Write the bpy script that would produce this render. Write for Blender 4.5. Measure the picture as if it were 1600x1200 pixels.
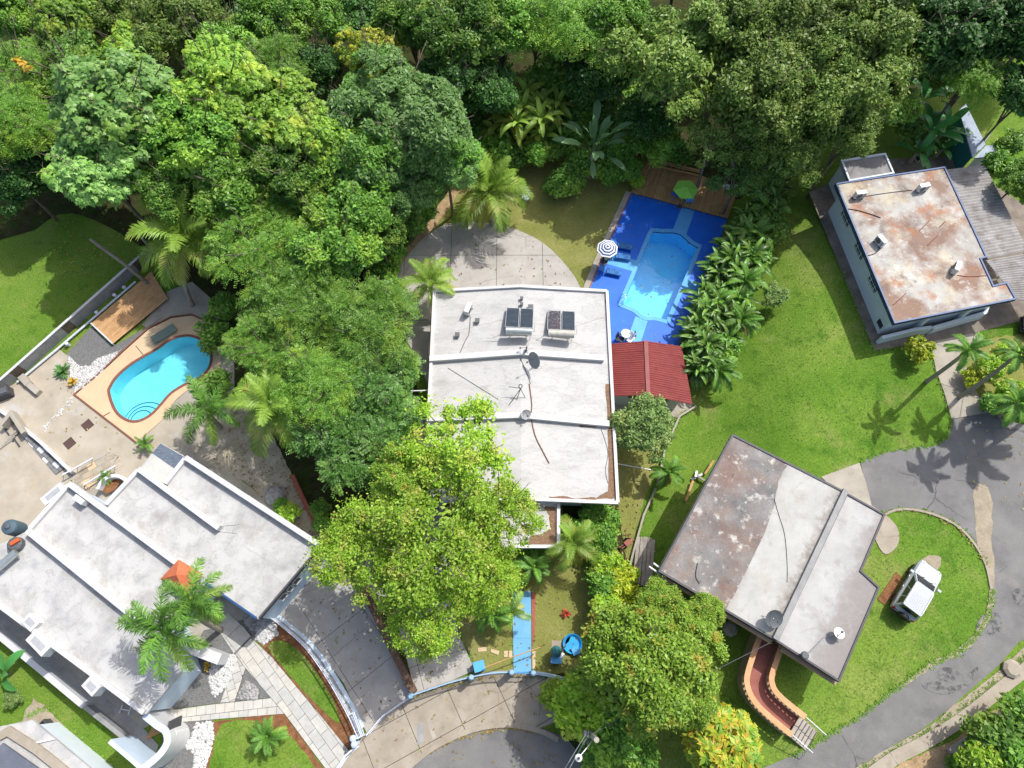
import bpy, math, random
import numpy as np
from math import radians as R, sin, cos, pi, hypot, atan2
from mathutils import Vector, Matrix
from mathutils.geometry import tessellate_polygon
for o in list(bpy.data.objects): bpy.data.objects.remove(o)
random.seed(7)
S = bpy.context.scene; COL = S.collection
# ---------------------------------------------------------------- camera, sky, sun, exposure
H, F, TH = 51.0, 1090.0, R(22)          # drone height, focal length in photo pixels, tilt from straight down
cd = bpy.data.cameras.new('camera'); cam = bpy.data.objects.new('camera', cd); COL.objects.link(cam)
cam.location = (0, 0, H); cam.rotation_euler = (TH, 0, 0)
cd.sensor_width = 36; cd.sensor_fit = 'HORIZONTAL'; cd.lens = F/1600*36; cd.clip_start = .5; cd.clip_end = 3000
S.camera = cam
SUN_EL, SUN_AZ = R(55), R(47)
w = bpy.data.worlds.new('World'); S.world = w; w.use_nodes = True
nt = w.node_tree; bg = nt.nodes['Background']; sk = nt.nodes.new('ShaderNodeTexSky')
sk.sky_type = 'NISHITA'; sk.sun_disc = False; sk.sun_elevation = SUN_EL; sk.sun_rotation = SUN_AZ; sk.dust_density = 4.0; sk.ozone_density = .6
nt.links.new(sk.outputs[0], bg.inputs[0]); bg.inputs[1].default_value = .15
sd = bpy.data.lights.new('sun', 'SUN'); sd.energy = 3.5; sd.angle = R(.5); sd.color = (1, .97, .925)
so = bpy.data.objects.new('sun', sd); COL.objects.link(so)
sv = Vector((sin(SUN_AZ)*cos(SUN_EL), cos(SUN_AZ)*cos(SUN_EL), sin(SUN_EL)))
so.rotation_euler = sv.to_track_quat('Z', 'Y').to_euler(); so.location = (40, 40, 60)
S.view_settings.view_transform = 'Standard'; S.view_settings.look = 'None'
S.view_settings.exposure = .40; S.view_settings.gamma = 1; S.view_settings.use_curve_mapping = False
S.render.engine = 'CYCLES'; S.cycles.max_bounces = 8; S.cycles.transparent_max_bounces = 12
# ---------------------------------------------------------------- survey: photo pixel + height -> plan position
PL = 2.6                                  # the right-hand lots stand on a terrace this much higher
def ground_z(x, y):
    s = (x-(10.6+(y-8.2)*.325))/9.0
    s = min(1, max(0, s)); return PL*s*s*(3-2*s)
def P(px, py, z=0.0):
    dx = (px-800)/F; dy = (py-600)/F
    t = (H-z)/(cos(TH)+dy*sin(TH))
    return Vector((dx*t, (sin(TH)-dy*cos(TH))*t, z))
def G(px, py, up=0.0):
    z = 0.0
    for _ in range(12):
        p = P(px, py, z+up); z = ground_z(p.x, p.y)
    return Vector((p.x, p.y, z))
def ppm(px, py, z=0):                     # photo pixels per metre there
    dy = (py-600)/F
    return F*(cos(TH)+dy*sin(TH))/(H-z)
def q(pts, z=0.0): return [P(a, b, z) for a, b in pts]
def cr(pts, n=5, closed=False):           # Catmull-Rom through points
    m = len(pts); out = []
    V = [Vector(p) for p in pts]
    for i in range(m if closed else m-1):
        if closed: p0, p1, p2, p3 = V[i-1], V[i], V[(i+1) % m], V[(i+2) % m]
        else: p0, p1, p2, p3 = V[max(i-1, 0)], V[i], V[i+1], V[min(i+2, m-1)]
        for k in range(n):
            t = k/n
            out.append(.5*((2*p1)+(p2-p0)*t+(2*p0-5*p1+4*p2-p3)*t*t+(3*p1-p0-3*p2+p3)*t**3))
    if not closed: out.append(V[-1])
    return [tuple(v) for v in out]
# ---------------------------------------------------------------- materials
def _ramp(nt, stops):
    r = nt.nodes.new('ShaderNodeValToRGB'); e = r.color_ramp.elements
    while len(e) < len(stops): e.new(.5)
    for k, (p, c) in enumerate(stops):
        e[k].position = p; e[k].color = (*c, 1) if len(c) == 3 else c
    return r
def pm(name, stops, scale=1., rough=.85, bump=.2, bscale=22., layers=(), spec=.3, metal=0., stretch=(1, 1, 1), grain=.12, rot=0., k=1., kl=None, edges=(), cracks=None):
    m = bpy.data.materials.new(name); m.use_nodes = True; nt = m.node_tree; N = nt.nodes; Lk = nt.links.new
    b = N['Principled BSDF']; b.inputs['Roughness'].default_value = rough
    b.inputs['Specular IOR Level'].default_value = spec; b.inputs['Metallic'].default_value = metal
    tc = N.new('ShaderNodeTexCoord'); mp = N.new('ShaderNodeMapping'); mp.inputs['Scale'].default_value = stretch; mp.inputs['Rotation'].default_value = (0, 0, rot)
    Lk(tc.outputs['Object'], mp.inputs['Vector'])
    def noise(sc, det=7, r=.6, vec=None):
        n = N.new('ShaderNodeTexNoise'); n.inputs['Scale'].default_value = sc; n.inputs['Detail'].default_value = det; n.inputs['Roughness'].default_value = r
        Lk((vec or mp).outputs[0] if vec is None else vec, n.inputs['Vector']); return n
    if isinstance(stops, tuple): stops = [(.3, tuple(c*.88 for c in stops)), (.7, tuple(min(1, c*1.1) for c in stops))]
    stops = [(p, tuple(v*k for v in c)) for p, c in stops]; kl = k if kl is None else kl
    rp = _ramp(nt, stops); Lk(noise(scale).outputs[0], rp.inputs[0]); col = rp.outputs[0]
    for k, (c, sc, lo, hi, st) in enumerate(layers):
        mr = N.new('ShaderNodeMapRange'); mr.inputs[1].default_value = lo; mr.inputs[2].default_value = hi; mr.inputs[4].default_value = st
        off = N.new('ShaderNodeVectorMath'); off.inputs[1].default_value = (13.1*k+5, 7.7*k, 3.3*k); Lk(mp.outputs[0], off.inputs[0])
        Lk(noise(sc, 9, .65, off.outputs[0]).outputs[0], mr.inputs[0])
        mx = N.new('ShaderNodeMix'); mx.data_type = 'RGBA'; Lk(mr.outputs[0], mx.inputs[0]); Lk(col, mx.inputs[6]); mx.inputs[7].default_value = (*(v*kl for v in c), 1); col = mx.outputs[2]
    for nx_, ny_, off_, lo, hi, amp, sc, c, st in edges:   # wear creeping in from a line: plan normal, offset, reach, raggedness
        dt = N.new('ShaderNodeVectorMath'); dt.operation = 'DOT_PRODUCT'; dt.inputs[1].default_value = (nx_, ny_, 0); Lk(tc.outputs['Object'], dt.inputs[0])
        ma = N.new('ShaderNodeMath'); ma.operation = 'MULTIPLY_ADD'; Lk(noise(sc, 8, .68).outputs[0], ma.inputs[0]); ma.inputs[1].default_value = amp; Lk(dt.outputs['Value'], ma.inputs[2])
        mr = N.new('ShaderNodeMapRange'); mr.inputs[1].default_value = off_+amp*.5+lo; mr.inputs[2].default_value = off_+amp*.5+hi; mr.inputs[4].default_value = st; Lk(ma.outputs[0], mr.inputs[0])
        mx = N.new('ShaderNodeMix'); mx.data_type = 'RGBA'; Lk(mr.outputs[0], mx.inputs[0]); Lk(col, mx.inputs[6]); mx.inputs[7].default_value = (*c, 1); col = mx.outputs[2]
    if cracks:                             # thin wandering cracks: (cells per metre, width, colour, strength)
        cs, cw, cc, cst = cracks; dn = noise(1.3, 6, .7)
        mxv = N.new('ShaderNodeMix'); mxv.data_type = 'VECTOR'; mxv.inputs[0].default_value = .35; Lk(mp.outputs[0], mxv.inputs[4]); Lk(dn.outputs[1], mxv.inputs[5])
        vo = N.new('ShaderNodeTexVoronoi'); vo.feature = 'DISTANCE_TO_EDGE'; vo.inputs['Scale'].default_value = cs; Lk(mxv.outputs[1], vo.inputs['Vector'])
        mr = N.new('ShaderNodeMapRange'); mr.inputs[1].default_value = 0; mr.inputs[2].default_value = cw; mr.inputs[3].default_value = cst; mr.inputs[4].default_value = 0; Lk(vo.outputs['Distance'], mr.inputs[0])
        mk = N.new('ShaderNodeMapRange'); mk.inputs[1].default_value = .48; mk.inputs[2].default_value = .6; Lk(noise(.22, 5, .6).outputs[0], mk.inputs[0])
        mu = N.new('ShaderNodeMath'); mu.operation = 'MULTIPLY'; Lk(mr.outputs[0], mu.inputs[0]); Lk(mk.outputs[0], mu.inputs[1])
        mx = N.new('ShaderNodeMix'); mx.data_type = 'RGBA'; Lk(mu.outputs[0], mx.inputs[0]); Lk(col, mx.inputs[6]); mx.inputs[7].default_value = (*cc, 1); col = mx.outputs[2]
    fine = noise(bscale, 5, .7)
    if grain:
        g = N.new('ShaderNodeMapRange'); g.inputs[1].default_value = .3; g.inputs[2].default_value = .7; g.inputs[3].default_value = 1-grain; g.inputs[4].default_value = 1+grain
        Lk(fine.outputs[0], g.inputs[0])
        mx = N.new('ShaderNodeMix'); mx.data_type = 'RGBA'; mx.blend_type = 'MULTIPLY'; mx.inputs[0].default_value = 1; Lk(col, mx.inputs[6]); Lk(g.outputs[0], mx.inputs[7]); col = mx.outputs[2]
    Lk(col, b.inputs['Base Color'])
    if bump:
        bp = N.new('ShaderNodeBump'); bp.inputs['Strength'].default_value = bump; bp.inputs['Distance'].default_value = .04
        Lk(fine.outputs[0], bp.inputs['Height']); Lk(bp.outputs[0], b.inputs['Normal'])
    return m
LEAF = 1.95
def leafmat(name, stops, alt=None, altlo=.55, althi=.7, trans=.3, rough=.48, val=.25, patch=.35):
    m = bpy.data.materials.new(name); m.use_nodes = True; nt = m.node_tree; N = nt.nodes; Lk = nt.links.new
    b = N['Principled BSDF']; b.inputs['Roughness'].default_value = rough; b.inputs['Specular IOR Level'].default_value = .4
    f_ = lambda c: (min(.6, c[0]*LEAF*.9), min(.6, c[1]*LEAF), c[2]*LEAF*.85); stops = [(p, f_(c)) for p, c in stops]; alt = f_(alt) if alt else None
    ge = N.new('ShaderNodeNewGeometry'); rp = _ramp(nt, stops); Lk(ge.outputs['Random Per Island'], rp.inputs[0]); col = rp.outputs[0]
    tc = N.new('ShaderNodeTexCoord')
    if alt:
        n = N.new('ShaderNodeTexNoise'); n.inputs['Scale'].default_value = patch; n.inputs['Detail'].default_value = 4; Lk(tc.outputs['Object'], n.inputs['Vector'])
        mr = N.new('ShaderNodeMapRange'); mr.inputs[1].default_value = altlo; mr.inputs[2].default_value = althi; Lk(n.outputs[0], mr.inputs[0])
        mx = N.new('ShaderNodeMix'); mx.data_type = 'RGBA'; Lk(mr.outputs[0], mx.inputs[0]); Lk(col, mx.inputs[6]); mx.inputs[7].default_value = (*alt, 1); col = mx.outputs[2]
    oi = N.new('ShaderNodeObjectInfo'); g = N.new('ShaderNodeMapRange'); g.inputs[3].default_value = 1-val; g.inputs[4].default_value = 1+val; Lk(oi.outputs['Random'], g.inputs[0])
    mx = N.new('ShaderNodeMix'); mx.data_type = 'RGBA'; mx.blend_type = 'MULTIPLY'; mx.inputs[0].default_value = 1; Lk(col, mx.inputs[6]); Lk(g.outputs[0], mx.inputs[7]); col = mx.outputs[2]
    Lk(col, b.inputs['Base Color'])
    tr = N.new('ShaderNodeBsdfTranslucent'); Lk(col, tr.inputs[0]); ms = N.new('ShaderNodeMixShader'); ms.inputs[0].default_value = trans
    Lk(b.outputs[0], ms.inputs[1]); Lk(tr.outputs[0], ms.inputs[2]); Lk(ms.outputs[0], N['Material Output'].inputs[0])
    return m
def plain(name, c, rough=.5, metal=0., spec=.4): return pm(name, c, scale=3, rough=rough, metal=metal, spec=spec, bump=.03, grain=.06)
# ---------------------------------------------------------------- mesh building
def tag(o, label=None, cat=None, group=None, kind=None):
    if label: o['label'] = label
    if cat: o['category'] = cat
    if group: o['group'] = group
    if kind: o['kind'] = kind
    return o
def thing(name, label, cat, loc=(0, 0, 0), rotz=0., group=None, scale=None):
    o = bpy.data.objects.new(name, None); COL.objects.link(o); o.empty_display_size = .3
    o.location = loc; o.rotation_euler = (0, 0, rotz)
    if scale: o.scale = scale
    return tag(o, label, cat, group)
def link(name, me, parent=None, loc=(0, 0, 0), rot=(0, 0, 0), scale=None):
    o = bpy.data.objects.new(name, me); COL.objects.link(o); o.parent = parent; o.location = loc; o.rotation_euler = rot
    if scale: o.scale = scale
    return o
def origin_of(o):
    v = Vector((0, 0, 0))
    while o: v += o.location; o = o.parent
    return v
class MB:
    def __init__(s): s.v = []; s.f = []
    def add(s, vs, fs):
        k = len(s.v); s.v += [tuple(v) for v in vs]; s.f += [tuple(i+k for i in f) for f in fs]; return s
    def prism(s, poly, z0, z1, fill=True):
        n = len(poly); p2 = [(p[0], p[1]) for p in poly]
        a = sum(p2[i-1][0]*p2[i][1]-p2[i][0]*p2[i-1][1] for i in range(n))
        if a < 0: p2 = p2[::-1]
        vs = [(x, y, z0) for x, y in p2]+[(x, y, z1) for x, y in p2]
        fs = [(i, (i+1) % n, n+(i+1) % n, n+i) for i in range(n)]
        if fill: fs += [tuple(range(n, 2*n)), tuple(range(n-1, -1, -1))]
        return s.add(vs, fs)
    def box(s, c, sz, rz=0., tilt=None):
        x, y, z = (a/2 for a in sz); M = Matrix.Rotation(rz, 3, 'Z')
        if tilt is not None: M = M @ tilt
        c = Vector(c)
        vs = [c+M @ Vector((i*x, j*y, k*z)) for k in (-1, 1) for i, j in ((-1, -1), (1, -1), (1, 1), (-1, 1))]
        return s.add(vs, [(3, 2, 1, 0), (4, 5, 6, 7), (0, 1, 5, 4), (1, 2, 6, 5), (2, 3, 7, 6), (3, 0, 4, 7)])
    def bar(s, a, b, w, h):               # rectangular bar between two points
        a, b = Vector(a), Vector(b); d = (b-a); L = d.length; d /= L
        u = Vector((0, 0, 1)) if abs(d.z) < .95 else Vector((0, 1, 0))
        r = d.cross(u).normalized(); u = r.cross(d)
        vs = [p+r*i*w/2+u*j*h/2 for p in (a, b) for i, j in ((-1, -1), (1, -1), (1, 1), (-1, 1))]
        return s.add(vs, [(3, 2, 1, 0), (4, 5, 6, 7), (0, 1, 5, 4), (1, 2, 6, 5), (2, 3, 7, 6), (3, 0, 4, 7)])
    def tube(s, pts, r0, r1=None, n=6, cap=True):
        pts = [Vector(p) for p in pts]; m = len(pts); r1 = r0 if r1 is None else r1; vs = []
        for i, p in enumerate(pts):
            d = (pts[min(i+1, m-1)]-pts[max(i-1, 0)]).normalized()
            u = Vector((0, 0, 1)) if abs(d.z) < .9 else Vector((1, 0, 0))
            a = d.cross(u).normalized(); b = d.cross(a); r = r0+(r1-r0)*i/(m-1)
            vs += [p+(a*cos(2*pi*k/n)+b*sin(2*pi*k/n))*r for k in range(n)]
        fs = [(i*n+k, i*n+(k+1) % n, (i+1)*n+(k+1) % n, (i+1)*n+k) for i in range(m-1) for k in range(n)]
        if cap: fs += [tuple(range(n-1, -1, -1)), tuple(range((m-1)*n, m*n))]
        return s.add(vs, fs)
    def lathe(s, prof, c=(0, 0, 0), n=14, M=None):
        c = Vector(c); vs = []
        for r, z in prof:
            for k in range(n):
                v = Vector((r*cos(2*pi*k/n), r*sin(2*pi*k/n), z)); vs.append(c+(M @ v if M else v))
        m = len(prof)
        fs = [(i*n+k, i*n+(k+1) % n, (i+1)*n+(k+1) % n, (i+1)*n+k) for i in range(m-1) for k in range(n)]
        fs += [tuple(range(n-1, -1, -1)), tuple(range((m-1)*n, m*n))]
        return s.add(vs, fs)
    def wall(s, pts, th, z0, z1, closed=False):   # thick wall along a plan polyline
        p = [Vector((a[0], a[1])) for a in pts]; n = len(p); L, Rr = [], []
        for i in range(n):
            a = p[i-1] if (closed or i) else None; b = p[(i+1) % n] if (closed or i < n-1) else None
            d1 = (p[i]-a).normalized() if a is not None else (b-p[i]).normalized()
            d2 = (b-p[i]).normalized() if b is not None else d1
            t = (d1+d2).normalized(); nn = Vector((-t.y, t.x)); k = th/2/max(.4, nn.dot(Vector((-d1.y, d1.x))))
            L.append(p[i]+nn*k); Rr.append(p[i]-nn*k)
        zz0 = z0 if callable(z0) else (lambda v: z0); zz1 = z1 if callable(z1) else (lambda v: z1)
        vs = [(v.x, v.y, zz(p[i])) for A, zz in ((L, zz0), (Rr, zz0), (L, zz1), (Rr, zz1)) for i, v in enumerate(A)]
        fs = []
        for i in range(n if closed else n-1):
            j = (i+1) % n
            fs += [(2*n+i, 3*n+i, 3*n+j, 2*n+j), (n+i, i, j, n+j), (i, 2*n+i, 2*n+j, j), (3*n+i, n+i, n+j, 3*n+j)]
        if not closed: fs += [(0, n, 3*n, 2*n), (n-1, 3*n-1, 4*n-1, 2*n-1)]
        return s.add(vs, fs)
    def fillpoly(s, loops):
        tris = tessellate_polygon([[Vector(v) for v in l] for l in loops]); vs = [v for l in loops for v in l]
        fs = []
        for t in tris:
            a, b, c = (Vector(vs[i]) for i in t)
            fs.append(tuple(t) if (b-a).cross(c-a).z > 0 else tuple(t[::-1]))
        return s.add(vs, fs)
    def mesh(s, name, mat, off=Vector((0, 0, 0)), smooth=False):
        me = bpy.data.meshes.new(name); me.from_pydata([(a-off.x, b-off.y, c-off.z) for a, b, c in s.v], [], s.f)
        me.materials.append(mat)
        if smooth: me.polygons.foreach_set('use_smooth', [True]*len(me.polygons))
        me.update(); return me
    def make(s, name, mat, parent=None, local=False, smooth=False, label=None, cat=None, group=None, kind=None):
        off = Vector((0, 0, 0)); loc = (0, 0, 0)
        if parent and not local: off = origin_of(parent)
        if not parent and kind != 'structure':
            a = np.array(s.v); off = Vector(((a[:, 0].min()+a[:, 0].max())/2, (a[:, 1].min()+a[:, 1].max())/2, a[:, 2].min())); loc = off
        return tag(link(name, s.mesh(name, mat, off, smooth), parent, loc), label, cat, group, kind)
def np_mesh(name, V, Fq, mat):
    me = bpy.data.meshes.new(name); V = np.asarray(V, np.float32); Fq = np.asarray(Fq, np.int32); k = Fq.shape[1]
    me.vertices.add(len(V)); me.vertices.foreach_set('co', V.ravel()); me.loops.add(Fq.size); me.loops.foreach_set('vertex_index', Fq.ravel())
    me.polygons.add(len(Fq)); me.polygons.foreach_set('loop_start', np.arange(0, Fq.size, k, dtype=np.int32))
    me.materials.append(mat); me.update(calc_edges=True); return me
def dup(root, loc, rotz, label, scale=None, group=None):
    r = root.copy(); COL.objects.link(r); r.location = loc; r.rotation_euler = (0, 0, rotz); r['label'] = label
    if scale: r.scale = scale
    if group: r['group'] = group
    def kids(a, b):
        for ch in a.children:
            c = ch.copy(); COL.objects.link(c); c.parent = b; kids(ch, c)
    kids(root, r); return r
def clip(poly, ax, lim, keep_less):
    out = []; n = len(poly)
    for i in range(n):
        a, b = poly[i], poly[(i+1) % n]; ia = (a[ax] <= lim) == keep_less; ib = (b[ax] <= lim) == keep_less
        if ia: out.append(a)
        if ia != ib:
            t = (lim-a[ax])/(b[ax]-a[ax]); out.append((a[0]+(b[0]-a[0])*t, a[1]+(b[1]-a[1])*t))
    return out
def cells(poly, ang, w, h, gap=.02, stagger=0., org=None):   # cut a plan polygon into a grid of pieces with joints between
    c, s_ = cos(-ang), sin(-ang); o = org or poly[0]
    pl = [((p[0]-o[0])*c-(p[1]-o[1])*s_, (p[0]-o[0])*s_+(p[1]-o[1])*c) for p in poly]
    xs = [p[0] for p in pl]; ys = [p[1] for p in pl]; out = []
    for j in range(math.floor(min(ys)/h), math.ceil(max(ys)/h)):
        sh = stagger*w*(j % 2)
        for i in range(math.floor((min(xs)-sh)/w)-1, math.ceil((max(xs)-sh)/w)+1):
            x0, x1, y0, y1 = i*w+sh+gap/2, (i+1)*w+sh-gap/2, j*h+gap/2, (j+1)*h-gap/2
            k = clip(clip(clip(clip(pl, 0, x0, False), 0, x1, True), 1, y0, False), 1, y1, True) if True else []
            if len(k) < 3: continue
            a = abs(sum(k[m-1][0]*k[m][1]-k[m][0]*k[m-1][1] for m in range(len(k))))/2
            if a < .03*w*h: continue
            out.append([(x*c+y*s_+o[0], -x*s_+y*c+o[1]) for x, y in k])
    return out
def inset(poly, d):                      # offset a plan polygon inwards
    p = [Vector((a[0], a[1])) for a in poly]; n = len(p)
    a2 = sum(p[i-1].x*p[i].y-p[i].x*p[i-1].y for i in range(n)); sg = 1 if a2 > 0 else -1; out = []
    for i in range(n):
        d1 = (p[i]-p[i-1]).normalized(); d2 = (p[(i+1) % n]-p[i]).normalized()
        n1 = Vector((-d1.y, d1.x))*sg; n2 = Vector((-d2.y, d2.x))*sg; b = n1+n2
        b = b/max(.3, b.dot(n1)) if b.length > 1e-4 else n1
        out.append(tuple(p[i]+b*d))
    return out
def ragged(pts, d, step=9):               # break an outline into short uneven runs
    out = []; rg = random.Random(len(pts)*31+int(pts[0][0]))
    for i in range(len(pts)):
        a, b = pts[i], pts[(i+1) % len(pts)]; n = max(1, int(hypot(b[0]-a[0], b[1]-a[1])/step))
        for k in range(n):
            t = k/n; j = d if k else d*.4
            out.append((a[0]+(b[0]-a[0])*t+rg.uniform(-j, j), a[1]+(b[1]-a[1])*t+rg.uniform(-j, j)))
    return out
def sheet(name, pts, z, mat, smooth=0, label=None, parent=None, rag=0):
    if smooth: pts = cr(pts, smooth, True)
    if rag: pts = ragged(pts, rag)
    return MB().fillpoly([[tuple(v) for v in q(pts, z)]]).make(name, mat, parent, kind='structure' if not parent else None)
def pieces(parent, name, poly, ang, w, h, z0, z1, mats, gap=.02, stagger=0., jit=.0, org=None):
    for c in cells([(p[0], p[1]) for p in poly], ang, w, h, gap, stagger, org):
        MB().prism(c, z0, z1+random.uniform(-jit, jit)).make(name, random.choice(mats), parent)
# ================================================================ materials
m_grass = pm('grass', [(.28, (.06, .145, .013)), (.44, (.10, .19, .022)), (.56, (.135, .215, .032)), (.70, (.205, .245, .062))], scale=.14, rough=.95, bump=.9, bscale=9, grain=.4, spec=.1,
             layers=[((.24, .235, .085), .28, .54, .72, .7), ((.035, .105, .010), .6, .54, .68, .65), ((.30, .25, .14), 1.3, .64, .76, .65), ((.045, .12, .013), 2.6, .58, .72, .6), ((.19, .235, .05), 4.5, .58, .72, .5)])
m_yard = pm('yard_grass', [(.3, (.15, .17, .04)), (.55, (.21, .215, .065)), (.7, (.26, .24, .095))], scale=.35, rough=.95, bump=.8, bscale=9, grain=.25, spec=.1,
            layers=[((.11, .15, .03), .8, .58, .72, .5)])
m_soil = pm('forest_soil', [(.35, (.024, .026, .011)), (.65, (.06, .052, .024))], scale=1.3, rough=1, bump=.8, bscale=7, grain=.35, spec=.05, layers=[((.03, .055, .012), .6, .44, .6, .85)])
m_mulch = pm('mulch', [(.3, (.13, .058, .028)), (.7, (.26, .13, .065))], scale=2.5, rough=1, bump=.8, bscale=14, grain=.35, spec=.05)
m_sand = pm('sandy_verge', [(.3, (.24, .205, .15)), (.7, (.36, .31, .235))], scale=1.2, rough=1, bump=.5, bscale=12, grain=.2, layers=[((.2, .19, .08), 1.6, .55, .7, .6)])
m_dirt = pm('bare_dirt', [(.3, (.26, .17, .09)), (.7, (.4, .29, .17))], scale=1.6, rough=1, bump=.6, bscale=10, grain=.25, layers=[((.12, .15, .04), 1.5, .55, .7, .6)])
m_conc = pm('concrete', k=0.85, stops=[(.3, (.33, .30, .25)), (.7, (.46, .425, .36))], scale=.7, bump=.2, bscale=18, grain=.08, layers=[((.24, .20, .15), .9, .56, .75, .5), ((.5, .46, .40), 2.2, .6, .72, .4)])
m_drive = pm('driveway_concrete', cracks=(.3, .01, (.14, .13, .12), .6), k=0.98, stops=[(.3, (.33, .31, .285)), (.7, (.43, .41, .38))], scale=.55, bump=.15, bscale=20, grain=.07, layers=[((.26, .23, .20), 1.1, .56, .72, .5)])
m_walk = pm('sidewalk_concrete', cracks=(.5, .015, (.16, .11, .07), .8), k=0.64, kl=.6, stops=[(.3, (.42, .36, .28)), (.7, (.56, .5, .41))], scale=.8, bump=.2, bscale=18, grain=.1, layers=[((.30, .22, .14), 1.0, .56, .74, .6)])
m_terr = pm('terrace_concrete', k=0.86, stops=[(.3, (.36, .32, .25)), (.7, (.48, .43, .35))], scale=.6, bump=.15, bscale=18, grain=.07, layers=[((.42, .29, .17), .5, .56, .74, .6), ((.5, .52, .55), .45, .58, .74, .7), ((.25, .2, .15), 1.8, .6, .75, .5)])
m_path = pm('stained_concrete', [(.3, (.14, .115, .095)), (.7, (.25, .215, .18))], scale=.9, rough=.9, bump=.25, grain=.12, layers=[((.09, .075, .06), 1.4, .54, .7, .6), ((.38, .34, .28), 1.1, .6, .74, .6)])
m_bluepath = pm('faded_blue_path', [(.3, (.12, .33, .55)), (.7, (.155, .385, .61))], scale=1.1, rough=.7, bump=.08, grain=.08, layers=[((.22, .4, .56), 1.4, .58, .78, .5), ((.09, .2, .33), 2.2, .62, .76, .4)])
m_joint = pm('dark_joint', (.07, .06, .05), scale=4, rough=1)
m_asph = pm('asphalt', [(.3, (.145, .143, .14)), (.7, (.195, .193, .188))], scale=.5, rough=.9, bump=.4, bscale=26, grain=.16, layers=[((.11, .11, .11), .3, .5, .66, .7), ((.26, .235, .195), .5, .58, .74, .55), ((.24, .235, .225), 1.6, .6, .74, .5), ((.085, .085, .085), 2.2, .66, .76, .5)], cracks=(.35, .012, (.05, .05, .05), .8))
m_crack = pm('crazed_asphalt', [(.40, (.075, .075, .075)), (.5, (.15, .15, .148)), (.6, (.17, .17, .168))], scale=3.2, rough=.95, grain=.25)
m_asphd = pm('cracked_asphalt', (.075, .075, .075), scale=2, rough=.95, grain=.2)
m_deckblue = pm('blue_deck_paint', [(.3, (.003, .105, .58)), (.7, (.005, .14, .68))], scale=.7, rough=.5, bump=.04, grain=.08, layers=[((.03, .16, .72), 1.2, .58, .8, .55), ((.05, .2, .6), .35, .55, .75, .4), ((.02, .045, .35), 2.6, .62, .75, .5), ((.12, .28, .7), 5, .66, .76, .5)], cracks=(.28, .008, (.02, .04, .25), .6))
m_pathblue = pm('light_blue_paint', [(.3, (.075, .33, .68)), (.7, (.11, .40, .76))], scale=1.1, rough=.55, bump=.05, grain=.05, layers=[((.25, .5, .74), 2.4, .62, .78, .5)])
m_poolin = pm('pool_plaster', [(.3, (.22, .62, .94)), (.7, (.27, .69, .97))], scale=.8, rough=.6, bump=0, grain=.03, layers=[((.4, .72, .86), .9, .6, .75, .5)])
m_poolin2 = pm('pale_pool_plaster', [(.3, (.33, .68, .78)), (.7, (.40, .75, .83))], scale=.8, rough=.6, bump=0, grain=.03)
m_line = plain('dark_tile_line', (.015, .07, .2))
m_cop = pm('red_brick_coping', [(.3, (.16, .065, .045)), (.7, (.24, .10, .07))], scale=6, grain=.2)
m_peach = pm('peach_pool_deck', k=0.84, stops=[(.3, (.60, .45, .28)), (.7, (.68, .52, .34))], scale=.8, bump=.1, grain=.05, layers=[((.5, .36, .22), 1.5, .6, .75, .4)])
m_slate = pm('slate_gravel', [(.3, (.10, .105, .105)), (.7, (.19, .19, .185))], scale=9, rough=.95, bump=.7, bscale=16, grain=.35)
m_stone = pm('white_stones', k=0.8, stops=[(.3, (.50, .50, .50)), (.7, (.78, .77, .74))], scale=3.5, rough=.8, grain=.15)
m_gstone = pm('grey_stones', [(.3, (.16, .16, .16)), (.7, (.42, .41, .40))], scale=3.5, rough=.8, grain=.2)
m_white = pm('white_paint', k=0.70, stops=[(.3, (.70, .71, .73)), (.7, (.80, .80, .80))], scale=.8, rough=.6, bump=.05, grain=.03, layers=[((.45, .44, .42), 1.1, .64, .8, .5)])
m_wall = pm('pale_grey_wall', [(.3, (.56, .63, .68)), (.7, (.64, .70, .75))], scale=.8, rough=.8, bump=.08, grain=.05, layers=[((.3, .3, .28), 1.0, .6, .78, .5)])
m_wallblue = pm('pale_blue_wall', [(.3, (.46, .56, .66)), (.7, (.54, .64, .74))], scale=.8, rough=.8, bump=.08, grain=.04)
m_greywall = pm('grey_retaining_wall', [(.3, (.22, .225, .225)), (.7, (.32, .32, .315))], scale=1.2, rough=.85, bump=.15, grain=.1, layers=[((.13, .12, .11), .8, .55, .7, .6)])
m_brownpanel = pm('rusty_brown_panel', [(.3, (.08, .06, .05)), (.7, (.15, .11, .085))], scale=3, rough=.9, grain=.2)
m_roofA = pm('white_roof_coating', k=.57, stops=[(.28, (.56, .555, .54)), (.44, (.73, .73, .72)), (.455, (.60, .59, .57)), (.47, (.74, .74, .73)), (.58, (.77, .765, .755)), (.592, (.64, .63, .61)), (.605, (.78, .775, .76))], scale=.75, rough=.75, bump=.15, bscale=14, grain=.09, stretch=(.55, 1.3, 1), layers=[((.44, .43, .41), 1.7, .55, .76, .55), ((.30, .28, .25), 3.4, .66, .8, .6), ((.80, .80, .79), 5.0, .6, .7, .5)], cracks=(.45, .018, (.25, .24, .22), .6))
m_roofB = pm('aged_white_roof', k=.60, stops=[(.3, (.54, .54, .535)), (.46, (.68, .68, .67)), (.472, (.54, .53, .51)), (.485, (.70, .70, .69)), (.7, (.76, .76, .75))], scale=.6, rough=.75, bump=.15, bscale=14, grain=.08, layers=[((.38, .40, .40), .9, .50, .70, .6), ((.40, .365, .32), .5, .54, .72, .6), ((.27, .31, .30), 2.6, .63, .78, .65), ((.8, .8, .8), 3.8, .62, .74, .5)], cracks=(.4, .02, (.28, .26, .24), .5))
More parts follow.
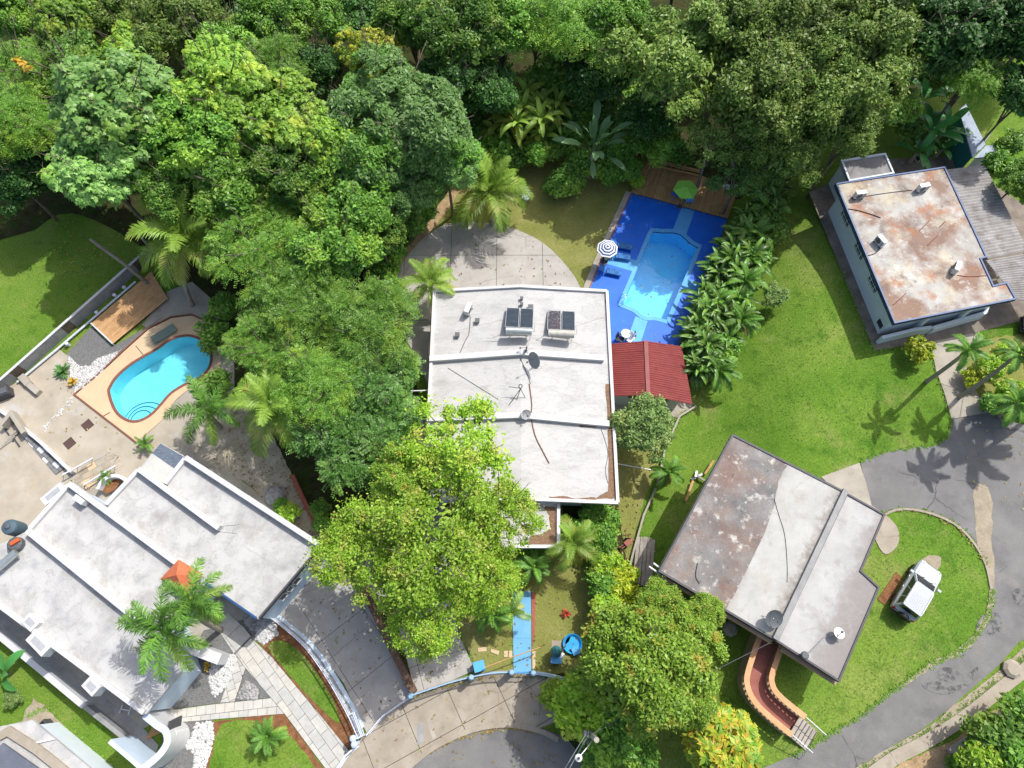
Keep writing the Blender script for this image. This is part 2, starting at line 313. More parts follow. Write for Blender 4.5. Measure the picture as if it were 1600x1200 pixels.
m_roofC = pm('stained_roof', k=.8, stops=[(.32, (.36, .345, .315)), (.6, (.56, .555, .525))], scale=.5, rough=.85, bump=.15, bscale=12, grain=.12,
             layers=[((.60, .53, .38), .38, .48, .60, .65), ((.25, .14, .095), .34, .46, .60, .85), ((.42, .19, .095), .6, .54, .66, .85), ((.20, .16, .14), .8, .56, .69, .8), ((.76, .75, .72), 1.5, .58, .7, .65), ((.45, .42, .38), 3.0, .6, .72, .6)])
m_roofD = pm('weathered_grey_roof', k=.76, stops=[(.3, (.15, .148, .148)), (.62, (.30, .29, .28))], scale=.6, rough=.9, bump=.25, bscale=12, grain=.18,
             layers=[((.24, .14, .105), .33, .42, .62, .75), ((.30, .22, .165), .9, .52, .68, .7), ((.62, .60, .55), 1.2, .56, .66, .9), ((.07, .07, .072), 1.8, .61, .7, .75), ((.6, .58, .55), 3.2, .62, .70, .8), ((.36, .34, .32), 6, .6, .7, .6)])
m_roofE = pm('white_painted_roof', k=0.66, stops=[(.3, (.58, .58, .55)), (.7, (.72, .715, .68))], scale=.7, rough=.8, bump=.12, grain=.06, layers=[((.42, .41, .38), 1.4, .58, .75, .5)])
m_roofF = pm('grey_white_roof', k=0.68, stops=[(.3, (.55, .54, .52)), (.7, (.70, .69, .67))], scale=.7, rough=.8, bump=.12, grain=.06, layers=[((.36, .34, .32), .55, .52, .64, .8), ((.19, .13, .11), .8, .60, .70, .8)])
m_rfill = pm('pale_yard_fill', [(.3, (.30, .26, .20)), (.7, (.46, .41, .33))], scale=1.2, rough=1, bump=.4, bscale=12, grain=.2, layers=[((.17, .13, .09), 1.4, .54, .68, .7), ((.55, .5, .43), 2.2, .6, .72, .6)])
m_greyroof = pm('dull_grey_roof', [(.3, (.17, .165, .17)), (.7, (.27, .265, .26))], scale=1.4, rough=.9, grain=.12)
m_membrane = pm('blue_black_membrane', [(.3, (.075, .10, .14)), (.7, (.13, .16, .2))], scale=2.5, rough=.7, layers=[((.42, .43, .44), 3.5, .62, .7, .8)], stretch=(1, 3, 1), rot=.6)
m_trimdark = plain('dark_trim', (.06, .06, .07), rough=.6)
m_trimblue = plain('dark_blue_trim', (.02, .07, .2), rough=.5)
m_litter = pm('leaf_litter', [(.35, (.13, .075, .045)), (.65, (.27, .17, .11))], scale=14, rough=1, bump=.9, bscale=26, grain=.35)
m_redmetal = pm('red_metal_sheet', k=.62, stops=[(.3, (.30, .06, .055)), (.7, (.38, .085, .078))], scale=1.2, rough=.5, bump=.03, grain=.05, layers=[((.48, .2, .18), 1.2, .66, .8, .5), ((.18, .04, .035), .8, .58, .72, .6)])
m_oldmetal = pm('rusted_roof_sheet', k=.74, stops=[(.3, (.30, .285, .27)), (.7, (.46, .45, .44))], scale=1.0, rough=.7, bump=.1, grain=.12, layers=[((.20, .16, .14), 1.3, .5, .66, .7), ((.62, .61, .60), 2.6, .66, .76, .6)])
m_wood = [pm('deck_wood_%s' % n, [(.3, a), (.7, b)], scale=2.2, rough=.75, bump=.15, bscale=14, grain=.18, stretch=(1, 1, 1)) for n, a, b in (('warm', (.36, .20, .075), (.48, .29, .125)), ('mid', (.39, .225, .09), (.52, .32, .15)), ('deep', (.32, .175, .07), (.44, .26, .115)))]
m_wood2 = [pm('pale_deck_wood_%s' % n, [(.3, a), (.7, b)], scale=2.2, rough=.75, bump=.15, bscale=14, grain=.15) for n, a, b in (('light', (.42, .24, .10), (.56, .34, .17)), ('mid', (.38, .215, .09), (.5, .30, .145)))]
m_grey_wood = pm('weathered_wood', [(.3, (.20, .175, .15)), (.7, (.36, .33, .29))], scale=2, grain=.2)
m_terra = pm('terracotta_tile', [(.3, (.24, .085, .065)), (.7, (.31, .12, .095))], scale=1.6, rough=.75, grain=.08)
m_orange = pm('orange_coping', [(.3, (.52, .27, .13)), (.7, (.62, .35, .19))], scale=1.8, rough=.8, grain=.08, layers=[((.36, .22, .13), 1.2, .58, .72, .6)])
m_tan = pm('tan_render', [(.3, (.28, .21, .14)), (.7, (.38, .29, .2))], scale=1.4, rough=.9, grain=.1)
m_brick = pm('red_brick_edge', [(.3, (.26, .075, .05)), (.7, (.36, .12, .085))], scale=4, grain=.15)
m_brownwall = pm('brown_wall', [(.3, (.11, .065, .045)), (.7, (.18, .11, .08))], scale=2, rough=.95, grain=.2, layers=[((.05, .05, .04), 1, .55, .7, .6)])
m_metal = plain('galvanised_metal', (.42, .44, .46), rough=.4, metal=.7)
m_steel = plain('brushed_tank_steel', (.5, .53, .52), rough=.35, metal=.75)
m_rusttank = pm('rusty_tank', [(.3, (.34, .33, .29)), (.7, (.48, .47, .43))], scale=3, rough=.6, metal=.2, layers=[((.22, .15, .1), 3, .55, .7, .6)])
m_collector = pm('solar_glass', [(.3, (.012, .02, .03)), (.7, (.035, .05, .065))], scale=2, rough=.12, bump=0, grain=0, spec=.6, layers=[((.2, .26, .3), 5, .66, .7, .5)], stretch=(.6, 2.2, 1))
m_collector2 = pm('cracked_solar_glass', [(.3, (.03, .03, .04)), (.7, (.07, .065, .08))], scale=2, rough=.3, bump=0, grain=0, layers=[((.32, .28, .3), 4, .55, .62, .8), ((.18, .09, .04), 2, .6, .68, .9)], stretch=(1.4, 2.2, 1))
m_black = plain('black_rubber', (.015, .015, .017), rough=.6)
m_dish = plain('grey_dish', (.33, .34, .36), rough=.55)
m_dishdark = plain('dark_dish', (.09, .10, .11), rough=.55)
m_ac = plain('ac_casing', (.62, .63, .63), rough=.55)
m_pipe = plain('white_pvc', (.7, .71, .72), rough=.45)
m_railwhite = plain('white_railing', (.56, .60, .68), rough=.45)
m_railblue = plain('pale_blue_railing', (.27, .42, .56), rough=.5)
m_gateblue = plain('bright_blue_plastic', (.03, .33, .66), rough=.35)
m_blue2 = plain('deep_blue_plastic', (.02, .16, .5), rough=.45)
m_teal = plain('teal_cover', (.03, .15, .17), rough=.45)
m_lime = pm('lime_fabric', [(.3, (.25, .58, .07)), (.7, (.31, .66, .10))], scale=1.5, rough=.8, bump=.05, grain=.03)
m_navy = plain('navy_stripe', (.03, .06, .18), rough=.8)
m_cloth = plain('white_fabric', (.74, .76, .78), rough=.8)
m_tealwall = plain('teal_wall', (.02, .16, .17), rough=.7)
m_bluegrey = pm('blue_grey_roof', [(.3, (.26, .32, .40)), (.7, (.36, .42, .5))], scale=1.5, rough=.7, grain=.08, layers=[((.16, .22, .3), .9, .55, .68, .6)])
m_bark = pm('bark', [(.3, (.10, .08, .06)), (.7, (.22, .18, .14))], scale=3, rough=.95, bump=.6, bscale=12, grain=.3)
m_palmbark = pm('palm_trunk', [(.3, (.22, .19, .15)), (.7, (.38, .34, .28))], scale=1, rough=.95, bump=.6, bscale=8, grain=.25, stretch=(1, 1, 9))
m_paver = [pm('paver_%s' % n, tuple(v*.84 for v in c), scale=2.5, rough=.9, grain=.09) for n, c in (('pale', (.55, .54, .50)), ('grey', (.50, .495, .47)), ('warm', (.57, .545, .49)))]
m_tileg = pm('grey_tile', (.17, .175, .18), scale=3, grain=.1)
m_carpaint = pm('silver_white_paint', [(.3, (.36, .39, .43)), (.7, (.40, .43, .47))], scale=2, rough=.22, bump=0, grain=0, spec=.6)
m_glass = plain('dark_glass', (.015, .02, .025), rough=.08, spec=.7)
m_redlamp = plain('red_lamp', (.35, .01, .012), rough=.3)
m_lamp = plain('lamp_glass', (.7, .72, .74), rough=.15)
m_window = plain('window_recess', (.03, .035, .045), rough=.25)
def water(name, tint, tr):
    m = bpy.data.materials.new(name); m.use_nodes = True; nt = m.node_tree; N = nt.nodes; N.remove(N['Principled BSDF'])
    t = N.new('ShaderNodeBsdfTransparent'); t.inputs[0].default_value = (*tint, 1); g = N.new('ShaderNodeBsdfGlossy'); g.inputs['Roughness'].default_value = .04
    lw = N.new('ShaderNodeFresnel'); lw.inputs[0].default_value = 1.33; mx = N.new('ShaderNodeMixShader')
    n = N.new('ShaderNodeTexNoise'); n.inputs['Scale'].default_value = 2.2; n.inputs['Detail'].default_value = 3
    tc = N.new('ShaderNodeTexCoord'); nt.links.new(tc.outputs['Object'], n.inputs['Vector'])
    b = N.new('ShaderNodeBump'); b.inputs['Strength'].default_value = .25; b.inputs['Distance'].default_value = .05; nt.links.new(n.outputs[0], b.inputs['Height'])
    nt.links.new(b.outputs[0], g.inputs['Normal']); nt.links.new(b.outputs[0], lw.inputs['Normal'])
    nt.links.new(lw.outputs[0], mx.inputs[0]); nt.links.new(t.outputs[0], mx.inputs[1]); nt.links.new(g.outputs[0], mx.inputs[2])
    nt.links.new(mx.outputs[0], N['Material Output'].inputs[0]); return m
m_water = water('pool_water', (.70, .94, 1.0), .9); m_water2 = water('pool_water_pale', (.60, .89, .93), .9)
# foliage
m_thin = None
m_broad = leafmat('leaf_broad', [(0, (.034, .088, .012)), (.5, (.072, .15, .020)), (1, (.13, .215, .036))], (.16, .23, .035), .48, .68, val=.33)
m_pale = leafmat('leaf_pale', [(0, (.07, .15, .035)), (.5, (.13, .235, .06)), (1, (.22, .34, .11))], (.20, .30, .05), .55, .7, rough=.42)
m_mango = leafmat('leaf_mango', [(0, (.055, .105, .03)), (.6, (.09, .16, .045)), (1, (.13, .205, .065))], (.10, .20, .03), .52, .66, rough=.5)
m_feather = leafmat('leaf_feather', [(0, (.045, .11, .012)), (.5, (.085, .165, .022)), (1, (.145, .24, .038))], (.17, .24, .03), .52, .7, patch=.5)
m_dfeather = leafmat('leaf_dark_feather', [(0, (.025, .065, .013)), (.5, (.048, .10, .02)), (1, (.08, .15, .034))], (.09, .15, .028), .55, .7)
m_olive = leafmat('leaf_olive', [(0, (.045, .08, .012)), (.5, (.085, .13, .024)), (1, (.15, .195, .05))], (.15, .18, .045), .5, .68, patch=.6)
m_ylw = leafmat('leaf_yellow_green', [(0, (.06, .13, .014)), (.5, (.115, .195, .022)), (1, (.19, .27, .04))], (.24, .27, .03), .52, .70, patch=.55)
m_limeleaf = leafmat('leaf_lime', [(0, (.095, .175, .012)), (.5, (.165, .26, .022)), (1, (.255, .345, .045))], (.26, .25, .055), .53, .68, patch=.6)
m_autumn = leafmat('leaf_autumn', [(0, (.075, .13, .014)), (.5, (.135, .21, .024)), (1, (.21, .28, .042))], (.31, .21, .045), .56, .70, patch=.8)
m_dark = leafmat('leaf_dark', [(0, (.018, .055, .011)), (.5, (.036, .09, .02)), (1, (.07, .135, .032))])
m_greyg = leafmat('leaf_grey_green', [(0, (.06, .10, .03)), (.5, (.11, .16, .05)), (1, (.18, .23, .085))], (.2, .22, .08), .55, .7)
m_flower = leafmat('leaf_yellow_flower', [(0, (.10, .15, .02)), (.5, (.36, .28, .02)), (1, (.5, .36, .03))], (.09, .16, .02), .45, .6, patch=.8)
m_yb = leafmat('leaf_bright_yellow', [(0, (.13, .18, .012)), (.5, (.26, .28, .016)), (1, (.36, .35, .04))], (.14, .22, .02), .55, .68, patch=1.5)
m_croton = leafmat('leaf_croton', [(0, (.10, .17, .015)), (.45, (.23, .26, .02)), (.8, (.36, .25, .03)), (1, (.36, .15, .03))], (.10, .18, .02), .5, .64, patch=.8)
m_orangeleaf = leafmat('leaf_orange', [(0, (.34, .13, .02)), (.5, (.46, .19, .025)), (1, (.5, .3, .06))])
m_redleaf = leafmat('leaf_red', [(0, (.15, .02, .015)), (1, (.32, .05, .03))])
m_frond = leafmat('frond_green', [(0, (.10, .16, .022)), (1, (.15, .21, .038))], (.20, .21, .05), .55, .72, trans=.35, val=.3, patch=.8)
m_frondy = leafmat('frond_yellow', [(0, (.19, .20, .03)), (1, (.25, .24, .05))], (.23, .17, .06), .5, .68, trans=.3, val=.3, patch=.8)
m_frondd = leafmat('frond_dark', [(0, (.05, .11, .018)), (1, (.085, .165, .03))], (.11, .19, .03), .5, .68, trans=.3, val=.3, patch=.8)
m_deadfrond = leafmat('frond_dead', [(0, (.13, .08, .035)), (1, (.20, .13, .06))], trans=.15, rough=.8)
m_banana = leafmat('banana_leaf', [(0, (.035, .12, .03)), (1, (.05, .16, .045))], (.08, .19, .05), .5, .7, trans=.3, rough=.35)
m_trav = leafmat('travellers_leaf', [(0, (.07, .125, .06)), (1, (.11, .17, .09))], trans=.3, rough=.4)
m_drac = leafmat('dracaena_leaf', [(0, (.03, .078, .012)), (1, (.06, .12, .02))], (.16, .185, .038), .52, .66, trans=.25, rough=.38, val=.65, patch=1.2)
m_agave = leafmat('agave_leaf', [(0, (.05, .11, .035)), (1, (.08, .16, .05))], rough=.4)
# ================================================================ ground with two pool pits
POOL_R = [(1021, 357), (1034.5, 358), (1049.5, 358), (1064.5, 361), (1075, 369), (1084, 377), (1093.5, 382.5), (1095, 388), (1072, 445), (1049.5, 497), (1047, 504), (1042, 506), (1036, 504.5), (1024, 501), (1013.5, 501), (1003, 499), (994, 492), (989, 488), (979, 483.5), (968.5, 479), (967, 473), (985, 430), (1012, 364)]
POOL_L = [(168, 614), (171, 602), (181, 587), (200, 570), (222, 556), (245, 543), (262, 531), (280, 524), (300, 523), (319, 532), (331, 549), (330, 572), (315, 590), (290, 602), (268, 616), (252, 634), (236, 650), (215, 660), (195, 657), (178, 642)]
ZR, ZL = .14, .10
def outline(px, z, n=3): return [(v.x, v.y) for v in q(cr(px, n, True), z)]
oR = outline(POOL_R, ZR, 3); oL = outline(POOL_L, ZL, 4)
iR = inset(oR, .34); iL = inset(oL, .20)
def rect_of(o, m, g=1.5):
    xs = [p[0] for p in o]; ys = [p[1] for p in o]
    return math.floor((min(xs)-m)/g)*g, math.ceil((max(xs)+m)/g)*g, math.floor((min(ys)-m)/g)*g, math.ceil((max(ys)+m)/g)*g
rects = [rect_of(oR, .3), rect_of(oL, .3)]
core = [i*1.5 for i in range(-46, 47)]; ycore = [i*1.5 for i in range(-10, 54)]
far = [80, 100, 140, 200, 300, 450]
gx = [-a for a in far[::-1]]+core+far; gy = [-450, -300, -200, -120, -70, -40, -25]+ycore+[90, 110, 150, 220, 320, 450]
gb = MB(); nx = len(gx)
gb.v = [(x, y, ground_z(x, y)) for y in gy for x in gx]
for j in range(len(gy)-1):
    for i in range(nx-1):
        cx, cy = (gx[i]+gx[i+1])/2, (gy[j]+gy[j+1])/2
        if any(r[0] < cx < r[1] and r[2] < cy < r[3] for r in rects): continue
        gb.f.append((j*nx+i, j*nx+i+1, (j+1)*nx+i+1, (j+1)*nx+i))
for r, o in zip(rects, (oR, oL)):
    gb.fillpoly([[(r[0], r[2], 0), (r[1], r[2], 0), (r[1], r[3], 0), (r[0], r[3], 0)], [(x, y, 0) for x, y in inset(o, .08)]])
gb.make('ground', m_grass, kind='structure')
def pool(nm, o, inn, zt, zw, zb, cmat, inmat, wmat, line):
    st = bpy.data.objects.new(nm, None); COL.objects.link(st); st['kind'] = 'structure'
    b = MB(); n = len(o)
    b.fillpoly([[(x, y, zt+.035) for x, y in o], [(x, y, zt+.035) for x, y in inn]])
    for ring, a, c in ((o, zt-.1, zt+.035), (inn, zt+.035, zt-.06)):
        k = len(b.v); b.v += [(x, y, a) for x, y in ring]+[(x, y, c) for x, y in ring]
        b.f += [(k+i, k+(i+1) % n, k+n+(i+1) % n, k+n+i) for i in range(n)]
    b.make('coping', cmat, st)
    b = MB(); b.v = [(x, y, zt+.0) for x, y in inn]+[(x, y, zb) for x, y in inn]
    b.f = [(i, n+i, n+(i+1) % n, (i+1) % n) for i in range(n)]; b.fillpoly([[(x, y, zb) for x, y in inn]]); b.make('basin', inmat, st)
    if line:
        t = inset(inn, .006); b = MB(); b.v = [(x, y, zt-.02) for x, y in t]+[(x, y, zt-.16) for x, y in t]
        b.f = [(i, n+i, n+(i+1) % n, (i+1) % n) for i in range(n)]; b.make('waterline_tile', line, st)
    MB().fillpoly([[(x, y, zw) for x, y in inset(inn, .003)]]).make('water', wmat, st)
    return st
pr = pool('pool', oR, iR, ZR, -.05, -1.5, m_pathblue, m_poolin, m_water, m_line)
pl = pool('pool', oL, iL, ZL, .0, -1.4, m_cop, m_poolin2, m_water2, None)
# blue paint deck round the right pool
dk = [(984, 301), (1136, 342), (1118, 395), (1098, 448), (1076, 500), (1058, 552), (938, 552), (914, 462)]
MB().fillpoly([[tuple(v) for v in q(dk, ZR)], [(x, y, ZR) for x, y in inset(oR, .05)]]).make('pool_deck', m_deckblue, kind='structure')
for pts in ([(1065, 324), (1085.5, 329.5), (1072.5, 366), (1051.5, 358)], [(949, 397), (998, 407.5), (989, 424), (940, 410)], [(993, 494), (1012, 501.5), (1001, 536), (978, 536)], [(1076, 436), (1096, 443), (1089, 459), (1068, 451)]):
    sheet('painted_path', pts, ZR+.012, m_pathblue)
MB().wall(q([(981.5, 302), (957, 355), (932, 410), (911, 462)]), .45, -.02, .22).make('kerb', m_conc, kind='structure')
MB().wall(q([(986.5, 303), (962, 356), (937, 411), (917, 462)]), .08, .0, .19).make('kerb', m_brick, kind='structure')
# ---- forest floor, lawns, beds
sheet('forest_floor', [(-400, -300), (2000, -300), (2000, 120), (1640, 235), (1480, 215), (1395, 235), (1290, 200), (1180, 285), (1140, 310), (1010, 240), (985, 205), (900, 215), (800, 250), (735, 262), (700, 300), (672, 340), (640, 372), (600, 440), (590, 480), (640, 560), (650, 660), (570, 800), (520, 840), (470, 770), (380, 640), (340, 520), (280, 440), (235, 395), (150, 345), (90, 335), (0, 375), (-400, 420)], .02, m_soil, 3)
sheet('back_lawn', [(735, 262), (800, 250), (900, 225), (985, 250), (1000, 270), (985, 300), (940, 400), (912, 460), (640, 470), (600, 478), (606, 440), (650, 372), (705, 330), (715, 290)], .035, m_yard, 2, rag=2.6)
sheet('front_lawn', [(728, 880), (790, 870), (880, 870), (935, 900), (945, 960), (930, 1050), (735, 1056), (716, 990), (700, 930)], .035, m_yard, rag=2.6)
sheet('side_yard', [(950, 690), (1062, 610), (1050, 660), (1005, 790), (985, 870), (965, 930), (935, 900), (940, 800)], .03, m_yard, rag=2.6)
sheet('side_soil', [(878, 790), (966, 790), (975, 860), (990, 940), (960, 990), (930, 940), (925, 880), (880, 870)], .04, m_soil, rag=2.6)
sheet('lawn_patch', [(520, 812), (570, 790), (600, 860), (560, 900), (548, 850)], .06, m_yard, rag=2.6)
sheet('dry_bank', [(590, 450), (625, 400), (660, 360), (700, 300), (735, 270), (700, 330), (655, 380), (615, 440), (604, 480), (585, 478)], .045, m_dirt, rag=2.6)
# ---- back driveway (fan of concrete), then down the side of the house to the front
DR = [(597, 482), (604, 455), (622, 422), (648, 387), (678, 360), (713, 348), (757, 349), (800, 357), (845, 378), (880, 410), (903, 442), (912, 470), (912, 700), (680, 700), (668, 600), (640, 540), (612, 502)]
drv = sheet('driveway', cr(DR[:12], 4)+DR[12:], .05, m_joint)
pieces(drv, 'slab', q(cr(DR[:12], 4)+DR[12:], .0), R(0), 3.9, 6.2, .04, .075, [m_drive], .035, org=(-5.2, 20))
FD = [(640, 640), (690, 640), (700, 900), (717, 992), (742, 1047), (700, 1066), (646, 1085), (632, 1050), (606, 985), (588, 925), (560, 900), (600, 830), (620, 720)]
fdr = sheet('front_driveway', FD, .055, m_joint)
pieces(fdr, 'slab', q(FD), R(18), 4.2, 3.6, .045, .08, [m_drive], .03)
LD = [(458, 930), (505, 855), (545, 905), (578, 950), (606, 1005), (634, 1060), (646, 1086), (612, 1108), (575, 1148), (560, 1118), (538, 1068), (508, 1030), (480, 1004), (450, 980), (426, 962)]
ldr = sheet('neighbour_driveway', LD, .055, m_joint)
pieces(ldr, 'slab', q(LD), R(-52), 3.8, 3.4, .045, .08, [m_drive], .03)
sheet('planted_strip', [(592, 930), (612, 935), (625, 990), (647, 1075), (640, 1082), (606, 1000)], .085, m_soil)
sheet('side_passage', [(300, 690), (318, 640), (400, 630), (470, 770), (520, 850), (505, 868), (440, 800), (380, 750), (300, 715)], .045, m_rfill, rag=2)
# ---- cul-de-sac, sidewalk and kerb
sheet('road', [(540, 1260), (638, 1188), (668, 1166), (704, 1148), (750, 1134), (795, 1129), (844, 1138), (890, 1158), (915, 1205), (950, 1280), (900, 1500), (600, 1500)], .03, m_asph, 3)
SW = [(566, 1152), (598, 1116), (644, 1086), (700, 1068), (750, 1056), (800, 1050), (862, 1054), (878, 1100), (868, 1128), (842, 1138), (795, 1128), (748, 1133), (708, 1147), (672, 1166), (640, 1192), (590, 1245), (500, 1245)]
swk = sheet('sidewalk', SW, .05, m_joint)
pieces(swk, 'paving_slab', q(SW), R(27), 3.1, 2.3, .06, .12, [m_walk], .035)
kb = cr([(585, 1250), (642, 1196), (676, 1169), (710, 1151), (749, 1137.5), (795, 1132.5), (844, 1142), (872, 1156)], 4)
for a in range(0, len(kb)-1, 3):
    MB().wall(q(kb[a:a+4]), .32, .0, .14).make('kerb', m_walk, kind='structure')
sheet('verge', [(862, 1054), (930, 1040), (1010, 1110), (1100, 1230), (1000, 1300), (950, 1240), (915, 1190), (880, 1150)], .035, m_soil, rag=2.6)
sheet('concrete_apron', [(960, 1165), (1015, 1160), (1050, 1230), (990, 1260)], .06, m_conc)
# ---- right-hand road on the terrace
RD = [(1345, 722), (1362, 713), (1390, 705), (1425, 700), (1460, 695), (1480, 684), (1487, 660), (1484, 640), (1560, 640), (1900, 600), (1900, 1000), (1640, 985), (1592, 1003), (1560, 1040), (1520, 1075), (1480, 1110), (1440, 1140), (1395, 1165), (1340, 1200), (1280, 1250), (1100, 1280), (1180, 1205), (1235, 1182), (1290, 1152), (1345, 1118), (1398, 1076), (1450, 1040), (1492, 1022), (1520, 1000), (1544, 962), (1551, 920), (1542, 880), (1521, 843), (1490, 815), (1445, 797), (1405, 793), (1378, 802), (1360, 790), (1352, 757)]
sheet('road', RD, PL+.03, m_asph)
sheet('sandy_verge', [(1522, 765), (1536, 757), (1550, 778), (1551, 860), (1554, 920), (1547, 966), (1523, 1001), (1494, 1025), (1452, 1044), (1422, 1066), (1404, 1074), (1450, 1038), (1490, 1019), (1516, 997), (1540, 960), (1547, 920), (1538, 878), (1526, 845)], PL+.045, m_sand, 2, rag=2.6)
sheet('sandy_verge', [(1640, 985), (1600, 1012), (1575, 1036), (1540, 1064), (1500, 1096), (1452, 1134), (1400, 1164), (1330, 1205), (1300, 1240), (1330, 1240), (1400, 1192), (1500, 1132), (1560, 1086), (1640, 1020)], PL+.04, m_sand, 0, rag=2.2)
for k, pts in enumerate(([(1525, 985), (1535, 962), (1556, 955), (1566, 980), (1548, 995)], [(1462, 1052), (1478, 1042), (1498, 1050), (1506, 1062), (1485, 1068)], [(1582, 925), (1596, 918), (1600, 945), (1588, 943)], [(1440, 1068), (1500, 1060), (1530, 1040), (1510, 1075), (1470, 1085)])):
    sheet('cracked_patch', pts, PL+.036+.004*k, m_crack, 3)
MB().wall(q(cr([(1378, 806), (1405, 796), (1445, 800), (1489, 818), (1518, 845), (1539, 881), (1548, 921)], 4), PL), .16, PL-.02, PL+.09).make('kerb', m_walk, kind='structure')
gut = cr([(1340, 1225), (1395, 1185), (1440, 1162), (1500, 1125), (1560, 1078), (1620, 1030)], 3)
for a in range(0, len(gut)-1, 3):
    MB().wall(q(gut[a:a+4], PL), .75, PL-.1, PL+.12).make('gutter_kerb', m_walk, kind='structure')
MB().wall(q([(1480, 1174), (1520, 1148), (1560, 1118), (1625, 1066)], PL), .32, PL-.1, PL+.3).make('low_wall', m_conc, kind='structure')
sheet('dry_bank', [(1395, 1200), (1500, 1150), (1560, 1105), (1640, 1050), (1900, 1000), (1900, 1300), (1380, 1300)], PL+.02, m_dirt, rag=2.6)
# ---- house two concrete path and drive
AP = [(1264, 300), (1296, 286), (1330, 250), (1480, 245), (1700, 380), (1700, 510), (1600, 500), (1530, 518), (1465, 533), (1385, 545), (1366, 548)]
sheet('concrete_path', AP, PL+.04, m_path)
HD = [(1453, 535), (1525, 520), (1545, 545), (1575, 640), (1486, 655), (1475, 615), (1462, 580)]
hd = sheet('house_drive', HD, PL+.05, m_joint)
pieces(hd, 'slab', q(HD, PL), R(-22), 3.0, 3.2, PL+.045, PL+.085, [m_conc], .03)
sheet('garden_bed', [(1500, 545), (1545, 530), (1640, 515), (1700, 640), (1575, 660), (1530, 620)], PL+.09, m_yard, rag=2.6)
# ---- house three surroundings
sheet('concrete_ramp', [(1283, 745), (1343, 723), (1354, 757), (1362, 790), (1378, 800), (1330, 790)], PL+.05, m_conc)
sheet('pale_pad', [(1372, 800), (1388, 808), (1403, 826), (1404, 848), (1393, 862), (1380, 864), (1366, 835)], PL+.055, m_walk, 3)
sheet('tyre_track', [(1400, 894), (1411, 904), (1383, 946), (1371, 936)], PL+.04, m_mulch)
sheet('tyre_track', [(1447, 930), (1452, 937), (1424, 972), (1417, 966)], PL+.04, m_mulch)
sheet('bare_patch', [(1428, 885), (1450, 868), (1470, 872), (1465, 890), (1440, 900)], PL+.03, m_sand, 3, rag=2.6)
# ---- left garden: terrace, pool surround, gravel
TR = [(-60, 640), (22, 600), (92, 545), (122, 570), (150, 590), (118, 617), (215, 692), (260, 640), (320, 630), (330, 690), (250, 700), (200, 745), (165, 775), (118, 745), (100, 735), (34, 672), (0, 668)]
sheet('terrace', TR, .055, m_terr)
LT = [(-60, 640), (0, 655), (34, 676), (88, 735), (112, 755), (45, 835), (0, 860), (-60, 800)]
sheet('lower_patio', LT, .05, m_terr)
MB().fillpoly([[tuple(v) for v in q([(117.5, 617), (150, 590), (195, 548), (232, 515), (268, 497), (300, 493), (328, 506), (348, 540), (342, 582), (305, 600), (275, 624), (262, 642), (256, 646), (258, 652), (214, 691)], ZL)], [(x, y, ZL) for x, y in inset(oL, .05)]]).make('pool_surround', m_peach, kind='structure')
MB().wall(q([(214, 692), (117, 617), (150, 589), (195, 547), (232, 514), (268, 496), (300, 492), (329, 505)]), .12, .05, .14).make('kerb', m_cop, kind='structure')
MB().wall(q([(173, 645), (161, 652)]), .08, ZL, ZL+.02).make('joint', m_cop, kind='structure')
MB().wall(q([(227, 558), (213, 541)]), .05, ZL, ZL+.012).make('joint', m_joint, kind='structure')
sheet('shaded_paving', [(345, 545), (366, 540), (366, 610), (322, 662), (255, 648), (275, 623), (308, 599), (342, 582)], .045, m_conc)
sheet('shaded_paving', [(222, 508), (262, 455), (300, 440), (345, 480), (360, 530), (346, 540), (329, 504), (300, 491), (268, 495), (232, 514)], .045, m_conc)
sheet('slate_bed', [(105, 552), (143, 510), (176, 542), (240, 505), (262, 490), (230, 514), (190, 548), (150, 560), (141, 571), (124, 572)], .065, m_slate)
sheet('gravel_bed', [(105, 552), (124, 572), (141, 571), (150, 560), (190, 546), (155, 587), (117, 617), (110, 595)], .07, m_gstone)
# ---- left front garden
sheet('mulch', [(396, 996), (430, 965), (470, 990), (510, 1040), (545, 1100), (566, 1152), (545, 1172), (500, 1118), (426, 1028)], .05, m_mulch, rag=1.4)
sheet('front_grass', [(418, 1010), (440, 1000), (470, 1020), (500, 1060), (525, 1105), (530, 1130), (515, 1120), (480, 1085), (440, 1040)], .07, m_grass, 2, rag=1.4)
sheet('mulch', [(332, 1128), (440, 1113), (470, 1150), (515, 1215), (500, 1260), (320, 1260), (325, 1180)], .05, m_mulch, rag=1.4)
sheet('front_grass', [(345, 1132), (400, 1126), (418, 1150), (455, 1150), (500, 1215), (480, 1260), (325, 1260), (332, 1180)], .07, m_grass, 2, rag=1.4)
sheet('slate_bed', [(318, 985), (360, 975), (400, 960), (440, 975), (430, 995), (396, 996), (368, 1024), (345, 1098), (270, 1108), (262, 1090), (290, 1040)], .045, m_slate)
sheet('slate_bed', [(384, 1045), (424, 1090), (367, 1096)], .045, m_slate)
sheet('slate_bed', [(268, 1128), (332, 1124), (330, 1180), (318, 1260), (230, 1260), (240, 1190)], .045, m_slate)
MP = [(393, 997), (369, 1022), (384, 1043), (424, 1090), (446, 1116), (520, 1215), (575, 1215), (545, 1172), (501, 1118), (465, 1075), (426, 1028)]
def pav(pts, ang, w, h, org=None):
    s = sheet('garden_path', pts, .055, m_joint); pieces(s, 'paver', q(pts), ang, w, h, .05, .09, m_paver, .025, .5, .003)
pav(MP, R(-48), 1.15, .62)
pav([(371, 1027), (384, 1044), (367, 1096), (345, 1098)], R(-67), .62, .58)
pav([(345, 1099), (367, 1097), (424, 1091), (444, 1115), (270, 1129), (266, 1110)], R(6), .62, .58)
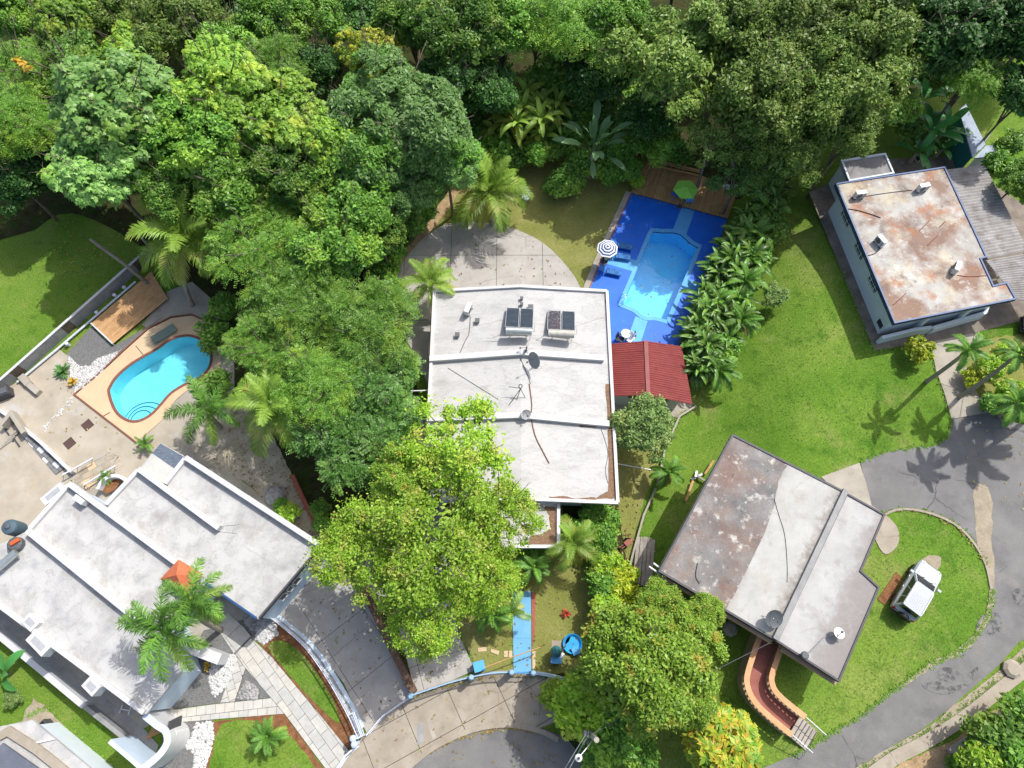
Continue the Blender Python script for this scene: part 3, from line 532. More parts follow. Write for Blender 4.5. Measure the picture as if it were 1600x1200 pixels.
pav([(336, 975), (357, 958), (394, 992), (366, 1021)], R(-45), 1.3, 1.3)
sheet('house_plinth', [(30, 700), (200, 690), (300, 690), (520, 862), (400, 1000), (268, 1112), (205, 1150), (-60, 945), (-60, 820)], .035, m_conc)
# ---- bottom-left neighbour lot
sheet('bare_ground', [(20, 1150), (52, 1090), (75, 1110), (130, 1165), (200, 1260), (-60, 1260), (-60, 1180)], .04, m_sand, rag=2.6)
sheet('side_walkway', [(-60, 905), (0, 955), (100, 1040), (222, 1135), (248, 1165), (240, 1185), (200, 1155), (130, 1100), (0, 1000), (-60, 960)], .05, m_greywall)
# ================================================================ buildings
def lerp(a, b, t): return Vector(a)+(Vector(b)-Vector(a))*t
def ring(pts, w, z0, z1):                 # parapet ring just inside a roof outline
    b = MB(); i = inset(pts, w); n = len(pts)
    o3 = [(p[0], p[1]) for p in pts]
    for zz, up in ((z1, True),): b.fillpoly([[(x, y, zz) for x, y in o3], [(x, y, zz) for x, y in i]])
    for r in (o3, i):
        k = len(b.v); b.v += [(x, y, z0) for x, y in r]+[(x, y, z1) for x, y in r]
        b.f += [(k+m, k+(m+1) % n, k+n+(m+1) % n, k+n+m) for m in range(n)]
    return b
def ac_unit(px, py, z, rz, label, group='air conditioners on the flat roofs'):
    p = P(px, py, z); t = thing('air_conditioner', label, 'air conditioner', p, rz, group)
    MB().box((0, 0, .42), (.82, .34, .62)).make('casing', m_ac, t, True)
    MB().lathe([(.25, 0), (.25, .015), (.05, .03)], (-.1, -.172, .42), 14, Matrix.Rotation(R(90), 3, 'X')).make('fan_grille', m_dishdark, t, True)
    for x in (-.3, .3): MB().box((x, 0, .055), (.06, .44, .11)).make('foot', m_trimdark, t, True)
    MB().box((.3, -.173, .42), (.16, .012, .5)).make('side_panel', m_dish, t, True)
    return t
def dish(px, py, z, rz, el, r, label, mat, mast=.9, arm=.7):
    p = P(px, py, z); t = thing('satellite_dish', label, 'satellite dish', p, rz, 'satellite dishes on the roofs')
    M = Matrix.Rotation(el, 3, 'X')       # opening turned from straight up towards -Y... local
    c = Vector((0, 0, mast))
    MB().lathe([(r*k/6, .22*r*(k/6)**2) for k in range(0, 7)]+[(r*1.02, .235*r), (r, .2*r)]+[(r*k/6, .22*r*(k/6)**2-.02) for k in range(6, 0, -1)], c, 20, M).make('reflector', mat, t, True, smooth=True)
    MB().tube([(0, 0, 0), (0, 0, mast)], .035, n=8).make('mast', m_metal, t, True)
    f = c+M @ Vector((0, 0, arm)); e = c+M @ Vector((0, r*.95, .2*r))
    MB().tube([e, f], .018).box(f, (.1, .1, .14)).make('feed_arm', m_trimdark, t, True)
    for a in (-1, 1): MB().tube([(0, 0, mast*.6), (a*.4, .35, .02)], .018).make('strut', m_metal, t, True)
    return t
def cable(pts, z, r, label, mat=None, cat='cable', name='cable', group='cables lying on the roofs'):
    v = [Vector(a) for a in cr([tuple(P(x, y, z)) for x, y in pts], 5)]
    MB().tube(v, r, n=5).make(name, mat or m_black, label=label, cat=cat, group=group)
# ---------------- main house: long shallow gable in three lengths
ZE, ZG = 3.7, 4.25
mh = thing('main_house', 'large white roofed house in the middle with solar heaters on its shallow gabled roof', 'house', G(815, 640))
TL, TM, TRr = P(679, 456, ZE), P(812, 448.5, ZG), P(948, 456, ZE)
BL, BM, BR = P(664, 780, ZE), P(815, 780, ZG), P(965, 786, ZE)
b = MB()
for A in ((TL, TM, BM, BL), (TM, TRr, BR, BM)):
    k = len(b.v); b.v += [tuple(v) for v in A]+[(v.x, v.y, v.z-.28) for v in A]
    b.f += [(k+3, k+2, k+1, k), (k+4, k+5, k+6, k+7)]+[(k+i, k+(i+1) % 4, k+4+(i+1) % 4, k+4+i) for i in range(4)]
b.make('roof', m_roofA, mh)
def up(v, d): return Vector((v.x, v.y, v.z+d))
def rim(a, c, nm='parapet', w=.22, h=.2, mat=m_white): MB().bar(up(a, h/2-.04), up(c, h/2-.04), w, h+.08).make(nm, mat, mh)
for a, c in ((TL, TM), (TM, TRr), (TL, BL), (TRr, BR), (BL, BM), (BM, BR)): rim(a, c)
def on_roof(px, py):                      # point on the gabled roof
    z = ZG
    for _ in range(6):
        p = P(px, py, z); f = abs(p.x-TM.x)/(TRr.x-TM.x); z = ZG-(ZG-ZE)*min(1.05, f)
    return Vector((p.x, p.y, z))
for (l, m_, r_) in (((672, 563), (812, 553), (943, 562)), ((668, 656), (826, 651), (951, 664))):
    L3, M3, R3 = on_roof(*l), on_roof(*m_), on_roof(*r_); M3.x = TM.x; M3.z = ZG
    rb = MB(); rb.bar(up(L3, .16), up(M3, .16), .42, .4); rb.bar(up(M3, .163), up(R3, .163), .42, .4); rb.make('roof_beam', m_white, mh)
MB().prism(inset([TL, TRr, BR, BL], .55), 0, ZE-.2).make('wall', m_wallblue, mh)
for k in range(4):
    x = lerp(BL, BR, .52+.12*k); MB().box((x.x, x.y+.53, 1.7), (1.2, .06, 1.0)).make('window', m_window, mh)
an = [P(760, 783, 3.3), P(875, 783, 3.3), P(875, 857, 3.3), P(760, 857, 3.3)]
MB().prism(an, 3.05, 3.3).make('porch_roof', m_roofA, mh)
ring(an, .22, 3.05, 3.52).make('porch_parapet', m_white, mh)
MB().prism(inset(an, .45), 0, 3.06).make('porch_wall', m_wallblue, mh)
def patch(name, pts, z, parent, mat, n=2, kind='stuff', fz=None):
    pp = []
    for i, (x, y) in enumerate(pts):
        a = pts[i-1]
        for k in range(4):
            t = k/4; pp.append((a[0]+(x-a[0])*t+random.uniform(-1.1, 1.1)*(k > 0), a[1]+(y-a[1])*t+random.uniform(-1.1, 1.1)*(k > 0)))
    vs = [tuple(fz(*p)) if fz else tuple(P(p[0], p[1], z)) for p in pp]
    MB().fillpoly([vs]).make(name, mat, parent, kind=kind)
fz = lambda x, y: up(on_roof(x, y), .012)
patch('leaf_litter', [(946, 600), (953, 600), (956, 650), (960, 720), (962, 778), (930, 780), (936, 775), (950, 768), (951, 720), (949, 660)], 0, mh, m_litter, fz=fz)
patch('leaf_litter', [(858, 776), (880, 775), (905, 779), (930, 777), (932, 782), (860, 781)], 0, mh, m_litter, fz=fz)
patch('leaf_litter', [(945, 466), (947, 470), (949, 482), (946, 478)], 0, mh, m_litter, fz=fz)
patch('leaf_litter', [(902, 662), (934, 664), (932, 668), (908, 668)], 0, mh, m_litter, fz=fz)
patch('leaf_litter', [(673, 480), (676, 480), (672, 560), (669, 640), (667, 640), (670, 560)], 0, mh, m_litter, fz=fz)
patch('leaf_litter', [(846, 790), (868, 792), (869, 852), (824, 852), (828, 838), (848, 834), (860, 826), (858, 806)], 3.31, mh, m_litter)
for k, (x, y, s) in enumerate([(746, 503, .26), (715, 525, .26), (829, 482, .3), (815, 468, .18), (815, 477, .18)]):
    p = on_roof(x, y); t = thing('roof_vent', ['square vent cap nearest the air conditioner on the main roof', 'square vent cap near the left parapet of the main roof', 'largest square vent just above the left solar heater', 'upper of two tiny vents on the main roof ridge', 'lower of two tiny vents on the main roof ridge'][k], 'roof vent', p, 0, 'vents on the main roof')
    MB().box((0, 0, .12), (s, s, .24)).make('pipe', m_conc, t, True); MB().box((0, 0, .27), (s*1.35, s*1.35, .05)).make('cap', m_dishdark, t, True)
def heater(px, py, label, glass, tank):
    p = on_roof(px, py); t = thing('solar_water_heater', label, 'solar heater', p, R(-3), 'solar water heaters on the main roof')
    M = Matrix.Rotation(R(-14), 3, 'X')
    for sx in (-1, 1):
        c = Vector((sx*.53, .75, .42))
        f = MB().box(c, (1.0, 1.9, .09), 0, M).make('collector', m_metal, t, True)
        MB().box(c+M @ Vector((0, 0, .05)), (.92, 1.82, .012), 0, M).make('glass', glass if sx < 0 else m_collector, f, True)
        for y in (0.0, 1.5): MB().tube([(sx*.95, y, 0), (sx*.95, y, .3+(.36-.24*y))], .022).make('leg', m_metal, t, True)
    MB().tube([(-.95, -.55, .85), (.95, -.55, .85)], .29, n=18).make('tank', tank, t, True, smooth=False)
    for x in (-.6, .6): MB().bar((x, -.55, 0), (x, -.55, .6), .05, .05).make('tank_stand', m_metal, t, True)
    MB().tube([(1.0, -.55, .85), (1.18, -.4, .7), (1.12, .3, .45)], .022).make('pipe', m_metal, t, True)
    MB().tube([(-1.0, -.6, .7), (-1.9, -.85, .1), (-2.4, -.85, .04)], .02).make('drain_pipe', m_metal, t, True)
heater(811, 515, 'solar water heater with clear dark panels and smooth steel tank on main roof', m_collector, m_steel)
heater(876, 519, 'solar water heater with cracked brown panel and rusty tank on main roof', m_collector2, m_rusttank)
t = ac_unit(732, 487, ZE+.28, R(70), 'lone white air conditioner at the upper left of the main white roof')
dish(836, 571, 4.2, R(-60), R(62), .62, 'grey dish standing edge on by the upper roof beam of the main house', m_dish, 1.0, .8)
dish(823, 551, 4.35, R(-100), R(80), .3, 'small antenna bracket dish just above the upper beam of the main roof', m_dishdark, .55, .5)
dish(821, 651, 4.3, R(30), R(40), .36, 'small pale dish on the lower beam of the main roof', m_dish, .5, .45)
t = thing('antenna_mount', 'bare dish mount with loop bracket and legs on the main roof', 'antenna mount', on_roof(813, 614))
MB().tube(cr([(0, 0, .75), (.12, .1, 1.05), (0, .2, 1.2), (-.12, .1, 1.05), (0, 0, .75)], 4), .035).make('loop', m_trimdark, t, True)
for x, y in ((-.8, -.9), (.35, -.35), (-.25, -.5)): MB().tube([(0, 0, .8), (x, y, .02)], .025).make('leg', m_trimdark, t, True)
MB().tube([(0, .05, .8), (-.85, .15, .85)], .025).make('arm', m_trimdark, t, True)
def rcable(pts, r, label, mat=None):
    v = [Vector(a) for a in cr([tuple(up(on_roof(x, y), .03)) for x, y in pts], 5)]
    MB().tube(v, r, n=5).make('cable', mat or m_trimdark, label=label, cat='cable', group='cables lying on the roofs')
rcable([(735, 495), (733, 520), (726, 535), (719, 551)], .025, 'dark cable running from the air conditioner down the main roof')
rcable([(827, 600), (831, 632), (830, 650), (836, 680), (848, 705), (858, 724)], .05, 'thick brown cable crossing the lower part of the main roof', m_litter)
rcable([(813, 560), (822, 580), (829, 600)], .02, 'thin cable by the large dish of the main roof')
rcable([(700, 575), (740, 600), (780, 625)], .014, 'hairline wire slanting across the middle bay of the main roof')
rcable([(939, 670), (946, 690), (950, 710), (946, 735), (950, 755)], .014, 'thin blue wire along the right edge of the main roof')
MB().tube([P(671, 610, 3.3), P(639, 611, 3.3)], .05, n=8).make('drain_spout', m_pipe, label='white drain spout jutting left from the main house wall', cat='pipe')
# ---------------- pool hut with red corrugated gable
hut = thing('pool_hut', 'small pool hut with red ribbed metal gable roof beside the main house', 'hut', G(1015, 590))
a0, a1, r0, r1, c0, c1 = P(955, 537, 2.5), P(956, 619, 2.5), P(1009, 532.5, 3.05), P(1013, 618, 3.05), P(1065, 541, 2.5), P(1082, 632, 2.5)
def ribbed(parent, name, e0, e1, t0, t1, n, ribs, mat, h=.045):   # n sheets side by side between eave e0-e1 and top t0-t1, ribs running down the slope
    for k in range(n):
        b = MB(); m = ribs*2
        for i in range(m+1):
            f = (k+i/m*.985)/n; up_ = h*(i % 2)
            lo, hi = lerp(e0, e1, f), lerp(t0, t1, f); b.v += [(lo.x, lo.y, lo.z+up_), (hi.x, hi.y, hi.z+up_)]
        nv = len(b.v); b.v += [(x, y, z-.03) for x, y, z in b.v]
        b.f = [(2*i, 2*i+2, 2*i+3, 2*i+1) for i in range(m)]+[(nv+2*i, nv+2*i+1, nv+2*i+3, nv+2*i+2) for i in range(m)]+[(0, 1, nv+1, nv), (2*m, nv+2*m, nv+2*m+1, 2*m+1)]
        b.f += [(2*i, nv+2*i, nv+2*i+2, 2*i+2) for i in range(m)]
        b.make(name, mat, parent)
ribbed(hut, 'roof_sheet', a0, a1, r0, r1, 5, 5, m_redmetal); ribbed(hut, 'roof_sheet', c0, c1, r0, r1, 5, 5, m_redmetal)
MB().bar(up(r0, .05), up(r1, .05), .3, .05).make('ridge_cap', m_redmetal, hut)
wl = [lerp(a0, c0, .05), lerp(a0, c0, .93), lerp(a1, c1, .86), lerp(a1, c1, .03)]
wl = [Vector((v.x, v.y)) for v in wl]; wl[0].y -= .3; wl[1].y -= .3; wl[2].y += .35; wl[3].y += .35
MB().prism(wl, 0, 2.46).make('wall', m_white, hut)
for f in (.3, .78):
    x = lerp((wl[3].x, wl[3].y, 2.05), (wl[2].x, wl[2].y, 2.05), f)
    wn = MB().box((x.x, x.y-.02, 2.0), (.62, .06, .5), R(-3)).make('window', m_window, hut)
    for k in range(3): MB().box((x.x-.2+.2*k, x.y-.06, 2.0), (.04, .03, .5), R(-3)).make('slat', m_white, wn)
sheet('concrete_path', [(957, 610), (1085, 630), (1062, 655), (1050, 650), (958, 640)], .05, m_conc)
# ---------------- right house (stained roof)
Z2 = PL+3.1
rh = thing('stained_roof_house', 'pale house at upper right with rust stained flat roof and dark blue trim', 'house', G(1440, 400))
r2 = q([(1305, 287), (1476, 261), (1542, 402), (1533, 405), (1552, 446), (1573, 441), (1588, 468), (1397, 506)], Z2)
MB().prism(r2, Z2-.25, Z2).make('roof', m_roofC, rh)
ring(r2, .12, Z2-.3, Z2+.08).make('roof_edge', m_trimblue, rh)
w2 = inset(r2, .55); MB().prism(w2, PL, Z2-.2).make('wall', m_wall, rh)
def wall_windows(parent, A, Bp, fr, z0, z1, w, n=2):
    d = (Bp-A).normalized(); nrm = Vector((-d.y, d.x, 0))
    for f in fr:
        for k in range(n):
            c = lerp(A, Bp, f)+d*(k-.5*(n-1))*(w+.08)
            wn = MB().box((c.x, c.y, (z0+z1)/2), (w, .10, z1-z0), atan2(d.y, d.x)).make('window', m_window, parent)
            for j in range(4):
                z = z0+(z1-z0)*(j+.5)/4
                MB().box((c.x, c.y, z), (w, .16, .05), atan2(d.y, d.x)).make('slat', m_wall, wn)
            MB().box((c.x, c.y, (z0+z1)/2), (.05, .17, z1-z0), atan2(d.y, d.x)).make('frame', m_wall, wn)
W0, W7 = Vector((*w2[0], 0)), Vector((*w2[7], 0))
wall_windows(rh, W0, W7, (.17, .44, .70), Z2-1.55, Z2-.45, .62)
for k in range(5):
    c = lerp(W0, W7, .93+.012*k); MB().box((c.x, c.y, PL+.8), (.1, .1, .5), 0).make('vent_slit', m_window, rh)
pf = q([(1381, 524), (1396, 531), (1448, 519), (1456, 520), (1538, 490), (1545, 478)], PL+.9)
MB().wall(q([(1379, 527), (1432, 514), (1456, 511)], PL+1.0), .25, PL, PL+1.0).make('porch_wall', m_wall, rh)
MB().wall(q([(1458, 512), (1540, 488), (1544, 478)], PL+1.0), .25, PL, PL+1.0).make('porch_wall', m_wall, rh)
for f in (.35, .7): x = lerp(Vector((*r2[7][:2], 0)), Vector((*r2[6][:2], 0)), f); MB().box((x.x, x.y+.35, (PL+Z2-.2)/2), (.25, .25, Z2-.2-PL)).make('column', m_wall, rh)
an2 = q([(1313, 251), (1383, 240), (1397, 272), (1326, 284)], Z2-.35)
MB().prism(an2, Z2-.6, Z2-.35).make('annex_roof', m_greyroof, rh); ring(an2, .14, Z2-.6, Z2-.24).make('annex_edge', m_wall, rh)
MB().prism(inset(an2, .15), PL, Z2-.6).make('annex_wall', m_wall, rh)
pr_ = thing('patio_roof', 'grey corrugated patio roof of rusted sheets on the right side of the stained roof house', 'roof', G(1545, 380))
z3 = Z2-.55
ribbed(pr_, 'roof_sheet', P(1478, 265, z3), P(1543, 404, z3), P(1538, 258, z3-.25), P(1606, 392, z3-.25), 6, 5, m_oldmetal, .07)
ribbed(pr_, 'roof_sheet', P(1540, 407, z3-.06), P(1592, 470, z3-.06), P(1604, 396, z3-.3), P(1650, 470, z3-.3), 4, 5, m_oldmetal, .07)
for x, y in ((1536, 262), (1572, 330), (1604, 394), (1646, 468)):
    p = P(x, y, z3-.3); MB().box((p.x, p.y, (PL+z3-.3)/2), (.09, .09, z3-.3-PL)).make('post', m_metal, pr_)
ac_unit(1340, 309, Z2, R(8), 'air conditioner nearest the upper left corner of the stained roof')
ac_unit(1372, 381, Z2, R(-62), 'air conditioner against the left edge halfway down the stained roof')
ac_unit(1438, 298, Z2, R(12), 'air conditioner near the upper right corner of the stained roof')
ac_unit(1489, 423, Z2, R(-118), 'air conditioner with round fan near the lower right of the stained roof')
cable([(1350, 307), (1390, 301), (1425, 297)], Z2+.03, .025, 'dark cable joining the two upper air conditioners of the stained roof')
cable([(1322, 326), (1345, 330), (1376, 340)], Z2+.03, .035, 'black hose on the left part of the stained roof')
cable([(1352, 400), (1367, 396), (1377, 385)], Z2+.03, .03, 'black hose from the left edge air conditioner over the stained roof edge')
cable([(1496, 430), (1515, 432), (1546, 430)], Z2+.03, .03, 'orange brown pipe from the round fan air conditioner to the right edge', m_terra)
for k, (a, c, l) in enumerate([((1437, 360), (1452, 345), 'short bent rod left of the two long rods on the stained roof'), ((1450, 383), (1466, 367), 'long rusty rod in the middle of the stained roof'), ((1469, 354), (1477, 346), 'short rusty rod right of centre on the stained roof'), ((1396, 476), (1416, 458), 'thin pipe lying near the lower left of the stained roof')]):
    MB().tube([P(*a, Z2+.05), P(*c, Z2+.35)], .03).make('rod', m_terra, label=l, cat='rod', group='loose rods on the stained roof')
# ---------------- weathered roof house (lower right)
Z3 = PL+3.2
wh = thing('weathered_roof_house', 'house at lower right with mottled grey and white two part flat roof', 'house', G(1200, 850))
A3 = q([(1144, 678), (1322, 769), (1211, 1001), (1028, 893)], Z3)
b = MB(); b.prism(A3, Z3-.28, Z3-.001); b.f = [f for f in b.f if True]; b.make('roof_slab', m_roofD, wh)
def edge_of(A, Bp, o): n_ = Vector((-(Bp-A).y, (Bp-A).x)).normalized(); return n_.x, n_.y, n_.dot(Vector((A.x-o.x, A.y-o.y)))
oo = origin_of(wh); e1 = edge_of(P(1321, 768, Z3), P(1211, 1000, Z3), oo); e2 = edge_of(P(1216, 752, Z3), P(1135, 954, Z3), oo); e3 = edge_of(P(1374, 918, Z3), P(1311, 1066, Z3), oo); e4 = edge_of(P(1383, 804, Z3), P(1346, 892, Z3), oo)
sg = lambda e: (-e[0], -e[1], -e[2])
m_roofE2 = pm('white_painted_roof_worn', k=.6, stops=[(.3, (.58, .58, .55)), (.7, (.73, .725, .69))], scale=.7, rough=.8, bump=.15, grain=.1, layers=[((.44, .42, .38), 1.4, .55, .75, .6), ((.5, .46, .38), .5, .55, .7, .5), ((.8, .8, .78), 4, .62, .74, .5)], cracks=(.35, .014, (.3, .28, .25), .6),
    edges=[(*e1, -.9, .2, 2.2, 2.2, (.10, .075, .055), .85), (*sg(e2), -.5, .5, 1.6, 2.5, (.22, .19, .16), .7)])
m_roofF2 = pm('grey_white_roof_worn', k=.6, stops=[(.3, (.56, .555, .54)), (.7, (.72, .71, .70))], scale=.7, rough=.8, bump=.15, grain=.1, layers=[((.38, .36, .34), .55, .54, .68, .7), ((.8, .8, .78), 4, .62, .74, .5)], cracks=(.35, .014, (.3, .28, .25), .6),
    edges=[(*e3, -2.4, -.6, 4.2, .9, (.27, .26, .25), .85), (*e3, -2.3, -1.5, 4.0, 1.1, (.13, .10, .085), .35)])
sp = [(1232, 724), (1321, 768.5), (1210.5, 1000), (1133, 954), (1150, 925), (1172, 880), (1196, 830), (1210, 790), (1216, 752)]
patch('painted_area', sp, Z3+.006, wh, m_roofE2, kind=None)
ring(A3, .13, Z3-.32, Z3+.07).make('roof_edge', m_trimdark, wh)
B3 = q([(1322, 770), (1383, 804), (1346, 892), (1374, 918), (1311, 1066), (1212, 1002)], Z3-.15)
MB().prism(B3, Z3-.42, Z3-.15).make('lower_roof', m_roofF2, wh); ring(B3, .12, Z3-.45, Z3-.06).make('lower_roof_edge', m_trimdark, wh)
MB().bar(P(1321, 766, Z3+.1), P(1211, 999, Z3+.1), .34, .3).make('roof_beam', m_greywall, wh)
MB().prism(inset(A3, .75), -.2, Z3-.28).make('wall', m_tan, wh); MB().prism(inset(B3, .7), 0, Z3-.42).make('wall', m_tan, wh)
MB().bar(P(1032, 898, Z3-.5), P(1206, 1002, Z3-.5), .35, .25).make('fascia_beam', m_tan, wh)
MB().bar(P(1220, 1012, Z3-.75), P(1306, 1066, Z3-.75), .35, .25).make('fascia_beam', m_tan, wh)
MB().bar(P(1142, 684, Z3-.45), P(1031, 890, Z3-.45), .2, .2).make('gutter', m_metal, wh)
dish(1203, 967, Z3, R(20), R(25), .55, 'large dark dish by the beam on the weathered roof', m_dishdark, .6, .6)
dish(1305, 990, Z3-.15, R(140), R(12), .34, 'small white dish on the lower right weathered roof', m_ac, .5, .4)
cable([(1302, 992), (1288, 996), (1276, 1008), (1262, 1022)], Z3-.1, .03, 'bent conduit from the small white dish on the weathered roof', m_metal)
t = thing('roof_lamp', 'black round floodlight at the lower edge of the weathered roof', 'lamp', P(1255, 1024, Z3-.1)); MB().lathe([(.05, 0), (.2, .1), (.24, .3), (.18, .36)], n=14).make('lamp_head', m_dishdark, t, True); MB().tube([(0, 0, -.05), (0, 0, .1)], .04).make('bracket', m_metal, t, True)
cable([(1090, 880), (1087, 900), (1093, 912)], Z3+.03, .025, 'short black wire near the left corner of the weathered roof')
cable([(1210, 780), (1217, 805), (1226, 835), (1230, 880), (1230, 910)], Z3+.03, .015, 'long thin wire across the white painted part of the weathered roof')
# raised curving terracotta ramp
rp = thing('entrance_ramp', 'curved terracotta entrance ramp with orange coped baluster walls', 'ramp', G(1200, 1070))
Lo = [(1184, 990), (1172, 1022), (1163, 1050), (1161, 1066), (1166, 1084), (1177, 1101), (1200, 1123), (1228, 1146)]
Ro = [(1216, 1009), (1208, 1031), (1201, 1051), (1199, 1063), (1203, 1077), (1213, 1089), (1229, 1103), (1249, 1119)]
ZT = [PL+.75-.05*k for k in range(8)]
Lp = [P(x, y, z) for (x, y), z in zip(Lo, ZT)]; Rp = [P(x, y, z) for (x, y), z in zip(Ro, ZT)]
Lp = [Vector(v) for v in cr([tuple(v) for v in Lp], 4)]; Rp = [Vector(v) for v in cr([tuple(v) for v in Rp], 4)]
b = MB(); n = len(Lp); b.v = [tuple(v) for p in zip(Lp, Rp) for v in p]+[(v.x, v.y, v.z-.3) for p in zip(Lp, Rp) for v in p]
for i in range(n-1): b.f += [(2*i, 2*i+2, 2*i+3, 2*i+1), (2*n+2*i, 2*n+2*i+2, 2*i+2, 2*i), (2*i+1, 2*i+3, 2*n+2*i+3, 2*n+2*i+1), (2*n+2*i+1, 2*n+2*i+3, 2*n+2*i+2, 2*n+2*i)]
b.make('ramp_floor', m_terra, rp)
for side in (Lp, Rp):
    half = len(side)//3
    MB().wall(side[:half+1], .26, PL-.3, lambda v: PL+1.30).make('solid_parapet', m_tan, rp)
    MB().wall(side[half:], .26, PL-.3, lambda v: PL+.78).make('low_wall', m_tan, rp)
    cp = [Vector((v.x, v.y, 0)) for v in side]
    MB().wall(cp, .34, PL+1.32, PL+1.42).make('coping', m_orange, rp)
    acc = .3
    me = MB().lathe([(.04, 0), (.075, .12), (.075, .25), (.035, .45), (.05, .56)], n=7).mesh('baluster', m_orange)
    for i in range(half, len(side)-1):
        d = (side[i+1]-side[i]).length; s_ = acc
        while s_ < d:
            v = lerp(side[i], side[i+1], s_/d)-origin_of(rp); link('baluster', me, rp, (v.x, v.y, PL+.76-origin_of(rp).z)); s_ += .3
        acc = s_-d
dirn = ((Lp[-1]-Lp[-2]).normalized())
e0, e1 = Lp[-1], Rp[-1]
for k in range(5):
    c = (e0+e1)/2+dirn*(.2+.28*k); MB().box((c.x, c.y, PL+.25-.05*k), (.28, (e1-e0).length, .5-.1*k+.05), atan2(dirn.y, dirn.x)).make('step', m_conc, rp)
    MB().box((c.x+dirn.x*.13, c.y+dirn.y*.13, PL+.535-.1*k), (.05, (e1-e0).length*.92, .02), atan2(dirn.y, dirn.x)).make('gap_shade_strip', m_trimdark, rp)  # dark strip on each step edge stands in for the shaded gap below
for e in (e0, e1):
    f = e+dirn*1.6
    rl = MB(); rl.tube([(e.x, e.y, PL+1.5), (f.x, f.y, PL+1.0)], .03)
    for k in range(6): v = lerp(e, f, k/5); rl.tube([(v.x, v.y, PL), (v.x, v.y, PL+1.5-.1*k)], .016, n=4)
    rl.make('handrail', m_pipe, rp)
# timber and pipes beside the weathered house
t = thing('timber_stack', 'stack of weathered grey boards on the lawn left of the weathered roof house', 'timber stack', G(1008, 875))
o = origin_of(t); ang = atan2(*(lambda d: (d.y, d.x))(P(1003, 843, .3)-P(997, 907, .3)))
for k in range(9):
    c = lerp(P(1003+(k % 5)*6-3, 843+(k % 5)*1.2, .3), P(992+(k % 5)*6-3, 905+(k % 5)*1.4, .3), .5)
    MB().box((c.x, c.y, .3+.06*(k//5)+ground_z(c.x, c.y)-.1+random.uniform(0, .02)), (3.3+random.uniform(-.2, .2), .24, .05), ang+random.uniform(-.02, .02)).make('board', m_grey_wood, t)
for k in range(2): MB().box((lerp(P(1003, 850), P(997, 900), .2+.6*k)+Vector((.4, 0, .06+ground_z(*P(1003, 850)[:2])))), (.1, 1.2, .2), ang).make('bearer', m_grey_wood, t)
for k, (a, c, l) in enumerate([((1014, 885), (1031, 897), 'lower of two white pipes poking out at the weathered house corner'), ((1021, 880), (1033, 889), 'upper of two white pipes poking out at the weathered house corner')]):
    MB().tube([P(*a, Z3-.45), P(*c, Z3-.45)], .06, n=8).make('pipe', m_pipe, label=l, cat='pipe', group='white pipes at the weathered house')
t = thing('scrap_timber', 'heap of pale scrap boards leaning by the left wall of the weathered house', 'scrap pile', G(1092, 750))
for a, c in (((1070, 784), (1081, 753)), ((1086, 744), (1100, 753)), ((1080, 750), (1096, 742)), ((1088, 737), (1084, 748)), ((1100, 742), (1113, 722))):
    g0, g1 = G(*a), G(*c); MB().bar(up(g0, .12+random.random()*.2), up(g1, .25+random.random()*.3), .16, .08).make('board', random.choice((m_grey_wood, m_wood2[0], m_pipe)), t)
# ---------------- long left house with stepped white roof
lh = thing('stepped_roof_house', 'large white house at lower left with stepped flat roof and tall roof ribs', 'house', G(250, 880))
ZH = 3.5
O = [(46, 828), (110, 756), (165, 790), (218, 732), (251, 692), (291, 714), (503, 852), (404, 968), (322, 911), (262, 975), (283, 1050), (228, 1116), (0, 945), (-60, 905), (-60, 880)]
Op = q(O, ZH); MB().prism(Op, ZH-.3, ZH).make('roof', m_roofB, lh)
MB().prism(inset(Op, .12), 0, ZH-.3).make('wall', m_wallblue, lh)
def rib(a, c, w=.34, h=.5, nm='roof_rib', z=ZH, mat=m_white): MB().bar(P(*a, z+h/2-.03), P(*c, z+h/2-.03), w, h).make(nm, mat, lh)
rib((219, 734), (344, 826), h=.62); rib((111, 757), (278, 880), h=.62); rib((46, 830), (214, 966), h=.62)
rib((292, 716), (502, 853), h=.55, nm='parapet')
for a, c in (((48, 826), (109, 758)), ((167, 788), (217, 735)), ((259, 756), (290, 717)), ((-50, 908), (226, 1113))): rib(a, c, .3, .3, 'parapet')
MB().prism(q([(220, 734), (251, 693), (290, 715), (258, 756)], ZH+.0), ZH+.01, ZH+.03).make('upper_landing', m_roofE, lh)
MB().prism(q([(238, 708), (251, 693), (290, 715), (275, 734)], ZH+.03), ZH+.032, ZH+.045).make('roof_membrane', m_membrane, lh)
MB().bar(P(501, 854, ZH-.12), P(406, 966, ZH-.12), .12, .4).make('fascia', m_trimdark, lh)
MB().bar(P(402, 966, ZH-.1), P(324, 912, ZH-.1), .12, .4).make('fascia', m_trimblue, lh)
A, Bp = Vector((*inset(Op, .12)[6], 0)), Vector((*inset(Op, .12)[7], 0))
for f in (.48, .58, .68):
    c = lerp(A, Bp, f); d = (Bp-A).normalized(); a_ = atan2(d.y, d.x)
    wn = MB().box((c.x, c.y, 2.3), (.62, .1, .8), a_).make('window', m_window, lh); MB().box((c.x, c.y, 2.76), (.78, .14, .09), a_).box((c.x, c.y, 1.84), (.78, .2, .09), a_).make('frame', m_white, wn)
    for s_ in (-1, 1): v = c+d*s_*.36; MB().box((v.x, v.y, 2.3), (.08, .14, .8), a_).make('frame', m_white, wn)
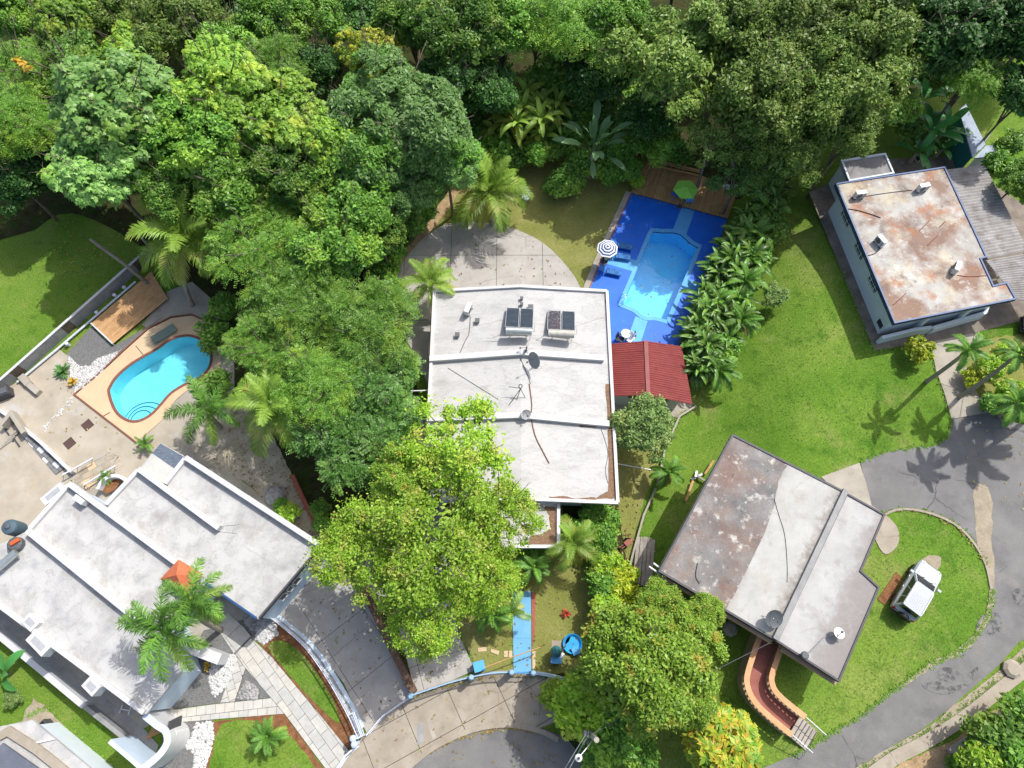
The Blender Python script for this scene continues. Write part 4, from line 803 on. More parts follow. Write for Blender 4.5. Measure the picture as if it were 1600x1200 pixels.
# small boxes standing out along the lower parapet and upper left edge
for a, w_, h_ in (((66, 1006), 1.6, .9), ((149, 1072), 1.0, 1.0), ((53, 973), 1.0, .8), ((86, 773), 1.6, .5)):
    p = P(*a, ZH); an_ = R(-38) if a[1] > 900 else R(46)
    MB().box((p.x, p.y, ZH), (w_, .7, h_), an_).make('parapet_box', m_white, lh); MB().box((p.x, p.y, ZH+h_/2+.004), (w_*.65, .4, .01), an_).make('box_top_plate', m_dish, lh)  # thin grey plate lies flat on each box top
ac_unit(132, 784, ZH, R(-32), 'air conditioner on the upper part of the stepped white roof')
t = thing('chimney_hood', 'small terracotta hipped roof turret among the palms on the stepped white roof', 'turret', P(286, 900, ZH))
b = MB(); c4 = [P(250, 905, ZH+.9), P(279, 874, ZH+.9), P(318, 897, ZH+.9), P(290, 930, ZH+.9)]; m4 = (c4[0]+c4[2])/2+Vector((0, 0, .8))
for i in range(4): b.add([c4[i], c4[(i+1) % 4], m4], [(0, 1, 2)])
b.add(c4, [(3, 2, 1, 0)]); b.make('hipped_roof', m_orange if False else pm('clay_tile_roof', [(.3, (.42, .11, .05)), (.7, (.52, .16, .08))], scale=5, grain=.2), t); MB().prism(inset(c4, .2), ZH-.05, ZH+.9).make('turret_wall', m_white, t)
t = thing('water_tank', 'round dark grey water tank at the left corner of the stepped roof', 'water tank', P(32, 828, ZH-.6))
MB().lathe([(.5, 0), (.52, .1), (.52, 1.1), (.48, 1.22), (.2, 1.3), (.18, 1.36)], n=20).make('tank_body', pm('tank_grey', (.07, .11, .14), rough=.55), t, True); MB().lathe([(.16, 1.36), (.17, 1.4), (.05, 1.43)], n=12).make('lid', m_dishdark, t, True)
t = thing('pump_unit', 'dark pump housing with orange cap beside the round water tank', 'pump', P(30, 852, ZH-.1))
MB().lathe([(.5, 0), (.5, .5), (.35, .62)], n=10).make('housing', m_dishdark, t, True); MB().box((.15, .12, .7), (.6, .25, .16), R(35)).make('cap', pm('orange_cap', (.5, .1, .03)), t, True)
t = thing('heater_tank', 'long grey tank lying on the left edge of the stepped roof below the pump', 'tank', P(22, 872, ZH+.3))
MB().tube([(-.9, -.9, .3), (.25, .35, .3)], .26, n=14).make('tank_body', m_steel, t, True)
for k in (0, 1): MB().box((-.7+.8*k, -.68+.85*k, .0), (.5, .06, .2), R(-40)).make('cradle', m_metal, t, True)
t = thing('roof_antenna', 'television antenna mast lying over the end of the longest roof rib', 'antenna', P(345, 825, ZH))
MB().tube([(0, 0, .5), (1.6, .05, .9)], .02).make('boom', m_metal, t, True); MB().tube([(0, 0, 0), (0, 0, .55)], .12, n=8).make('base', m_metal, t, True)
for k in range(3): MB().tube([(1.2+.18*k, -.4+.1*k, .85), (1.35+.18*k, .35-.1*k, .9)], .012, n=4).make('element', m_metal, t, True)
# curved white front walls of the left house
fw = thing('curved_front_wall', 'white curved entrance wall with blue coping at the lower end of the stepped roof house', 'wall', G(262, 1150))
zc = 2.9
fl = [P(228, 1117, ZH), P(283, 1050, ZH)]
arc = cr([(226, 1117), (246, 1133), (259, 1142), (262, 1158), (254, 1174), (240, 1188), (222, 1202)], 4)
MB().wall(q(arc, zc), .28, 0, zc).make('wall', m_white, fw); MB().wall(q(arc, zc), .42, zc+.002, zc+.06).make('coping', plain('blue_white_coping', (.5, .58, .72)), fw)
MB().wall(q([(171, 1158), (205, 1187), (224, 1204)], zc), .25, 0, zc).make('wall', m_wallblue, fw)
MB().wall(q([(274, 1002), (306, 1016), (343, 1030)], 1.6), .7, 0, 1.6).make('planter_wall', m_white, fw)
MB().bar(P(263, 1140, zc-.1), P(282, 1130, .9), .12, .9).make('dark_gate_side', m_trimdark, fw)
gt = thing('metal_gate', 'pale ribbed sliding gate curving round the lower corner of the stepped roof house', 'gate', G(295, 1150))
gp = [Vector(v) for v in cr([tuple(v) for v in q([(272, 1138), (291, 1137), (292, 1152), (284, 1165), (262, 1180)], .3)], 3)]
for i in range(len(gp)-1):
    MB().wall([gp[i], lerp(gp[i], gp[i+1], .94)], .06, .1, 1.9).make('panel', m_ac, gt)
MB().wall(gp, .09, 1.92, 2.0).make('top_rail', m_railwhite, gt)
# ---------------- grey shed in the far right corner
sh = thing('shed', 'blue grey roofed shed with teal wall in the trees at the upper right corner', 'shed', G(1520, 210))
sp = [(1498, 168), (1510, 163), (1539, 222), (1520, 246)]
z = PL+2.3; rs = q([(1499, 172), (1509, 162), (1540, 225), (1520, 247)], z); MB().prism(rs, z-.1, z).make('roof', m_bluegrey, sh); MB().prism(inset(rs, .08), PL, z-.1).make('wall', m_tealwall, sh)
rs = q([(1522, 247), (1541, 227), (1565, 228), (1558, 240), (1540, 245)], z-.5); MB().prism(rs, z-.6, z-.5).make('lean_to_roof', m_bluegrey, sh); MB().prism(inset(rs, .1), PL, z-.6).make('lean_to_wall', m_wall, sh)
# ---------------- neighbour roof in the bottom-left corner
nb = thing('neighbour_house', 'grey roofed neighbour house with white fascia cut by the bottom left corner', 'house', G(40, 1180))
zn = 3.0; rn = q([(-80, 1240), (0, 1135), (50, 1125), (86, 1155), (140, 1200), (240, 1290), (100, 1400)], zn)
MB().prism(rn, zn-.25, zn).make('roof', m_roofB, nb); MB().prism(inset(rn, .3), 0, zn-.25).make('wall', m_wall, nb)
MB().prism(q([(12, 1160), (90, 1215), (40, 1300), (-70, 1260)], zn), zn+.3, zn+.5).make('upper_roof', m_bluegrey if False else pm('dark_slate_roof', [(.3, (.09, .10, .13)), (.7, (.13, .145, .18))], scale=1), nb)
MB().bar(P(45, 1163, zn+.05), P(86, 1154, zn+.05), .12, .12).make('roof_batten', m_white, nb)
MB().wall(q([(2, 1150), (16, 1142), (60, 1170), (110, 1210), (150, 1250)], zn), .5, zn, zn+.22).make('coping', m_walk, nb)
# ================================================================ trees and plants
def rnd_unit(rg, n):
    v = rg.normal(size=(n, 3)); return v/np.linalg.norm(v, axis=1)[:, None]
def leaf_quads(rg, pos, nrm, Lm, Wm, droop=.25, axis=None):
    n = len(pos); nrm = nrm/np.linalg.norm(nrm, axis=1)[:, None]
    a = rnd_unit(rg, n) if axis is None else axis
    a = a-nrm*(a*nrm).sum(1)[:, None]; a /= np.linalg.norm(a, axis=1)[:, None]+1e-9
    b = np.cross(nrm, a); s = rg.uniform(.55, 1.55, n)[:, None]
    a = a.copy(); tip = a*1.0; tip[:, 2] -= droop
    L = Lm*s; W = Wm*s
    V = np.stack([pos-a*L*.5, pos+b*W*.5-nrm*W*.1, pos+tip*L*.5, pos-b*W*.5-nrm*W*.1], 1).reshape(-1, 3)
    return V
def crown_np(seed, Rr=4.5, rz=.75, ncl=70, rc=.25, nleaf=15000, L=.34, W=.17, lob=.34, up=.5, bottom=-.3, fill=.14, gap=.0, droop=.25, kind='leaf', spray=.9, rough=.55, nr_=.68, lobes=0):
    rg = np.random.default_rng(seed)
    k = np.arange(ncl); ph = k*2.39996+rg.uniform(-.4, .4, ncl); z = bottom+(1-bottom)*(k+.5)/ncl+rg.uniform(-.06, .06, ncl); z = np.clip(z, -.6, 1)
    rr = np.sqrt(1-z*z); d = np.stack([rr*np.cos(ph), rr*np.sin(ph), z], 1)
    az = np.arctan2(d[:, 1], d[:, 0])
    lump = 1+.13*np.sin(3*az+rg.uniform(0, 6))+.08*np.sin(5*az+rg.uniform(0, 6))
    rad = (1-lob*rg.random(ncl)**1.3)*lump
    crad = rc*Rr*np.clip(rg.lognormal(-.05, .33, ncl), .5, 1.9)
    C = d*(rad*Rr-crad*.55)[:, None]; C[:, 2] *= rz
    if lobes:                             # big limbs each carry their own dome of clumps
        kk = np.arange(lobes); pl_ = kk*2.39996+rg.uniform(-.5, .5, lobes); zl = np.clip(-.1+1.05*(kk+.5)/lobes+rg.uniform(-.12, .12, lobes), -.2, .97); rl = np.sqrt(1-zl*zl)
        Lc = np.stack([rl*np.cos(pl_), rl*np.sin(pl_), zl*rz], 1)*(Rr*rg.uniform(.42, .72, lobes))[:, None]; lr = Rr*rg.uniform(.27, .46, lobes)
        li = rg.choice(lobes, ncl, p=lr**2/np.sum(lr**2)); d = rnd_unit(rg, ncl)+np.array([0, 0, .45])+Lc[li]/Rr*.6; d /= np.linalg.norm(d, axis=1)[:, None]
        crad = crad*.85; C = Lc[li]+d*(lr[li]-crad*.5)[:, None]
    keep = rg.random(ncl) >= gap; C, crad, d = C[keep], crad[keep], d[keep]; m = len(C)
    wgt = crad**2; wgt /= wgt.sum(); wgt = np.cumsum(wgt)
    nl = int(nleaf*(1-fill)); ci = np.searchsorted(wgt, rg.random(nl)).clip(0, m-1)
    v = rnd_unit(rg, nl)+d[ci]*.7+np.array([0, 0, .35]); v /= np.linalg.norm(v, axis=1)[:, None]
    r = crad[ci]*(.4+.55*np.sqrt(rg.random(nl))+rough*rg.random(nl)**5); p = C[ci]+v*r[:, None]*np.array([1, 1, .8])
    nrm = v*.45+np.array([0, 0, up])+rnd_unit(rg, nl)*nr_
    out = []
    if kind == 'leaf': out.append(leaf_quads(rg, p, nrm, L, W, droop))
    elif kind == 'rosette':
        nr = nl//7; p, nrm = p[:nr], v[:nr]*.4+np.array([0, 0, .6])+rnd_unit(rg, nr)*.5; nrm /= np.linalg.norm(nrm, axis=1)[:, None]
        t = np.cross(nrm, rnd_unit(rg, nr)); t /= np.linalg.norm(t, axis=1)[:, None]; bb = np.cross(nrm, t)
        for i in range(7):
            an = 2*pi*i/7+rg.uniform(-.3, .3, nr); a = t*np.cos(an)[:, None]+bb*np.sin(an)[:, None]
            out.append(leaf_quads(rg, p+a*L*.55, nrm+a*.35, L, W, droop, a))
    else:                                 # feathered sprays: two ranks of leaflets on a drooping axis
        ns = nl//14; p, vv = p[:ns], v[:ns]; ax = vv*np.array([1, 1, .25])+rnd_unit(rg, ns)*.45; ax[:, 2] -= .12; ax /= np.linalg.norm(ax, axis=1)[:, None]
        nn = np.array([0, 0, 1.])+rnd_unit(rg, ns)*.35; nn -= ax*(nn*ax).sum(1)[:, None]; nn /= np.linalg.norm(nn, axis=1)[:, None]; sd = np.cross(nn, ax)
        ln = rg.uniform(.7, 1.3, ns)[:, None]*spray
        for j in range(7):
            t = (j+.5)/7; cpt = p+ax*ln*(t-.3); cpt[:, 2] -= (.25*ln*t*t)[:, 0]
            for sgn in (-1, 1):
                a = sd*sgn+ax*.45; out.append(leaf_quads(rg, cpt+a*L*.5*(1-.5*abs(t-.45)), nn+rnd_unit(rg, ns)*.2, L*(1-.5*abs(t-.45)), W, droop, a))
    nf = int(nleaf*fill); v = rnd_unit(rg, nf); v[:, 2] = np.abs(v[:, 2])-.25*rg.random(nf)
    p = v*(Rr*.78*rg.random(nf)**.4)[:, None]; p[:, 2] *= rz
    out.append(leaf_quads(rg, p, v+np.array([0, 0, .8]), L*1.5, W*1.6, droop))
    return np.concatenate(out), C
def crown_mesh(name, mat, **kw):
    V, C = crown_np(**kw); return np_mesh(name, V, np.arange(len(V)).reshape(-1, 4), mat), C
def trunk_mesh(seed, C, h, r=.22, Rr=4.5, limbs=9, stems=1):
    rg = random.Random(seed); b = MB()
    for s in range(stems):
        ox, oy = (rg.uniform(-.5, .5), rg.uniform(-.5, .5)) if stems > 1 else (0, 0)
        b.tube([(ox, oy, -.6), (ox*.9, oy*.9, h*.3), (rg.uniform(-.25, .25), rg.uniform(-.25, .25), h*.62)], r, r*.7, 8)
    for c in (C[i] for i in rg.sample(range(len(C)), min(limbs, len(C)))):
        c = Vector(c)*.9+Vector((0, 0, h)); m = Vector((c.x*.4, c.y*.4, h*.62+(c.z-h*.62)*.55))
        b.tube([(0, 0, h*.55), m, c], r*.5, r*.12, 5)
    if Rr > 3 and h > 5:                  # bare twigs poking out of the top
        for c in (C[i] for i in rg.sample(range(len(C)), min(16, len(C)))):
            v = Vector(c); u = v.normalized(); p = Vector((0, 0, h))+v*.95; e_ = p+u*rg.uniform(.7, 1.5)+Vector((rg.uniform(-.5, .5), rg.uniform(-.5, .5), .2))
            b.tube([p-u*1.2, p, p.lerp(e_, .5)+Vector((rg.uniform(-.12, .12), rg.uniform(-.12, .12), 0)), e_], .045, .014, 4)
            b.tube([p.lerp(e_, .4), p.lerp(e_, .4)+Vector((rg.uniform(-.6, .6), rg.uniform(-.6, .6), .35))], .025, .01, 4)
    return b.mesh('trunk', m_bark, smooth=True)
TYPES = {}
def ttype(key, name, mat, h, seeds, r=.22, Rr=4.5, **kw):
    out = []
    for s in seeds:
        me, C = crown_mesh('crown', mat, seed=s, Rr=Rr, **kw); out.append((me, trunk_mesh(s, C, h, r, Rr, stems=2 if h < 3 else 1)))
    TYPES[key] = (name, h, Rr, out)
ttype('broad', 'broadleaf_tree', m_broad, 6.5, (1, 2, 3), ncl=130, rc=.17, nleaf=22000, L=0.31, W=0.17, lobes=11)
ttype('pale', 'pale_leaved_tree', m_pale, 7, (4, 5), ncl=125, rc=.17, nleaf=22000, L=.33, W=.2, kind='rosette', lob=.25, lobes=12)
ttype('ylw', 'yellow_green_tree', m_ylw, 7, (6, 7), ncl=125, rc=.165, nleaf=22000, L=.30, W=.16, kind='rosette', lob=.36, lobes=11)
ttype('mango', 'mango_tree', m_mango, 6.5, (8, 9), ncl=150, rc=.15, nleaf=30000, L=.27, W=.12, lob=.1, rz=.72, rough=.15, nr_=.6)
ttype('feather', 'feathery_tree', m_feather, 5.5, (10, 11, 12), ncl=85, rc=.21, nleaf=32000, L=.19, W=.07, kind='spray', lob=.3, spray=1.0, rz=.52, lobes=9)
ttype('dfeather', 'dark_feathery_tree', m_dfeather, 5.5, (13, 14), ncl=80, rc=.22, nleaf=21000, L=.30, W=.14, kind='spray', lob=.25, spray=1.1, rz=.65, lobes=9)
ttype('olive', 'olive_green_tree', m_olive, 7.5, (15, 16, 17), ncl=130, rc=.18, nleaf=24000, L=0.27, W=0.13, lob=.4, droop=.5, rz=.85, gap=.22, fill=.06, lobes=12)
ttype('lime', 'lime_green_tree', m_limeleaf, 6, (18, 19, 20), ncl=140, rc=.17, nleaf=17000, L=0.21, W=0.115, lob=.55, gap=.4, fill=.04, rz=.9, rough=1.1, lobes=12)
ttype('limethin', 'lime_green_tree', m_limeleaf, 6, (34,), ncl=100, rc=.15, nleaf=11000, L=0.22, W=0.12, lob=.5, gap=.3, fill=.03, rz=.8, rough=1.1, lobes=9)
ttype('thindark', 'dark_leaved_tree', m_dfeather, 5.5, (35,), ncl=60, rc=.17, nleaf=6500, L=.28, W=.13, lob=.5, gap=.3, fill=.03)
ttype('thinolive', 'olive_green_tree', m_olive, 7.5, (36,), ncl=80, rc=.15, nleaf=8500, L=.28, W=.14, lob=.5, gap=.3, fill=.03, droop=.5)
ttype('autumn', 'orange_tinted_tree', m_autumn, 5, (21, 22), ncl=140, rc=.165, nleaf=24000, L=0.22, W=0.12, lob=.45, rz=.85, gap=.18, fill=.06, lobes=12)
ttype('dark', 'dark_leaved_tree', m_dark, 5.5, (23, 24), ncl=80, rc=.22, nleaf=13000, L=.4, W=.22, lobes=9)
ttype('flower', 'yellow_flowering_tree', m_flower, 7, (25,), ncl=60, rc=.17, nleaf=9000, L=.34, W=.16, gap=.15, lob=.4, kind='rosette')
ttype('greyg', 'grey_green_tree', m_greyg, 3, (26,), r=.12, Rr=2.5, ncl=60, rc=.24, nleaf=9000, L=.22, W=.11, lob=.3)
ttype('bush', 'garden_shrub', m_broad, .7, (27, 28), r=.05, Rr=1.0, ncl=26, rc=.34, nleaf=1500, L=.22, W=.12, bottom=-.2)
ttype('ybush', 'yellow_leaved_shrub', m_yb, .8, (29, 30), r=.05, Rr=1.0, ncl=30, rc=.3, nleaf=1500, L=.2, W=.13, lob=.1, bottom=-.5)
ttype('lbush', 'lime_leaved_shrub', m_limeleaf, .7, (31, 32), r=.05, Rr=1.0, ncl=26, rc=.34, nleaf=1600, L=.2, W=.1, bottom=-.2)
ttype('croton', 'variegated_shrub', m_croton, 1.5, (33,), r=.08, Rr=2.2, ncl=55, rc=.22, nleaf=5600, L=.52, W=.2, kind='rosette', lob=.25, up=.9)
cnt = {}
def tree(px, py, rpx, hc, key, label, group=None, cat='tree', zs=1.0):
    name, h, Rr, vs = TYPES[key]
    g = G(px, py, hc); p = P(px, py, g.z+hc); gz = ground_z(p.x, p.y)
    s = rpx/ppm(px, py, g.z+hc)/Rr; i = cnt.get(key, 0); cnt[key] = i+1; me, tm = vs[i % len(vs)]
    t = thing(name, label, cat, (p.x, p.y, gz), random.uniform(0, 6.28), group, (s, s*random.uniform(.93, 1.07), s*zs))
    z = hc/(s*zs)                          # the crown hangs at its own height, the trunk is stretched to meet it
    link('trunk', tm, t, scale=(1, 1, z/h)); link('crown', me, t, (0, 0, z)); return t
FG = 'forest trees behind the houses'
for a in [
 (25, 20, 62, 8.5, 'broad', 'broad green tree filling the very top left corner of the forest'),
 (110, 40, 68, 9, 'ylw', 'yellowish tree just right of the top left corner tree'),
 (200, 28, 62, 8.5, 'olive', 'thin olive tree at the top edge above the big pale tree'),
 (285, 52, 72, 9, 'olive', 'dry looking olive tree with bare twigs near the top, right of the thin olive tree'),
 (32, 118, 62, 8.5, 'feather', 'feathery tree on the left edge with two small orange blossoms'),
 (120, 125, 70, 8.5, 'broad', 'green tree between the orange blossomed tree and the big pale tree'),
 (215, 88, 56, 8.5, 'ylw', 'small yellowish tree directly above the big pale tree'),
 (45, 200, 78, 8.5, 'feather', 'feathery tree on the left edge below the orange blossomed tree'),
 (24, 280, 56, 5.5, 'dark', 'dark tree on the left edge overhanging the shaded lawn'),
 (105, 268, 42, 5, 'dark', 'dark tree tucked under the left side of the big pale tree'),
 (190, 180, 108, 10.5, 'pale', 'big pale tree with large light leaves at the left of the forest'),
 (160, 268, 80, 9, 'pale', 'second pale large leaved tree below the big one, above the shaded lawn'),
 (350, 150, 88, 10.5, 'ylw', 'tall yellow green tree right of the big pale tree'),
 (315, 225, 86, 9.5, 'broad', 'dense green tree between the pale trees and the coconut palm'),
 (262, 300, 52, 8, 'broad', 'small green tree just behind the left coconut palm'),
 (372, 85, 60, 8.5, 'broad', 'green tree above the tall yellow green tree'),
 (362, 22, 56, 8, 'dark', 'dark tree on the top edge left of centre'),
 (442, 38, 62, 9, 'broad', 'glossy green tree on the top edge above the small feathery tree'),
 (432, 105, 58, 9, 'feather', 'small feathery tree between two yellow green trees'),
 (505, 28, 56, 9, 'broad', 'green tree on the top edge left of the yellow flowering tree'),
 (578, 88, 52, 9.5, 'flower', 'tree crowned with yellow flowers above the round mango tree'),
 (565, 25, 56, 8, 'dark', 'dark tree on the top edge behind the yellow flowers'),
 (490, 110, 46, 8, 'dark', 'dark tree left of the yellow flowering tree'),
 (642, 38, 62, 9, 'broad', 'green tree on the top edge right of the yellow flowers'),
 (718, 58, 70, 9.5, 'broad', 'bushy green tree on the top edge above the dark hollow'),
 (695, 128, 48, 8, 'dark', 'dark tree just above the right shoulder of the mango tree'),
 (783, 45, 62, 9, 'broad', 'green tree on the top edge left of the bright feathery tree'),
 (762, 140, 50, 6, 'dark', 'dark tree above the arching leaf thicket'),
 (432, 190, 88, 10, 'ylw', 'yellow green tree touching the left side of the mango tree'),
 (612, 195, 112, 9.5, 'mango', 'large round dense grey green mango tree in the middle of the forest'),
 (695, 240, 58, 8, 'mango', 'smaller mango crown at the right foot of the large one, by the coconut palm'),
 (515, 222, 54, 10.5, 'ylw', 'bright yellow leaved tree on the left flank of the large mango tree'),
 (465, 280, 72, 8.5, 'broad', 'green tree below the yellow tree beside the mango'),
 (548, 315, 82, 8, 'broad', 'leafy green tree below the large mango tree above the driveway'),
 (628, 290, 58, 7, 'mango', 'low mango crown overhanging the driveway edge'),
 (380, 305, 78, 8, 'broad', 'green tree right of the left coconut palm'),
 (412, 385, 78, 7.5, 'feather', 'feathery tree right of and below the left coconut palm'),
 (522, 395, 76, 7.5, 'broad', 'green tree above the feathery thicket, left of the driveway'),
 (592, 370, 44, 6, 'broad', 'small green tree leaning over the left rim of the driveway'),
 (465, 470, 92, 7, 'feather', 'wide bright feathery tree in the thicket left of the driveway'),
 (570, 520, 86, 7, 'feather', 'bright feathery tree nearest the left wall of the main house'),
 (422, 545, 62, 6.5, 'feather', 'feathery tree right of the kidney shaped pool'),
 (600, 600, 62, 6.5, 'dfeather', 'dark feathery tree beside the drain spout of the main house'),
 (510, 605, 80, 7, 'feather', 'feathery tree in the lower middle of the thicket'),
 (600, 665, 60, 6, 'dfeather', 'dark feathery tree touching the lime green trees'),
 (540, 700, 68, 6, 'dfeather', 'dark feathery tree at the lower end of the thicket by the passage'),
 (890, 45, 84, 9, 'feather', 'bright feathery tree on the top edge right of centre'),
 (838, 48, 52, 7, 'feather', 'feathery tree on the left side of the bright one above the arching thicket'),
 (940, 118, 60, 6, 'dark', 'dark tree in the hollow left of the big olive trees'),
 (965, 35, 66, 9.5, 'broad', 'green tree on the top edge between feathery and olive trees'),
 (1050, 105, 95, 10, 'olive', 'leftmost of the big olive trees behind the blue pool'),
 (1150, 55, 95, 10.5, 'olive', 'big olive tree on the top edge straight above the hedge'),
 (1262, 65, 96, 10.5, 'olive', 'big olive tree on the top edge above the annex of the stained roof house'),
 (1368, 55, 86, 10, 'olive', 'rightmost of the big olive trees on the top edge'),
 (1190, 155, 96, 10, 'olive', 'big olive tree over the upper end of the pool hedge'),
 (1302, 155, 92, 9.5, 'olive', 'big olive tree just behind the annex of the stained roof house'),
 (1120, 212, 56, 8, 'thinolive', 'small olive crown hanging toward the wooden pool deck'),
 (1235, 235, 66, 7.5, 'olive', 'low olive crown at the upper end of the bright lawn'),
 (1322, 212, 52, 7.5, 'olive', 'low olive crown touching the annex roof corner'),
 (1388, 165, 44, 6, 'broad', 'light green tree left of the banana plants'),
 (1158, 272, 58, 5.5, 'thindark', 'dark tree shading the right end of the wooden deck'),
 (1012, 188, 44, 4.5, 'dark', 'dark tree behind the fence of the wooden deck'),
 (1475, 48, 78, 9, 'dark', 'dark dense tree on the top edge above the bright green tree'),
 (1520, 115, 58, 7, 'feather', 'bright green tree above the shed in the upper right corner'),
 (1580, 45, 72, 9, 'dark', 'dark tree in the top right corner'),
 (1598, 150, 50, 7, 'dark', 'dark tree on the right edge behind the shed'),
 (1592, 285, 36, 3.5, 'broad', 'low green tree on the right edge beside the patio roof'),
 (728, 708, 100, 7.5, 'limethin', 'lime green tree whose thin crown covers the left part of the main roof'),
 (640, 745, 66, 7, 'autumn', 'orange tinted tree between the feathery thicket and the lime green trees'),
 (575, 860, 86, 7, 'lime', 'lime green tree overhanging the right wall of the stepped roof house'),
 (690, 850, 108, 8.5, 'lime', 'largest lime green tree in front of the main house'),
 (778, 800, 66, 7.5, 'limethin', 'lime green tree leaning over the porch roof'),
 (668, 960, 70, 7, 'lime', 'lowest lime green tree hanging over the two front driveways'),
 (760, 905, 62, 6.5, 'lime', 'lime green tree at the top end of the blue path'),
 (1005, 1045, 118, 7, 'autumn', 'large orange tinted tree by the round road end'),
 (1065, 1010, 70, 6, 'autumn', 'orange tinted tree nearest the ramp of the weathered house'),
 (1075, 1090, 56, 5.5, 'autumn', 'low orange tinted tree above the golden variegated shrub'),
 (1030, 950, 46, 6, 'autumn', 'upper arm of the orange tinted trees nearest the weathered roof corner'),
 (1095, 962, 42, 5.5, 'autumn', 'small orange tinted crown reaching under the lower edge of the weathered roof'),
 (1006, 668, 50, 3.6, 'greyg', 'small grey green tree between the pool hut and the main house corner'),
 (1210, 462, 20, 1.8, 'greyg', 'tiny sapling on the bright lawn right of the pool hedge'),
]: tree(*a, group=FG if a[1] < 420 else None)
for k, x in enumerate(range(-60, 1720, 125)):
    tree(x, -40-(k % 2)*25, 75, 9, ('broad', 'ylw', 'olive', 'dark', 'feather')[k % 5], 'tree of the back row only just showing along the top edge', group='back row of forest trees')
for x, y in ((27, 95), (42, 107), (35, 101)):
    V, C = crown_np(seed=int(x*7), Rr=.32, ncl=8, rc=.5, nleaf=60, L=.22, W=.16)
    o = link('flame_blossom', np_mesh('flame_blossom', V, np.arange(len(V)).reshape(-1, 4), m_orangeleaf), None, P(x, y, 11.3)); tag(o, 'cluster of orange blossoms on the feathery tree at the left edge', 'flower', 'orange blossom clusters')
# shrubs
SH = [
 (905, 1108, 48, 3.2, 'lbush', 'bright lime shrub at the edge of the round road below the orange tree'), (868, 1085, 26, 2, 'lbush', 'small lime shrub left of the large orange tinted tree'),
 (955, 1150, 44, 3, 'bush', 'dark green shrub at the foot of the street light pole'), (925, 1175, 26, 2, 'bush', 'green shrub right of the street light arm'),
 (1000, 1175, 30, 1.6, 'bush', 'low shrub beside the broken concrete at the bottom edge'),
 (874, 290, 26, 1.2, 'bush', 'round green shrub left of the travellers palm'), (900, 270, 24, 1.3, 'bush', 'shrub at the foot of the travellers palm'), (985, 262, 20, 1.4, 'bush', 'shrub at the left corner of the wooden deck'), (996, 285, 13, .8, 'lbush', 'small bright shrub leaning over the wooden deck'), (952, 270, 24, 1.6, 'bush', 'shrub right of the travellers palm trunk'),
 (1438, 546, 20, 1.3, 'ybush', 'round yellow shrub at the corner of the stained roof house drive'),
 (928, 800, 24, 1.5, 'bush', 'topmost shrub of the side hedge under the main house corner'), (950, 815, 22, 1.4, 'bush', 'shrub of the side hedge just right of the topmost one'), (912, 830, 24, 1.6, 'bush', 'shrub of the side hedge next to the porch palm'), (938, 845, 26, 1.6, 'bush', 'dense shrub in the upper middle of the side hedge'), (950, 880, 26, 1.6, 'lbush', 'lime shrub in the middle of the side hedge'), (972, 900, 24, 1.5, 'ybush', 'yellow shrub of the side hedge by the timber stack'), (945, 915, 26, 1.6, 'bush', 'green shrub below the middle of the side hedge'), (968, 930, 25, 1.6, 'ybush', 'yellowest shrub near the lower end of the side hedge'), (945, 950, 26, 1.8, 'lbush', 'lowest lime shrub of the side hedge'), (975, 955, 22, 1.5, 'ybush', 'yellow shrub touching the large orange tinted tree'),
 (452, 800, 18, 1.0, 'lbush', 'small shrub beside the end wall of the stepped roof'), (440, 790, 12, .8, 'bush', 'tiny shrub in the side passage'),
 (505, 820, 17, 1.2, 'bush', 'shrub at the lower end of the brick edge'), (515, 845, 18, 1.2, 'lbush', 'shrub with pale flowers below the brick edge'), (500, 795, 16, 1.1, 'bush', 'shrub above the brick edge by the feathery tree'),
 (1545, 575, 22, 1.4, 'lbush', 'grassy lime shrub in the middle of the palm bed'), (1570, 555, 22, 1.4, 'lbush', 'grassy lime shrub at the upper right of the palm bed'), (1520, 590, 15, .9, 'ybush', 'yellow shrub at the left foot of the palm bed'), (1575, 610, 22, 1.2, 'lbush', 'grassy shrub near the middle right of the palm bed'), (1545, 630, 18, 1, 'bush', 'green shrub at the lower edge of the palm bed'), (1588, 640, 24, 1.5, 'bush', 'dark shrub on the right edge below the palm bed'),
 (1128, 1165, 52, 2.4, 'croton', 'large golden variegated shrub at the bottom edge'), (1152, 1140, 26, 1.6, 'croton', 'smaller golden variegated shrub nearest the ramp'),
 (20, 1092, 14, .6, 'greyg', 'small grey shrub on the grass at the left edge'),
 (1560, 1150, 40, 2, 'bush', 'green shrub on the bank below the gutter'), (1595, 1120, 34, 2, 'bush', 'shrub on the bank at the right edge'), (1530, 1190, 36, 2, 'lbush', 'lime shrub at the bottom edge of the bank'), (1585, 1185, 40, 2.2, 'bush', 'shrub in the bottom right corner'), (1500, 1198, 22, 1.2, 'bush', 'leftmost shrub on the bank in the bottom right corner'),
]
for a in SH: tree(*a, cat='shrub')
for k in range(26):                        # undergrowth at the forest edge
    x, y = [(740, 185), (755, 215), (728, 205), (775, 235), (800, 245), (840, 240), (868, 228), (890, 200), (905, 250), (938, 215), (965, 235), (1000, 225), (1030, 232), (1060, 240), (660, 330), (640, 352), (615, 392), (600, 425), (600, 455), (350, 480), (335, 520), (340, 600), (1460, 130), (1560, 260), (1580, 225), (1420, 205)][k]
    tree(x, y, random.uniform(20, 30), random.uniform(1.4, 2.4), 'bush', 'low dark shrub in the shade under the forest edge', group='shrubs under the forest edge', cat='shrub')
